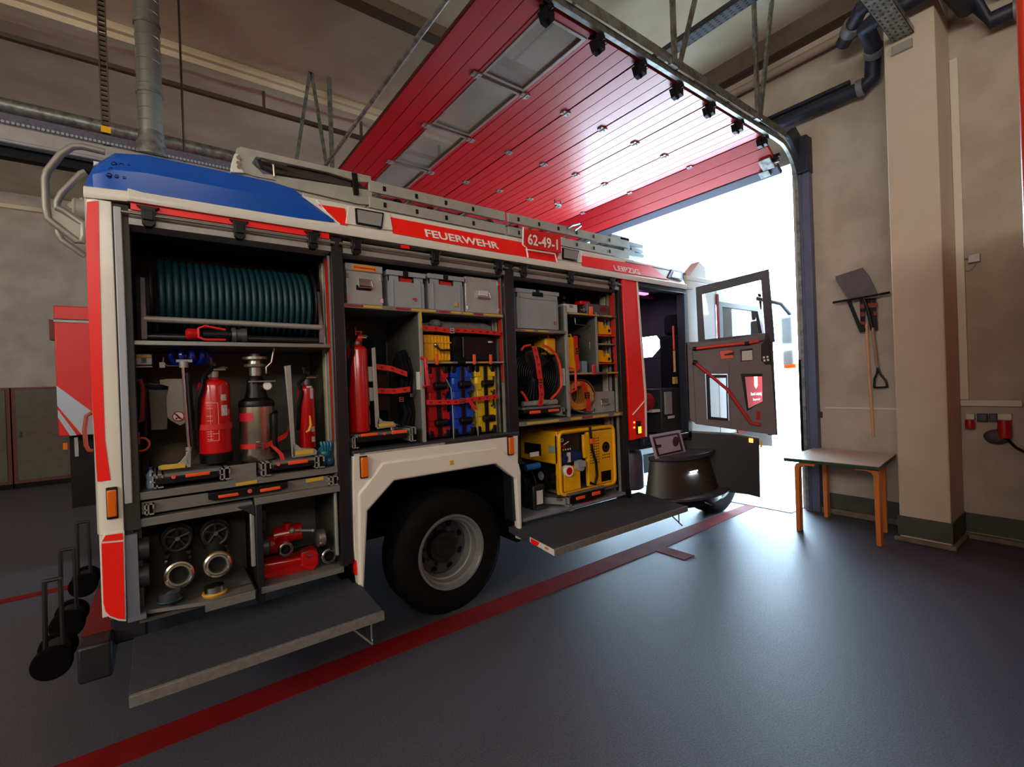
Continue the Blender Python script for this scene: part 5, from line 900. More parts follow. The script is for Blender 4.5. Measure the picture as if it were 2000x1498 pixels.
# ---------------- locker 2, top shelf boxes
def alu_box(lbl, q, y, zb, dep=0.4, lidh=0.05, sign=None, group=None):
    x0, x1, z0, z1 = bb(*q, y); t = thing('aluminium_box', lbl, 'box', ((x0+x1)/2, y+dep/2, zb), group)
    AB = mat('sheet_aluminium_box', (168, 174, 174), 0.4, 0.35, var=0.12, scale=8)
    B('body', AB, t, x0+0.005, x1-0.005, y, y+dep, zb, z1-lidh, 0.006)
    if lidh: B('lid', AB, t, x0, x1, y-0.005, y+dep, z1-lidh, z1, 0.005)
    xm = (x0+x1)/2; zm = zb+(z1-zb)*0.55; w_ = (x1-x0)*0.17
    m = MB(); m.box(xm-w_, xm+w_, y-0.006, y, zm-0.015, zm+0.025); m.tube([(xm-w_, y-0.008, zm+0.01), (xm-w_*1.1, y-0.018, zm-0.035), (xm+w_*1.1, y-0.018, zm-0.035), (xm+w_, y-0.008, zm+0.01)], 0.006, 8); m.build('handle', CHROME, t)
    m = MB()
    for s in (x0+0.012, x1-0.012): m.box(s-0.008, s+0.008, y-0.006, y, zb+0.02, zb+0.05); m.box(s-0.008, s+0.008, y-0.006, y, z1-lidh-0.05, z1-lidh-0.02)
    m.build('corner_fitting', CHROME, t)
    return t, x0, x1, z0, z1
zs = 2.316
a1_ = alu_box('aluminium box with an orange lid label, leftmost on the top shelf of the middle locker', (675, 517, 748, 588), 0.06, zs)
t, x0, x1, z0, z1 = a1_; B('orange_label', mat('orange_label', (238, 134, 30), 0.5), t, x0+0.05, x1-0.05, 0.052, 0.0545, z1-0.045, z1-0.008); text('Schornsteinwerkzeug', 0.022, (x0+0.055, 0.051, z1-0.038), X, Z_, mat('dark_red_text', (120, 24, 20), 0.5), 'lettering', t, 0.0005, x1-x0-0.11, off=0.015)
m = MB(); m.box(x0+0.07, x1-0.09, 0.052, 0.06, zs+0.10, zs+0.13); m.build('handle_recess', BLACK, t)
alu_box('plain aluminium box with a hanging handle, rightmost on the top shelf of the middle locker', (908, 543, 975, 603), 0.06, zs, lidh=0.0)
def crate(lbl, q, y, zb, dep=0.38, cut=True, red=None, group=None, solid=False):
    x0, x1, z0, z1 = bb(*q, y); t = thing('plastic_crate', lbl, 'crate', ((x0+x1)/2, y+dep/2, zb), group); w_ = 0.006; tp = 0.018
    m = MB(); zt = z1
    xm = (x0+x1)/2; cw = (x1-x0)*0.20; ch = 0.045
    # front wall in pieces round the hand slot
    m.box(x0+tp, x1-tp, y+0.004, y+0.01, zb, zt-0.075); m.box(x0+tp*.6, xm-cw, y+0.004, y+0.01, zt-0.075, zt-0.03); m.box(xm+cw, x1-tp*.6, y+0.004, y+0.01, zt-0.075, zt-0.03)
    m.box(x0+tp, x1-tp, y+dep-0.01, y+dep, zb, zt); m.box(x0+tp*.6, x0+tp, y+0.004, y+dep, zb, zt-0.02); m.box(x1-tp, x1-tp*.6, y+0.004, y+dep, zb, zt-0.02); m.box(x0+tp, x1-tp, y+0.01, y+dep-0.01, zb, zb+0.008)
    for s in (x0+0.04, x1-0.046): m.box(s, s+0.006, y-0.002, y+0.004, zb+0.01, zt-0.06)
    m.build('tub', GREYP, t)
    m = MB(); m.ring_slab([Vector(p) for p in ((x0, y-0.008, zt-0.035), (x1, y-0.008, zt-0.035), (x1, y+dep+0.008, zt-0.035), (x0, y+dep+0.008, zt-0.035))], [Vector(p) for p in ((x0+tp, y+0.004, zt-0.035), (x1-tp, y+0.004, zt-0.035), (x1-tp, y+dep-0.01, zt-0.035), (x0+tp, y+dep-0.01, zt-0.035))], (0, 0, 0.035)); m.build('rim', GREYP, t, 0.003)
    if cut: m = MB(); m.box(xm-0.03, xm+0.01, y-0.012, y+0.03, zt-0.04, zt+0.004); m.build('clip', BLKP, t)
    if red: m = MB(); m.slab([Vector((xm-cw+0.01, y+0.02, zt-0.073)), Vector((xm+cw-0.01, y+0.02, zt-0.073)), Vector((xm+cw-0.01, y+0.02, zt-0.045)), Vector((xm-cw+0.02, y+0.02, zt-0.038))], (0, dep-0.06, 0)); m.build('red_contents', REDS, t)
    return t, x0, x1, z0, z1
c_, x0, x1, z0, z1 = crate('open grey plastic crate with a small red emblem, second on the top shelf', (756, 531, 831, 592), 0.06, zs, red=True)
m = MB(); e_ = Vector((x1-0.10, 0.057, zs+0.05)); m.ring_slab([e_+Vector(p) for p in ((0.012, 0, 0), (0.03, 0, 0.018), (0.012, 0, 0.03), (-0.012, 0, 0.018))], [e_+Vector(p) for p in ((0.011, 0, 0.008), (0.02, 0, 0.017), (0.010, 0, 0.024), (0, 0, 0.017))], (0, 0.003, 0)); m.build('emblem', mat('red_label', (200, 24, 40), 0.4), c_)
c2_, x0, x1, z0, z1 = crate('open grey plastic crate without an emblem, third on the top shelf', (836, 538, 907, 598), 0.06, zs, red=True); B('label', YELL, c2_, x1-0.10, x1-0.07, 0.055, 0.059, zs+0.04, zs+0.07)
m = MB(); x0, x1, z0, z1 = bb(763, 523, 782, 534, 0.1)
m.ball(((x0+x1)/2, 0.2, z0), 0.05, (1, 1, 0.6)); m.build('plastic_bag', mat('clear_bag', (190, 195, 195), 0.2), None, label='bunched clear plastic bag in the crate with the emblem', cat='bag')
# cylinder bag, harness, straps on the tray in locker 2
x, yc, z0, z1, r = cylbox(716, 648, 764, 700, 0.2); bp = thing('breathing_air_cylinder', 'black breathing-air cylinder beside the tall red extinguisher', 'air cylinder', (x, 0.3, 1.45)); m = MB(); zb = 1.42
m.lathe([(0, 0.07), (0.02, 0.085), (z1-zb-0.07, 0.085), (z1-zb-0.02, 0.07), (z1-zb, 0.04)], (x, 0.3, zb), Z_, 28); m.build('cylinder', BLKF, bp); m = MB(); m.box(x-0.05, x+0.05, 0.18, 0.26, zb+0.15, zb+0.5); m.build('back_plate', BLKP, bp, 0.01)
m = MB(); m.cyl((x+0.05, 0.14, 1.50), (x+0.05, 0.14, 1.42), 0.02); m.cyl((x+0.02, 0.14, 1.47), (x+0.09, 0.14, 1.47), 0.012); m.build('valve', STEEL, bp)
hn = thing('breathing_harness', 'black harness with hoses hanging beside the breathing-air cylinder', 'harness', (1.45, 0.2, 1.4)); m = MB()
for i in range(4): xx = sy(782+8*i, 700, 0.2).x; m.tube([(xx, 0.22, 2.0-0.02*i), (xx+0.02, 0.18, 1.85), (xx-0.01, 0.2, 1.7), (xx+0.02, 0.17, 1.55), (xx-0.02, 0.19, 1.40)], 0.02, 8)
m.ball((sy(795, 680, 0.25).x, 0.3, 1.9), 0.11, (0.9, 0.7, 1.2)); m.ball((sy(800, 760, 0.25).x, 0.3, 1.6), 0.10, (0.8, 0.7, 1.5)); m.build('webbing', BLKF, hn); buckle(sy(783, 780, 0.14), hn, 0.018); buckle(sy(803, 772, 0.14), hn, 0.012)
for (P, kk) in (([(735, 716), (765, 720), (795, 731)], 0), ([(736, 763), (770, 764), (801, 760)], 1)):
    strap([sy(u, v, 0.09) for u, v in P], HV(0.019), T)
m = MB(); m.slab(pts(0.08, (719, 716), (727, 716), (729, 745), (721, 745)), (0, 0.02, 0)); m.slab(pts(0.08, (721, 757), (729, 757), (731, 783), (723, 783)), (0, 0.02, 0)); m.build('strap_plate', ALUL, T)
# blanket roll + straps
x0, x1, z0, z1 = bb(826, 616, 966, 638, 0.15); bl_ = thing('rolled_blanket', 'rolled grey blanket strapped on the narrow shelf above the yellow case', 'blanket', ((x0+x1)/2, 0.2, 2.166)); m = MB()
m.tube([(x0+0.02, 0.22, 2.20), (x0+0.2, 0.2, 2.215), ((x0+x1)/2, 0.2, 2.22), (x1-0.1, 0.2, 2.22), (x1-0.03, 0.18, 2.20)], [0.035, 0.042, 0.036, 0.045, 0.03], 14); m.ball((x0+0.11, 0.16, 2.225), 0.04, (1.4, 1, 0.9)); m.build('fabric', mat('grey_blanket', (122, 120, 120), 0.95, var=0.3, scale=25, bump=0.6), bl_)
s_ = strap([sy(u, v, 0.05) for u, v in [(823, 640), (850, 642), (877, 646)]], HV(0.018), T); s_ = strap([sy(u, v, 0.05) for u, v in [(886, 645), (930, 647), (985, 652)]], HV(0.017), T); buckle(sy(882, 646, 0.045), s_, 0.02)
# yellow case and black case
def rcase(name, lbl, cat, q, y, dep, mt, ribs=0, group=None, zb=None, bev=0.012):
    x0, x1, z0, z1 = bb(*q, y); z0 = zb if zb is not None else z0; t = thing(name, lbl, cat, ((x0+x1)/2, y+dep/2, z0), group); B('shell', mt, t, x0, x1, y, y+dep, z0, z1, bev)
    if ribs:
        m = MB()
        for i in range(ribs): a = x0+(x1-x0)*(i+0.5)/ribs; m.box(a-0.006, a+0.006, y-0.006, y, z0+0.01, z1-0.01)
        m.build('rib', mt, t, 0.003); B('lid_seam', mt, t, x0-0.004, x1+0.004, y-0.01, y+dep, z0+(z1-z0)*0.68, z0+(z1-z0)*0.74, 0.003)
    return t, x0, x1, z0, z1
yc_, x0, x1, z0, z1 = rcase('tool_case', 'ribbed yellow hard case with a black carry handle on the middle locker shelf', 'case', (829, 654, 880, 699), 0.10, 0.3, YEL, 8, zb=1.928)
m = MB(); m.tube([(x0+0.09, 0.085, z0+0.12), (x0+0.11, 0.06, z0+0.085), (x0+0.20, 0.055, z0+0.085), (x1+0.02, 0.07, z0+0.12)], 0.009, 8); m.build('carry_handle', BLKP, yc_); m = MB(); m.ball((x0+0.085, 0.085, z0+0.125), 0.018, seg=10, rings=8); m.build('button', STEEL, yc_)
bkc, x0, x1, z0, z1 = rcase('tool_case', 'shiny black case beside the ribbed yellow case', 'case', (904, 655, 970, 700), 0.12, 0.3, BLKP, 0, zb=1.928); m = MB(); m.box(x0-0.012, x0-0.006, 0.10, 0.14, z0, z1-0.02); m.box(x1+0.004, x1+0.01, 0.10, 0.14, z0, z1-0.02); m.build('edge_trim', ALU, bkc); m = MB(); m.box(x1-0.09, x1-0.04, 0.112, 0.12, z1-0.06, z1-0.045); m.build('catch', CHROME, bkc)
bbg = thing('black_pouch', 'slim black pouch squeezed between the yellow and the black case', 'pouch', (sy(893, 690, .1).x, 0.2, 1.93)); x0, x1, z0, z1 = bb(884, 656, 902, 712, 0.10); B('fabric', BLKF, bbg, x0, x1, 0.08, 0.3, 1.928, z1, 0.02); B('flap', BLKF, bbg, x0+0.005, x1-0.005, 0.035, 0.05, z0, 1.96, 0.008)
# three upright cases
def upright(lbl, u0, u1, v0, v1, mt, y=0.10):
    x0, x1, z0, z1 = bb(u0, v0, u1, v1, y); z0 = 1.337; t = thing('upright_kit_case', lbl, 'case', ((x0+x1)/2, 0.3, z0), 'upright kit cases in the middle locker'); del t['group']
    xm = (x0+x1)/2; B('shell', mt, t, x0+0.01, x1-0.01, y, 0.55, z0+0.01, z1-0.01, 0.02)
    m = MB()
    for k in range(5):
        za = z0+(z1-z0)*(0.06+0.19*k); m.box(x0+0.002, x0+0.06, y-0.008, y+0.3, za, za+(z1-z0)*0.10); m.box(x1-0.06, x1-0.002, y-0.008, y+0.3, za, za+(z1-z0)*0.10)
    m.build('moulded_rib', mt, t, 0.004)
    m = MB()
    for (a, b) in ((x0, x0+0.05), (x1-0.05, x1)):
        for (c, d) in ((z0, z0+0.07), (z1-0.07, z1)): m.box(a, b, y-0.012, y+0.1, c, d)
    m.build('corner_guard', BLKP, t, 0.014)
    m = MB(); m.box(xm-0.018, xm+0.018, y-0.016, y-0.006, z0+0.01, z1-0.01); m.build('centre_strap', BLKP, t, 0.003)
    for zf in (0.72, 0.22): z = z0+(z1-z0)*zf; MB().cyl((xm-0.045, y-0.03, z), (xm+0.055, y-0.03, z), 0.028, seg=16).build('latch_block', BLKP, t, 0.004)
    m = MB(); z = z0+(z1-z0)*0.5; m.tube([(x1-0.05, y-0.01, z+0.06), (x1-0.05, y-0.04, z+0.05), (x1-0.05, y-0.04, z-0.05), (x1-0.05, y-0.01, z-0.06)], 0.008, 8); m.build('carry_handle', BLKP, t)
    return t
upright('red upright kit case with black corners in the middle locker', 834, 877, 713, 855, mat('red_case', (186, 18, 22), 0.4, var=0.08))
upright('blue upright kit case with black corners, between the red and the yellow one', 882, 924, 712, 850, mat('blue_case', (8, 70, 190), 0.4, var=0.08))
upright('yellow upright kit case with black corners, right of the blue one', 928, 968, 711, 844, mat('yellow_case', (226, 190, 20), 0.4, var=0.08))
s_ = strap([sy(u, v, 0.035) for u, v in [(833, 786), (890, 785), (925, 780), (972, 774)]], HV(0.018), T); buckle(sy(901, 783, 0.03), s_, 0.022); m = MB(); m.strip([sy(918, 784, 0.03), sy(928, 800, 0.035)], (0.018, 0, 0.0), (0, -1, 0), 0.003); m.build('strap_end', REDS, s_)
# ---------------- locker 3
zsh = sy(1058, 642, 0.03).z
c_, x0, x1, z0, z1 = crate('large closed grey plastic crate at the top of the forward locker', (1008, 567, 1092, 640), 0.06, zsh+0.002, red=False); m = MB(); m.box(x0+0.02, x1-0.02, 0.058, 0.064, z1-0.08, z1-0.03); m.build('front_panel', GREYP, c_)
B('hand_slot', BLACK, c_, (x0+x1)/2-0.07, (x0+x1)/2+0.05, 0.045, 0.058, z1-0.055, z1-0.02, 0.004); m = MB(); m.torus((x1-0.06, 0.055, zsh+0.06), Y_, 0.014, 0.003, 16, 6); m.build('emblem', mat('red_label', (200, 24, 40), 0.4), c_)
# fan
fc = sy(1054, 728, 0.16); fc = sy(1054, 728, 0.07); fa = thing('ventilation_fan', 'round black ventilation fan with an orange tube frame', 'fan', (fc.x, 0.3, 1.48)); Rf = 0.245
cF = Vector((2.70, 0.12, 1.815))
m = MB()
for k in range(9): m.torus(cF+Vector((0, 0.0, 0)), Y_, Rf*(0.2+0.8*k/8), 0.0022, 40, 5)
for k in range(36): a = 2*math.pi*k/36; m.tube([cF+Vector((0.05*math.cos(a), 0, 0.05*math.sin(a))), cF+Vector((Rf*math.cos(a+0.35), 0, Rf*math.sin(a+0.35)))], 0.0018, 4)
m.build('guard_grille', mat('dark_wire', (38, 40, 44), 0.4, 0.5), fa)
m = MB(); m.lathe([(0.0, Rf), (0.015, Rf*1.02), (0.20, Rf*1.0), (0.2, 0.02)], cF+Y_*0.005, Y_, 40, closed=False); m.build('housing', BLKP, fa)
m = MB()
for k in range(8):
    a = 2*math.pi*k/8; d = Vector((math.cos(a), 0, math.sin(a))); s = Vector((-math.sin(a), 0, math.cos(a))); m.slab([cF+Y_*0.06+d*0.05-s*0.02, cF+Y_*0.05+d*Rf*.93-s*0.06, cF+Y_*0.10+d*Rf*.93+s*0.05, cF+Y_*0.09+d*0.05+s*0.03], (0, 0.004, 0))
m.cyl(cF+Y_*0.03, cF+Y_*0.12, 0.06); m.build('impeller', BLKP, fa)
m = MB(); P = [sy(u, v, 0.07) for u, v in [(1060, 674), (1074, 680), (1086, 692), (1093, 710), (1096, 735), (1096, 755), (1088, 768), (1076, 779)]]; m.tube(P, 0.012, 10); m.tube([sy(u, v, 0.07) for u, v in [(1018, 765), (1024, 772), (1030, 783)]], 0.012, 8); m.tube([sy(u, v, 0.07) for u, v in [(1018, 684), (1024, 676), (1036, 674)]], 0.010, 8); m.build('tube_frame', REDO, fa)
s_ = strap([sy(u, v, 0.045) for u, v in [(1043, 676), (1050, 705), (1055, 742), (1058, 770), (1055, 792)]], (0.028, 0, 0), T); buckle(sy(1055, 746, 0.04), s_, 0.028)
lh = thing('lay_flat_hose', 'coiled pale grey hose pieces under the ventilation fan', 'hose', (sy(1050, 790, .1).x, 0.2, 1.44)); m = MB(); zz = sy(1050, 788, 0.08).z
xx0, xx1 = sy(1026, 788, 0.1).x, sy(1092, 788, 0.1).x
m.tube([(xx0, 0.14, zz), (xx0+0.25, 0.12, zz+0.005), (xx1-0.16, 0.14, zz)], 0.024, 12); m.tube([(xx1-0.13, 0.14, zz), (xx1, 0.14, zz)], 0.026, 8); m.build('hose', mat('pale_grey_hose', (150, 152, 154), 0.6), lh)
# yellow canisters
def canister(lbl, q, y, dep=0.16):
    x0, x1, z0, z1 = bb(*q, y); t = thing('yellow_canister', lbl, 'canister', ((x0+x1)/2, y+dep/2, z0), None); B('tank', YEL, t, x0, x1, y, y+dep, z0, z1, 0.02); m = MB(); m.tube([((x0+x1)/2, y+0.02, z1), ((x0+x1)/2, y+0.03, z1+0.025), ((x0+x1)/2, y+dep-0.03, z1+0.025), ((x0+x1)/2, y+dep-0.02, z1)], 0.009, 8); m.build('handle', YEL, t); return t, x0, x1, z0, z1
t_ = thing('yellow_canister', 'yellow canister half hidden behind the ventilation fan', 'canister', (2.92, 0.24, 1.99)); B('tank', YEL, t_, 2.85, 2.985, 0.15, 0.33, 1.99, 2.15, 0.02); m = MB(); m.tube([(2.90, 0.16, 2.15), (2.90, 0.18, 2.175), (2.90, 0.28, 2.175), (2.90, 0.3, 2.15)], 0.009, 8); m.build('handle', YEL, t_)
k_, x0, x1, z0, z1 = canister('yellow canister held by a red strap, right of the fan partition', (1108, 658, 1131, 726), 0.10)
s_ = strap([Vector(((x0+x1)/2+0.03, 0.095, z1+0.01)), Vector(((x0+x1)/2+0.03, 0.09, (z0+z1)/2)), Vector(((x0+x1)/2+0.05, 0.09, z0+0.02))], (0.026, 0, 0), T, dots=False); buckle(((x0+x1)/2+0.035, 0.085, (z0+z1)/2+0.03), s_, 0.028)
# small top right group
x0, x1, z0, z1 = bb(1101, 594, 1128, 609, 0.12); wb = thing('white_first_aid_box', 'small white box on the upper right shelf of the forward locker', 'box', (x0, 0.2, z0)); zt_ = sy(1145, 612, 0.04).z; B('body', mat('white_box', (196, 204, 210), 0.4), wb, x0, x1, 0.12, 0.3, zt_+0.001, z1, 0.006); B('catch', ALUL, wb, (x0+x1)/2-0.02, (x0+x1)/2+0.02, 0.112, 0.12, z1-0.03, z1-0.01)
x, yc, z0, z1, r = cylbox(1098, 578, 1108, 606, 0.35); fl = thing('black_bottle', 'black bottle with a gold cap behind the small white box', 'bottle', (x, 0.4, zt_)); m = MB(); m.lathe([(0, 0.05), (z1-zt_-0.05, 0.05), (z1-zt_-0.02, 0.02)], (x+0.05, 0.42, zt_+0.001), Z_, 20); m.build('body', BLKP, fl); m = MB(); m.cyl((x+0.05, 0.42, z1-0.02), (x+0.05, 0.42, z1+0.01), 0.02); m.build('cap', mat('gold_cap', (200, 160, 80), 0.3, 0.8), fl)
x0, x1, z0, z1 = bb(1136, 592, 1190, 611, 0.12); gt = thing('grey_cutting_tool', 'grey and red power tool on the upper right shelf of the forward locker', 'power tool', ((x0+x1)/2, 0.2, zt_)); B('body', mat('tool_grey', (92, 88, 90), 0.5, 0.2), gt, x0+0.08, x1, 0.12, 0.26, zt_+0.001, z1-0.01, 0.012); B('nameplate', mat('maroon', (120, 24, 40), 0.4), gt, x1-0.14, x1-0.05, 0.115, 0.12, zt_+0.05, zt_+0.09); m = MB(); m.cyl((x0, 0.17, zt_+0.05), (x0+0.09, 0.17, zt_+0.055), 0.035); m.cyl((x0+0.03, 0.12, zt_+0.05), (x0+0.03, 0.2, zt_+0.05), 0.02); m.build('nose', STEEL, gt); B('red_top', REDC, gt, x0+0.02, x0+0.16, 0.15, 0.24, z1-0.02, z1+0.02, 0.01)
m = MB(); p = sy(1154, 607, 0.03); m.box(p.x-0.025, p.x+0.02, 0.02, 0.035, p.z-0.05, p.z+0.04); m.build('retaining_clip', ORANGE, T, 0.005)
x0, x1, z0, z1 = bb(1112, 617, 1162, 634, 0.15); rt = thing('rolled_black_sleeve', 'black rolled sleeve hanging under the upper right shelf', 'sleeve', ((x0+x1)/2, 0.2, z0)); m = MB(); m.cyl((x0, 0.2, (z0+z1)/2), (x1-0.02, 0.2, (z0+z1)/2), (z1-z0)/2); m.build('fabric', BLKF, rt); m = MB(); m.tube([(x0+0.05, 0.13, z1), (x0+0.05, 0.12, z0-0.005), (x1-0.03, 0.12, z0-0.01), (x1-0.03, 0.13, z1)], 0.006, 6); m.build('wire_carrier', STEEL, rt)
B('coral_clip', mat('coral_clip', (180, 80, 70), 0.5), rt, x1-0.06, x1, 0.10, 0.12, z0, z0+0.04, 0.006)
x0, x1, z0, z1 = bb(1137, 705, 1147, 723, 0.12); pb = thing('blue_grey_packet', 'small blue-grey packet standing behind the strapped yellow canister', 'packet', (x0, 0.14, z0)); B('packet', mat('blue_grey_packet', (120, 140, 160), 0.5), pb, x0, x1, 0.12, 0.18, zlow+0.002, z1, 0.004); B('cover', mat('dark_card', (80, 80, 76), 0.6), pb, x0-0.03, x0, 0.16, 0.2, zlow+0.002, z1+0.10)
p0, p1 = sy(1152, 650, 0.14), sy(1155, 722, 0.14); m = MB(); m.tube([p0, p1], 0.009, 10); mk = m.build('marking_pole', mat('red_and_white_pole', (200, 30, 34), 0.5), None, label='thin red and white pole standing in the forward locker', cat='pole')
for f in (0.25, 0.7):
    a = p0.lerp(p1, f); b = p0.lerp(p1, f+0.2); mm = MB(); mm.cyl(a, b, 0.0095, seg=12); mm.build('white_band', WHT, mk)
bx = thing('black_tool_bag', 'black bag in the dark recess right of the yellow canister', 'bag', (sy(1142, 680, .3).x, 0.35, zlow)); x0, x1, z0, z1 = bb(1130, 652, 1160, 722, 0.28); B('fabric', BLKF, bx, x0, x1, 0.28, 0.55, zlow+0.002, z1, 0.03); m = MB(); m.tube([(x0+0.02, 0.28, z1-0.02), (x0+0.03, 0.25, z1-0.08), (x1-0.03, 0.25, z1-0.08), (x1-0.02, 0.28, z1-0.02)], 0.01, 8); m.build('handle', BLKF, bx)
m = MB(); p = sy(1160, 722, 0.03); m.box(p.x-0.02, p.x+0.02, 0.025, 0.04, p.z-0.05, p.z+0.05); m.build('retaining_clip', mat('red_handle', (200, 40, 44), 0.4), T, 0.006)
# yellow chocks
for (v0, v1, zz_, lb) in ((628, 654, sy(1183, 655, 0.05).z, 'upper yellow wheel chock holder at the right of the forward locker'), (683, 708, sy(1183, 709, 0.05).z, 'lower yellow wheel chock holder at the right of the forward locker')):
    P = [(1168, v0), (1178, v0+1), (1180, v0+13), (1186, v0+14), (1187, v0+7), (1191, v0+8), (1195, v0+20), (1195, v1), (1170, v1-1)]; t = thing('wheel_chock', lb, 'wheel chock', sy(1182, v1, 0.15)); m = MB(); m.slab(pts(0.10, *P), (0, 0.14, 0)); m.build('wedge', YEL, t, 0.006); c = sy(1190, v0+18, 0.095); m = MB(); m.lathe([(0, 0.016), (0.004, 0.016)], c, Y_, 14); m.build('hole', BLACK, t)
# cable reel
rc = sy(1132, 772, 0.16); cr = thing('cable_reel', 'coil of orange cable held by a red strap, low in the forward locker', 'cable reel', (rc.x, 0.25, 1.41)); cR = Vector((rc.x, 0.24, rc.z)); m = MB()
for k in range(6):
    for j in range(3): m.torus(cR+Vector((0, -0.08+0.03*k, 0)), Vector((0.35, 1, 0)), 0.10+0.017*j, 0.011, 32, 8)
m.build('cable', mat('orange_cable', (205, 130, 40), 0.5), cr); m = MB(); m.torus(cR+Vector((-0.03, -0.12, 0)), Vector((0.35, 1, 0)), 0.155, 0.007, 36, 8); m.tube([cR+Vector((-0.14, -0.12, -0.12)), cR+Vector((-0.05, -0.14, -0.16)), cR+Vector((0.14, -0.14, -0.155))], 0.007, 8); m.build('wire_frame', STEEL, cr)
s_ = strap([cR+Vector((-0.03, -0.15, 0.13)), cR+Vector((0.0, -0.17, 0.02)), cR+Vector((0.03, -0.17, -0.08)), cR+Vector((0.03, -0.16, -0.15))], (0.03, 0, 0), T, dots=False); buckle(cR+Vector((0.0, -0.178, 0.0)), s_, 0.03)
t, x0, x1, z0, z1 = alu_box('small aluminium box beside the orange cable coil', (1158, 765, 1202, 803), 0.10, 1.412, lidh=0.0); t['label'] = 'small aluminium box beside the orange cable coil'
gb = thing('black_gear_bag', 'black bag behind the small aluminium box', 'bag', (x0+0.1, 0.5, 1.41)); m = MB(); m.ball(((x0+x1)/2-0.03, 0.60, 1.66), 0.15, (1.1, 0.35, 1.1)); m.build('fabric', BLKF, gb)
# ---------------- generator
gx0, gx1, gz0, gz1 = bb(1093, 838, 1200, 966, 0.06); gz0 = 0.70
ge = thing('power_generator', 'yellow portable generator on a slide tray in the low forward locker', 'generator', ((gx0+gx1)/2, 0.3, 0.66))
yg = 0.06; xl = sy(1050, 860, 0.5).x
GF = YEL
P = [(gx0, gz0), (gx1, gz0), (gx1, gz1)]; r_ = 0.05
fr = [Vector((gx0+r_, yg, gz0)), Vector((gx1-r_, yg, gz0))]+arc((gx1-r_, yg, gz0+r_), X, Z_, r_, -90, 0, 5)+arc((gx1-r_, yg, gz1-r_), X, Z_, r_, 0, 90, 5)+arc((gx0+r_, yg, gz1-r_), X, Z_, r_, 90, 180, 5)+arc((gx0+r_, yg, gz0+r_), X, Z_, r_, 180, 270, 5)
m = MB(); m.tube(fr, 0.018, 10, cyc=True); m.build('front_frame', GF, ge)
m = MB(); m.box(gx0+0.0, gx1, yg+0.03, 0.62, gz1-0.03, gz1+0.005); m.box(gx0-0.012, gx0+0.01, yg+0.01, 0.62, gz0+0.28, gz1-0.01); m.box(gx0-0.012, gx0+0.01, yg+0.01, yg+0.05, gz0, gz1-0.02); m.build('cover', GF, ge, 0.012)
xmid = gx0+(gx1-gx0)*0.47
m = MB(); m.box(xmid+0.02, gx1-0.015, yg+0.0, yg+0.04, gz0+0.02, gz1-0.03); m.build('right_panel', GF, ge, 0.006)
m = MB(); 
for i in range(5):
    for j in range(10): x = xmid+0.05+0.028*i; z = gz1-0.10-0.026*j; m.box(x, x+0.014, yg-0.003, yg+0.001, z-0.004, z+0.004)
for i in range(4):
    for j in range(2): x = xmid+0.22+0.03*i; z = gz0+0.30-0.03*j; m.box(x, x+0.016, yg-0.003, yg+0.001, z-0.004, z+0.004)
m.build('vent_slots', BLACK, ge)
m = MB(); p = Vector((gx1-0.12, yg-0.004, gz1-0.20)); m.lathe([(0, 0.052), (0.004, 0.052)], p, Y_, 28); pp = m.build('exhaust_port', BLACK, ge); m = MB(); m.torus(p, Y_, 0.028, 0.004, 20, 6); m.build('ring', DGREY, pp)
B('lower_window', BLACK, ge, gx1-0.20, gx1-0.06, yg-0.004, yg+0.0, gz0+0.04, gz0+0.14)
B('control_panel', mat('black_panel', (26, 26, 30), 0.4), ge, gx0+0.03, xmid-0.02, yg+0.05, yg+0.09, gz0+0.24, gz1-0.04)
B('shade_plate', GF, ge, xmid-0.03, xmid+0.03, yg+0.0, yg+0.03, gz0+0.30, gz1-0.05, 0.004)
m = MB(); m.tube([(gx0+0.09, yg+0.045, gz1-0.13), (gx0+0.16, yg+0.04, gz1-0.10)], 0.004, 6); m.torus((gx0+0.08, yg+0.045, gz1-0.08), Y_, 0.015, 0.003, 14, 6)
for i in range(4): m.box(gx0+0.09+0.03*i, gx0+0.10+0.03*i, yg+0.045, yg+0.05, gz1-0.18, gz1-0.165)
m.build('panel_marking', WHT, ge); m = MB(); m.lathe([(0, 0.016), (0.02, 0.014)], (gx0+0.09, yg+0.03, gz1-0.14), Y_, 14); m.build('rotary_switch', REDC, ge)
BP = mat('navy_socket', (22, 40, 92), 0.4)
m = MB()
for dx, dz in ((0.06, 0.0), (0.24, 0.015)): m.lathe([(0, 0.03), (0.0, 0.038), (0.05, 0.042)], (gx0+dx+0.01, yg-0.0, gz1-0.25+dz), Y_, 20)
m.box(gx0+0.03, gx0+0.28, yg+0.03, yg+0.06, gz1-0.29, gz1-0.20); m.build('blue_socket', BP, ge); B('meter', WLBL, ge, gx0+0.12, gx0+0.16, yg+0.02, yg+0.03, gz1-0.29, gz1-0.20)
c = Vector((gx0+0.09, yg-0.03, gz1-0.36)); m = MB(); m.lathe([(0.0, 0.04), (0.0, 0.052), (0.06, 0.05)], c, Y_, 24); cs_ = m.build('red_power_socket', WHT, ge); m = MB(); m.lathe([(-0.002, 0.036), (0.001, 0.036)], c, Y_, 20); m.build('socket_insert', REDC, cs_)
c = Vector((gx0+0.26, yg-0.02, gz1-0.33)); m = MB(); m.cyl(c, c+Vector((-0.01, 0.05, -0.01)), 0.055); m.box(c.x-0.06, c.x+0.05, c.y-0.01, c.y+0.04, c.z-0.02, c.z+0.04); m.build('grey_plug', GREYP, ge, 0.004)
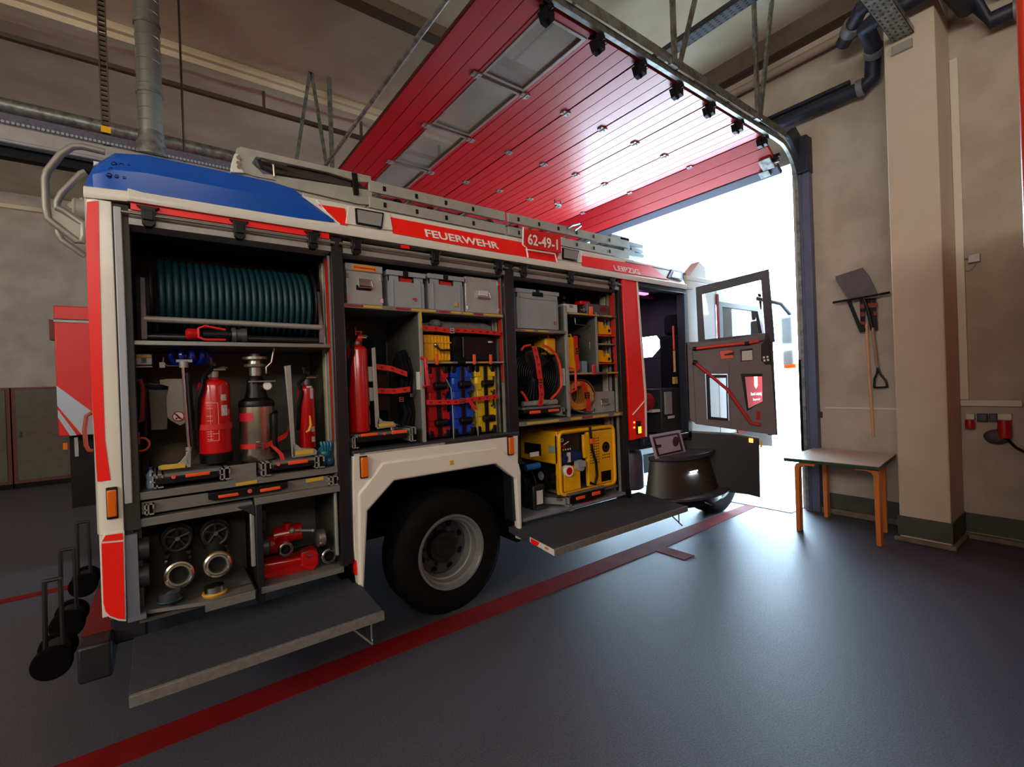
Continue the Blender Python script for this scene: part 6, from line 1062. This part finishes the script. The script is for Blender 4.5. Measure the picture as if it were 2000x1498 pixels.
m = MB(); m.box(gx0+0.05, gx0+0.26, yg-0.0, yg+0.12, gz0+0.02, gz0+0.20); m.box(gx0+0.14, gx0+0.26, yg-0.0, yg+0.1, gz0+0.20, gz0+0.24); m.build('battery_box', GF, ge, 0.006); B('battery_cap', BLACK, ge, gx0+0.05, gx0+0.15, yg+0.01, yg+0.1, gz0+0.20, gz0+0.22)
m = MB(); xx = xmid+0.04; m.tube([(xx, yg-0.02, gz1+0.02), (xx+0.0, yg-0.03, gz1-0.10), (xx+0.01, yg-0.03, gz1-0.2), (xx+0.05, yg-0.035, gz1-0.32), (xx+0.06, yg-0.035, gz0+0.12), (xx+0.03, yg-0.03, gz0+0.04), (xx-0.02, yg-0.02, gz0+0.06)], 0.014, 8); m.build('strap_cable', BLKP, ge); B('orange_clip', ORANGE, ge, xx-0.02, xx+0.02, yg-0.05, yg-0.03, gz1-0.14, gz1-0.09, 0.004)
text('RS 9', 0.022, (gx1-0.13, yg-0.002, gz1-0.09), X, Z_, mat('pale_yellow_print', (240, 215, 130), 0.5), 'lettering', ge, 0.001, 0.07)
B('dark_side_vent', BLACK, ge, gx0-0.016, gx0-0.011, 0.30, 0.55, gz0+0.34, gz0+0.45); m = MB(); m.box(gx0-0.016, gx0-0.011, 0.10, 0.19, gz0+0.38, gz0+0.45); m.build('rating_plate', GREYP, ge)
m = MB(); m.cyl((gx0-0.02, 0.30, gz0+0.14), (gx0+0.18, 0.30, gz0+0.14), 0.13); m.cyl((gx0-0.05, 0.30, gz0+0.14), (gx0-0.02, 0.30, gz0+0.14), 0.11); m.build('engine', BLKP, ge)
m = MB(); m.cyl((gx0-0.055, 0.27, gz0+0.16), (gx0-0.05, 0.27, gz0+0.16), 0.04); m.build('starter_cap', GREYP, ge)
m = MB(); m.box(gx0-0.03, gx1+0.02, 0.04, 0.6, gz0-0.045, gz0-0.02); m.build('cradle', mat('brown_grey_cradle', (98, 92, 84), 0.6, var=0.3), ge, 0.004)
m = MB(); m.slab([Vector((gx0-0.18, 0.30, 0.68)), Vector((gx0-0.18, 0.30, 0.62)), Vector((gx0+0.02, 0.02, 0.62)), Vector((gx0+0.02, 0.02, 0.68))], (0.02, 0.02, 0)); m.build('slide_rail', PLATE, T)
# black hose/cable reel and black-green box left of generator
x0, x1, z0, z1 = bb(1015, 885, 1042, 1000, 0.2); kr = thing('black_cable_drum', 'black cable drum with a blue plug, left of the yellow generator', 'cable drum', (x0+0.1, 0.3, 0.6)); c = Vector((2.55, 0.33, 0.79)); m = MB()
m.lathe([(0, 0.19), (0.01, 0.19)], c, X, 32); m.lathe([(0.0, 0.13), (0.10, 0.13)], c+X*0.01, X, 28); m.lathe([(0.11, 0.19), (0.12, 0.19)], c, X, 32); m.torus(c+X*0.12, X, 0.19, 0.008, 36, 8); m.build('drum', BLKP, kr); m = MB(); m.tube([c+Vector((0, -0.2, 0.2)), c+Vector((0.14, -0.22, 0.21))], 0.028, 12); m.build('blue_plug', mat('blue_plug', (20, 90, 150), 0.35), kr); B('label', WLBL, kr, c.x+0.05, c.x+0.15, 0.12, 0.13, c.z+0.29, c.z+0.33)
x0, x1, z0, z1 = bb(1042, 947, 1065, 1003, 0.12); wb = thing('black_power_unit', 'small dark green-black unit with a white label, on the sill left of the generator', 'power unit', (x0, 0.2, 0.6)); B('case', mat('green_black', (24, 34, 34), 0.4), wb, x0, x1, 0.12, 0.3, 0.60, z1, 0.015); B('label', WLBL, wb, x1-0.10, x1-0.03, 0.116, 0.12, 0.65, z1-0.05); B('foot', DGREY, wb, x0+0.02, x1+0.02, 0.10, 0.28, 0.60, 0.63, 0.004)
# ================================================================== ON THE ROOF
def ladder_stringer(): pass
LAD = mat('ladder_aluminium', (172, 172, 160), 0.5, 0.3, var=0.15, scale=10)
def ladder(lbl, ua, ub, y=0.36, extra=False):
    xa, xb = sy(ua[0], ua[1], y).x, sy(ub[0], ub[1], y).x; zb = 3.17
    t = thing('roof_ladder', lbl, 'ladder', ((xa+xb)/2, y+0.25, 3.02))
    for (z, nm) in ((3.24, 'stringer'), (3.115, 'stringer')):
        for yy in (y, y+0.50):
            m = MB(); m.box(xa, xb, yy, yy+0.028, z, z+0.085); m.build(nm, LAD, t, 0.004)
    m = MB(); n = int((xb-xa)/0.28)
    for i in range(n):
        x = xa+0.12+i*(xb-xa-0.2)/n
        for z in (3.28, 3.155): m.cyl((x, y-0.004, z), (x, y+0.53, z), 0.013, seg=10)
    m.build('rungs', LAD, t)
    for i in range(n):
        x = xa+0.12+i*(xb-xa-0.2)/n
        for z in (3.28, 3.155): B('rung_hole', BLACK, t, x-0.012, x+0.012, y-0.006, y-0.003, z-0.018, z+0.018)
    m = MB(); m.box(xa+0.1, xb-0.1, y+0.1, y+0.4, 3.0, 3.115); m.build('support', DGREY, t)
    return t
ladder('long aluminium ladder pack lying on the rear half of the fire engine roof', (720, 345), (986, 415))
ladder('aluminium ladder pack on the front half of the roof, starting behind the number board', (992, 418), (1228, 470))
lt = thing('ladder_hoist_frame', 'wedge-shaped aluminium ladder rack end above the blue light housing', 'ladder rack', (0.8, 0.6, 3.02)); y = 0.36
m = MB(); m.slab(pts(y, (455, 322), (462, 290), (470, 286), (724, 344), (725, 356), (700, 355), (640, 336), (500, 306), (492, 318), (520, 345), (540, 352), (500, 345), (478, 338), (450, 336)), (0, 0.03, 0)); m.build('top_plate', LAD, lt, 0.003)
m = MB(); m.slab(pts(y+0.005, (455, 322), (500, 318), (530, 345), (700, 380), (720, 372), (724, 350), (985, 412), (985, 445), (700, 392), (560, 362), (455, 335)), (0, 0.02, 0)) if False else m.slab(pts(y+0.01, (456, 336), (520, 340), (560, 346), (726, 372), (726, 400), (700, 398), (560, 365), (470, 343)), (0, 0.03, 0)); m.build('side_beam', LAD, lt)
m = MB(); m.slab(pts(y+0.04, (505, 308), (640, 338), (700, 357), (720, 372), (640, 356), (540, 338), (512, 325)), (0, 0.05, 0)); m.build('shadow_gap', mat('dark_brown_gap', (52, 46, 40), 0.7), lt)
m = MB(); m.slab(pts(y-0.01, (687, 336), (698, 338), (702, 380), (692, 379)), (0, 0.06, 0)); m.build('rubber_buffer', BLACK, lt, 0.004)
m = MB()
for (u, v) in ((466, 308), (466, 318), (467, 326), (533, 318)): m.lathe([(0, 0.014), (0.012, 0.010)], sy(u, v, y-0.012), Y_, 10)
m.tube(pts(y-0.01, (534, 322), (536, 345)), 0.008, 6); m.tube(pts(y-0.01, (510, 310), (536, 318), (560, 324)), 0.01, 6); m.build('bolts_and_link', STEEL, lt)
m = MB(); m.slab(pts(y-0.01, (452, 318), (458, 300), (466, 300), (472, 330), (478, 338), (450, 336)), (0, 0.02, 0)); m.build('end_cap', WHITE, lt, 0.004)
m = MB(); m.box(0.45, 4.5, 0.30, 0.34, 2.99, 3.05); m.box(0.9, 4.4, 0.14, 0.30, 2.99, 3.02); m.build('roof_rail', LAD, T)
pl = thing('roof_equipment_stack', 'stack of small aluminium fittings at the front end of the roof ladders', 'fittings', (4.3, 0.6, 3.0)); m = MB()
for (u0, v0, u1, v1) in ((1190, 462, 1225, 470), (1208, 466, 1226, 486), (1226, 476, 1252, 484), (1230, 487, 1252, 494), (1236, 496, 1254, 503), (1215, 488, 1236, 500)):
    x0, x1, z0, z1 = bb(u0, v0, u1, v1, 0.45); m.box(x0, x1, 0.42, 0.75, z0, z1)
m.build('metal_fittings', mat('pale_fittings', (150, 160, 162), 0.4, 0.4), pl, 0.004)
m = MB(); m.tube([sy(1108, 446, 0.35), sy(1118, 440, 0.35), sy(1132, 437, 0.4), sy(1134, 441, 0.4), sy(1122, 450, 0.35)], 0.012, 8); m.build('loop_handle', GALV, pl) 
# ================================================================== AROUND THE FIRE ENGINE
# hose trolleys carried behind the rear bumper
def trolley(lbl, y, zt):
    x = -0.50; t = thing('hose_trolley', lbl, 'hose trolley', (x, y, 0.22)); c = Vector((x, y, 0.35)); R = 0.085
    for dy in (-0.10, 0.10): m = MB(); m.lathe([(-0.02, R*.9), (-0.012, R), (0.012, R), (0.02, R*.9)], c+Vector((0, dy, 0)), Y_, 28); m.build('wheel', mat('deep_black_liner', (6, 6, 7), 0.95, spec=0.1), t)
    m = MB(); m.lathe([(-0.085, R*.75), (0.085, R*.75)], c, Y_, 24); m.build('drum', mat('dark_hose_wrap', (22, 21, 23), 0.8, var=0.3), t)
    m = MB()
    for dx in (-0.035, 0.035): m.tube([(x+dx, y-0.02, 0.40), (x+dx*0.9, y, zt)], 0.011, 8)
    m.tube([(x-0.036, y, zt), (x+0.036, y, zt)], 0.011, 8); m.build('push_handle', mat('dark_frame', (30, 26, 28), 0.5, 0.3), t); return t
trolley('dark hose trolley behind the fire engine, nearest the camera', 0.48, 0.76)
trolley('dark hose trolley behind the fire engine, second from the camera', 1.0, 0.79)
trolley('dark hose trolley behind the fire engine, farthest from the camera', 1.75, 0.80)
# second vehicle in the bay beyond
v2 = thing('rescue_truck', 'red truck with diagonal white stripes parked in the far bay behind the fire engine', 'truck', (2.0, 4.6, 0)); y2 = 3.6
xr = sy(107, 680, y2).x; zt, zb = sy(140, 598, y2).z, sy(140, 851, y2).z
B('body', mat('far_red_body', (214, 22, 20), 0.4, var=0.04), v2, xr, 4.2, y2, y2+2.3, zb, zt, 0.01)
m = MB(); m.slab(pts(y2-0.004, (110, 753), (182, 806), (182, 848), (160, 849), (112, 793)), (0, 0.003, 0)); m.slab(pts(y2-0.004, (113, 800), (150, 850), (137, 851), (113, 815)), (0, 0.003, 0)); m.build('silver_stripe', SILV, v2)
z = sy(140, 628, y2).z; B('rail_line', ALUL, v2, xr, 4.2, y2-0.012, y2, z-0.01, z+0.012); B('rail_line', mat('dark_line', (70, 20, 24), 0.5), v2, xr, 4.2, y2-0.01, y2, z+0.012, z+0.025)
x0, x1, z0, z1 = bb(97, 625, 107, 664, y2+0.05); B('rear_hinge_box', mat('rust_bracket', (110, 44, 24), 0.6), v2, x0, x1, y2+0.02, y2+0.15, z0, z1)
x0, x1, z0, z1 = bb(123, 865, 132, 878, y2); B('side_marker_lamp', AMBER, v2, x0, x1, y2, y2+0.03, z0, z1)
m = MB(); x0, x1, z0, z1 = bb(145, 855, 152, 892, y2); m.box(x0, x1, y2+0.02, y2+0.06, z0, z1); m.build('mudguard_stay', ALUL, v2)
m = MB(); m.tube(pts(y2-0.08, (180, 806), (169, 812), (165, 840), (168, 870), (174, 880), (182, 880)), 0.02, 8); m.build('grab_handle', mat('rust_orange_handle', (170, 66, 40), 0.5), v2)
m = MB(); m.box(xr+0.05, 4.0, y2+0.3, y2+2.0, 0.55, zb); m.build('chassis', BLKP, v2)
m = MB(); m.lathe([(0, 0.30), (0.0, 0.45), (0.03, 0.5), (0.28, 0.5), (0.3, 0.3)], (1.0, y2+0.1, 0.5), Y_, 40); m.build('wheel', mat('tyre_rubber', (20, 20, 21), 0.7), v2); m = MB(); m.lathe([(0, 0.30), (0.0, 0.45), (0.03, 0.5), (0.28, 0.5), (0.3, 0.3)], (0.0, y2+0.1, 0.5), Y_, 40); m.build('wheel', mat('tyre_rubber', (20, 20, 21), 0.7), v2)
# red vehicle corner at the right image edge
v3 = thing('parked_red_vehicle', 'edge of another red vehicle at the far right, beside the camera', 'vehicle', (4.2, -4.1, 0))
m = MB(); m.slab([Vector(p) for p in ((2.5, -2.87, 0.45), (6.0, -2.87, 0.45), (6.0, -2.87, 3.15), (2.5, -2.87, 3.15))], (0, -2.4, 0)); m.build('body', mat('orange_red_body', (214, 60, 30), 0.35, coat=0.3), v3, 0.02)
m = MB(); m.box(2.45, 2.5, -2.90, -2.855, 0.52, 0.62); m.build('marker_lamp', mat('dark_marker', (40, 16, 14), 0.4), v3, 0.008); B('marker_lens', REDC, v3, 2.46, 2.5, -2.90, -2.858, 0.62, 0.78, 0.006)
for xx in (3.1, 5.2): m = MB(); m.lathe([(0, 0.30), (0.0, 0.45), (0.03, 0.48), (0.28, 0.48), (0.3, 0.3)], (xx, -2.92, 0.48), -Y_, 36); m.build('wheel', mat('tyre_rubber', (20, 20, 21), 0.7), v3)
# lockers along the far wall
LK = mat('locker_grey_brown', (96, 88, 80), 0.6, var=0.15); LKR = mat('locker_red_brown', (104, 52, 44), 0.6)
proto = None; xk = -3.24; i = 0
LOCKL = ['brown steel locker with a red-brown frame at the left image edge, by the far wall', 'brown steel locker with a red-brown frame by the far wall, left of the striped truck', 'brown steel locker by the far wall, mostly hidden behind the striped truck']
while i < 3:
    if proto is None:
        proto = thing('steel_locker', 'x', 'locker', (xk, 10.45, 0), 'steel lockers along the far wall'); B('cabinet', LKR, proto, xk, xk+0.88, 10.2, 10.7, 0.1, 2.0, 0.004); B('plinth', BLACK, proto, xk, xk+0.88, 10.22, 10.7, 0, 0.1); B('door', LK, proto, xk+0.06, xk+0.82, 10.18, 10.2, 0.16, 1.95, 0.004); B('handle', DGREY, proto, xk+0.10, xk+0.13, 10.165, 10.18, 1.0, 1.12); r = proto
    else:
        r = proto.copy(); COL.objects.link(r); r.location = Vector(proto.location)+Vector((0.9*i, 0, 0))
        for ch in [c for c in list(bpy.data.objects) if c.parent == proto]: c = ch.copy(); COL.objects.link(c); c.parent = r
    r['label'] = LOCKL[i]
    xk += 0.9; i += 1
# ---------------- table
tb = thing('wooden_table', 'small table with a pale green-edged top and bent orange wooden legs, against the door wall', 'table', (5.9, -1.15, 0))
WOOD = mat('orange_beech', (214, 124, 52), 0.4, var=0.15, scale=6, stretch=(8, 8, 1)); zt = 0.80
m = MB(); P = [(5.52, -0.74), (6.45, -0.70), (6.45, -1.50), (6.24, -1.51), (6.24, -1.60), (5.56, -1.62)]
P = [(5.52, -0.74), (6.50, -0.70), (6.50, -1.50), (5.55, -1.60)]
m.slab([Vector((x, y, zt)) for x, y in P], (0, 0, -0.006)); m.build('table_top', mat('beige_laminate', (196, 178, 156), 0.35, var=0.05), tb, 0.001)
m = MB(); m.slab([Vector((x, y, zt-0.0061)) for x, y in P], (0, 0, -0.032)); m.build('top_edge', mat('dark_green_edge', (30, 66, 54), 0.5), tb, 0.003)
def leg(x, y, dx):
    m = MB(); w_ = 0.035
    a = [Vector((x+dx*0.20, y-w_, zt-0.045)), Vector((x+dx*0.06, y-w_, zt-0.05)), Vector((x+dx*0.015, y-w_, zt-0.075)), Vector((x, y-w_, zt-0.12)), Vector((x, y-w_, 0.0)), Vector((x+dx*0.032, y-w_, 0.0)), Vector((x+dx*0.036, y-w_, zt-0.12)), Vector((x+dx*0.05, y-w_, zt-0.09)), Vector((x+dx*0.09, y-w_, zt-0.075)), Vector((x+dx*0.20, y-w_, zt-0.072))]
    m.slab(a, (0, w_*2, 0)); m.build('leg', WOOD, tb, 0.003)
def legy(x, y, dy):
    m = MB(); w_ = 0.04
    a = [Vector((x-w_, y+dy*0.20, zt-0.04)), Vector((x-w_, y+dy*0.06, zt-0.042)), Vector((x-w_, y+dy*0.015, zt-0.06)), Vector((x-w_, y, zt-0.10)), Vector((x-w_, y, 0.0)), Vector((x-w_, y+dy*0.04, 0.0)), Vector((x-w_, y+dy*0.045, zt-0.11)), Vector((x-w_, y+dy*0.06, zt-0.085)), Vector((x-w_, y+dy*0.10, zt-0.07)), Vector((x-w_, y+dy*0.20, zt-0.07))]
    m.slab(a, (w_*2, 0, 0)); m.build('leg', WOOD, tb, 0.003)
legy(5.60, -0.83, -1); legy(6.34, -0.84, -1); legy(5.66, -1.575, 1); leg(6.16, -1.46, -1)
# ---------------- shovels on the wall
def wx(u, v, d): return sx(u, v, XW-d)
sh = thing('snow_shovel', 'flat grey shovel hanging blade-up on the wall, with a wooden shaft and D-shaped grip', 'shovel', wx(1690, 700, 0.1))
m = MB(); m.slab([wx(u, v, 0.09) for u, v in [(1632, 540), (1650, 534), (1685, 523), (1698, 539), (1714, 573), (1716, 578), (1712, 582), (1660, 586), (1656, 582), (1633, 548)]], (-0.012, 0, 0)); m.build('blade', mat('shovel_grey', (92, 86, 90), 0.45, 0.3, var=0.25), sh, 0.003)
m = MB(); m.tube([wx(1704, 640, 0.07), wx(1714, 718, 0.07)], 0.019, 10); m.build('shaft', mat('grey_wood', (150, 122, 98), 0.6, var=0.2), sh)
m = MB(); g = [wx(1686, 580, 0.10), wx(1696, 610, 0.08), wx(1704, 645, 0.07)]; MB().tube(g, 0.018, 8).build('socket', BLKP, sh); m.tube([wx(1714, 716, 0.07), wx(1713, 728, 0.07), wx(1708, 740, 0.07), wx(1707, 756, 0.07)], 0.012, 8); m.tube([wx(1714, 716, 0.07), wx(1719, 730, 0.07), wx(1731, 745, 0.07), wx(1733, 756, 0.07)], 0.012, 8); m.tube([wx(1706, 757, 0.07), wx(1734, 756, 0.07)], 0.010, 8); m.build('grip', BLKP, sh)
s2 = thing('long_handled_tool', 'long pale wooden shaft hanging vertically on the wall beside the shovel', 'hand tool', wx(1700, 850, 0.06)); m = MB(); m.tube([wx(1692, 630, 0.05), wx(1697, 720, 0.05), wx(1706, 853, 0.05)], [0.018, 0.014, 0.013], 10); m.build('shaft', mat('pale_ash_wood', (206, 158, 112), 0.5, var=0.12), s2)
m = MB(); m.tube([wx(1627, 591, 0.10), wx(1657, 586, 0.10)], 0.014, 8); m.tube([wx(1718, 575, 0.10), wx(1738, 571, 0.10)], 0.014, 8); m.tube([wx(1657, 586, 0.105), wx(1718, 575, 0.105)], 0.012, 6); m.build('cross_head', BLKP, s2)
rk = thing('tool_wall_rack', 'black and red metal bracket on the wall holding the shovel', 'rack', wx(1685, 620, 0.05)); m = MB()
m.slab([wx(u, v, 0.06) for u, v in [(1655, 588), (1662, 586), (1683, 638), (1690, 640), (1690, 648), (1680, 649), (1678, 644)]], (-0.02, 0, 0)); m.slab([wx(u, v, 0.04) for u, v in [(1680, 582), (1689, 582), (1690, 640), (1682, 640)]], (-0.02, 0, 0)); m.slab([wx(u, v, 0.04) for u, v in [(1705, 580), (1711, 580), (1715, 644), (1704, 645), (1698, 630)]], (-0.02, 0, 0)); m.slab([wx(u, v, 0.04) for u, v in [(1690, 582), (1700, 582), (1708, 640), (1714, 646), (1702, 646)]], (-0.015, 0, 0)); m.build('bracket', BLKP, rk)
m = MB(); m.slab([wx(u, v, 0.065) for u, v in [(1679, 594), (1714, 591), (1714, 600), (1680, 603)]], (-0.012, 0, 0)); m.slab([wx(u, v, 0.065) for u, v in [(1681, 610), (1690, 610), (1690, 618), (1682, 618)]], (-0.01, 0, 0)); m.slab([wx(u, v, 0.065) for u, v in [(1682, 628), (1691, 628), (1691, 634), (1683, 634)]], (-0.01, 0, 0)); m.slab([wx(u, v, 0.065) for u, v in [(1706, 608), (1713, 608), (1714, 616), (1707, 616)]], (-0.01, 0, 0)); m.build('red_padding', mat('dull_red_pad', (130, 50, 42), 0.7), rk)
# ---------------- wall fittings
def trunk(name, q, lbl, bev=0.004):
    a = wx(q[0], (q[1]+q[3])/2, 0.03); b = wx(q[2], (q[1]+q[3])/2, 0.03); um = (q[0]+q[2])/2; z1 = wx(um, q[1], 0.03).z; z0 = wx(um, q[3], 0.03).z
    return B(name, mat('cream_trunking', (206, 200, 180), 0.5, var=0.04), None, XW-0.03, XW, b.y, a.y, z0, z1, bev, label=lbl, cat='cable trunking')
B('cable_trunking', mat('cream_trunking', (206, 200, 180), 0.5, var=0.04), None, XW-0.035, XW, wx(1870, 111, .03).y, wx(1853, 111, .03).y, 1.405, 4.86, 0.004, label='tall vertical cream trunking beside the pillar', cat='cable trunking')
B('cable_trunking', mat('cream_trunking', (206, 200, 180), 0.5, var=0.04), None, XW-0.04, XW, wx(1997, 786, .03).y, wx(1876, 786, .03).y, 1.34, 1.40, 0.004, label='horizontal cream trunking above the red wall sockets', cat='cable trunking')
B('cable_trunking', mat('cream_trunking', (206, 200, 180), 0.5, var=0.04), None, XW-0.015, XW, -1.57, wx(1612, 796, .01).y, 1.285, 1.305, 0.0, label='thin white strip on the wall behind the hanging shovel shaft', cat='cable trunking')
def wbox(name, q, d, mt, par=None, bev=0.004, **k):
    um, vm = (q[0]+q[2])/2, (q[1]+q[3])/2
    return B(name, mt, par, XW-d, XW, wx(q[2], vm, d).y, wx(q[0], vm, d).y, wx(um, q[3], d).z, wx(um, q[1], d).z, bev, **k)
jb = thing('junction_box', 'small cream junction box with a thin cable on the right-hand wall', 'junction box', wx(1902, 503, 0.05)); wbox('case', (1890, 496, 1914, 512), 0.05, ALUL, jb); m = MB(); m.tube([wx(1905, 512, 0.03), wx(1902, 522, 0.02), wx(1895, 528, 0.01), wx(1884, 530, 0.01)], 0.004, 6); m.tube([wx(1884, 506, 0.01), wx(1890, 505, 0.01)], 0.008, 6); m.build('cable', ALUL, jb)
for (q, lb) in (((1884, 806, 1906, 836), 'red and cream power socket on the right wall, under the left end of the trunking'), ((1946, 806, 1979, 855), 'red and cream power socket with a black plugged-in cable')):
    t = thing('power_socket', lb, 'socket', wx((q[0]+q[2])/2, q[3], 0.05)); vm = q[1]+(q[3]-q[1])*(0.45 if q[2]-q[0] < 30 else 0.30)
    wbox('upper_body', (q[0]+2, q[1]+2, q[2]-3, vm), 0.06, mat('cream_trunking', (206, 200, 180), 0.5), t, 0.006)
    c = wx((q[0]+q[2])/2, (vm+q[3])/2, 0.05); hh = (wx((q[0]+q[2])/2, vm, 0.05).z-wx((q[0]+q[2])/2, q[3], 0.05).z); rr = abs(wx(q[2], vm, .05).y-wx(q[0], vm, .05).y)/2*.9; m = MB(); m.lathe([(0, rr*.95), (hh*.5, rr), (hh, rr*.9)], (XW-0.07, c.y, c.z-hh/2), Z_, 24); m.build('red_cover', mat('red_socket', (170, 24, 28), 0.35), t)
for (q, lb) in (((1908, 808, 1929, 824), 'dark square wall socket, left one of the pair between the red sockets'), ((1931, 808, 1948, 824), 'dark square wall socket, right one of the pair between the red sockets'), ((1593, 804, 1605, 816), 'single dark wall socket beside the door jamb')):
    t = thing('wall_socket', lb, 'socket', wx(q[0], q[3], 0.03)); wbox('cover', q, 0.03, DGREY, t); wbox('flap', (q[0]+2, q[1]+2, q[2]-2, q[3]-2), 0.036, mat('slate_flap', (62, 64, 74), 0.4), t)
pg = thing('loose_plug', 'dark plug resting on the wall below the paired sockets', 'plug', wx(1948, 865, 0.05)); m = MB(); m.ball(wx(1946, 853, 0.06), 0.07, (0.6, 1.3, 1)); m.tube([wx(1935, 842, 0.05), wx(1946, 853, 0.06), wx(1960, 860, 0.05)], 0.03, 8); m.build('housing', mat('slate_plug', (74, 72, 78), 0.6, var=0.3), pg)
m = MB(); m.tube([wx(1964, 854, 0.10), wx(1972, 862, 0.10), wx(1984, 874, 0.09), wx(2000, 882, 0.08), wx(2030, 886, 0.06)], 0.012, 8); m.build('power_cable', BLACK, None, label='black cable hanging from the right-hand red socket', cat='cable')
# red bag seen in the crew cab
rb_ = thing('red_mesh_bag', 'red checked bag inside the crew cab, just inside the door opening', 'bag', (4.25, 0.3, 1.06)); c = sy(1268, 785, 0.2); m = MB(); m.ball((c.x, 0.25, c.z), 0.12, (1.0, 0.8, 0.9)); m.ball((c.x-0.10, 0.25, c.z+0.05), 0.09); m.build('mesh', mat('red_mesh', (190, 24, 24), 0.6, rgb2=(70, 14, 16), scale=60), rb_); B('folded_paper', WHT, rb_, c.x+0.0, c.x+0.14, 0.16, 0.25, c.z-0.12, c.z-0.09)
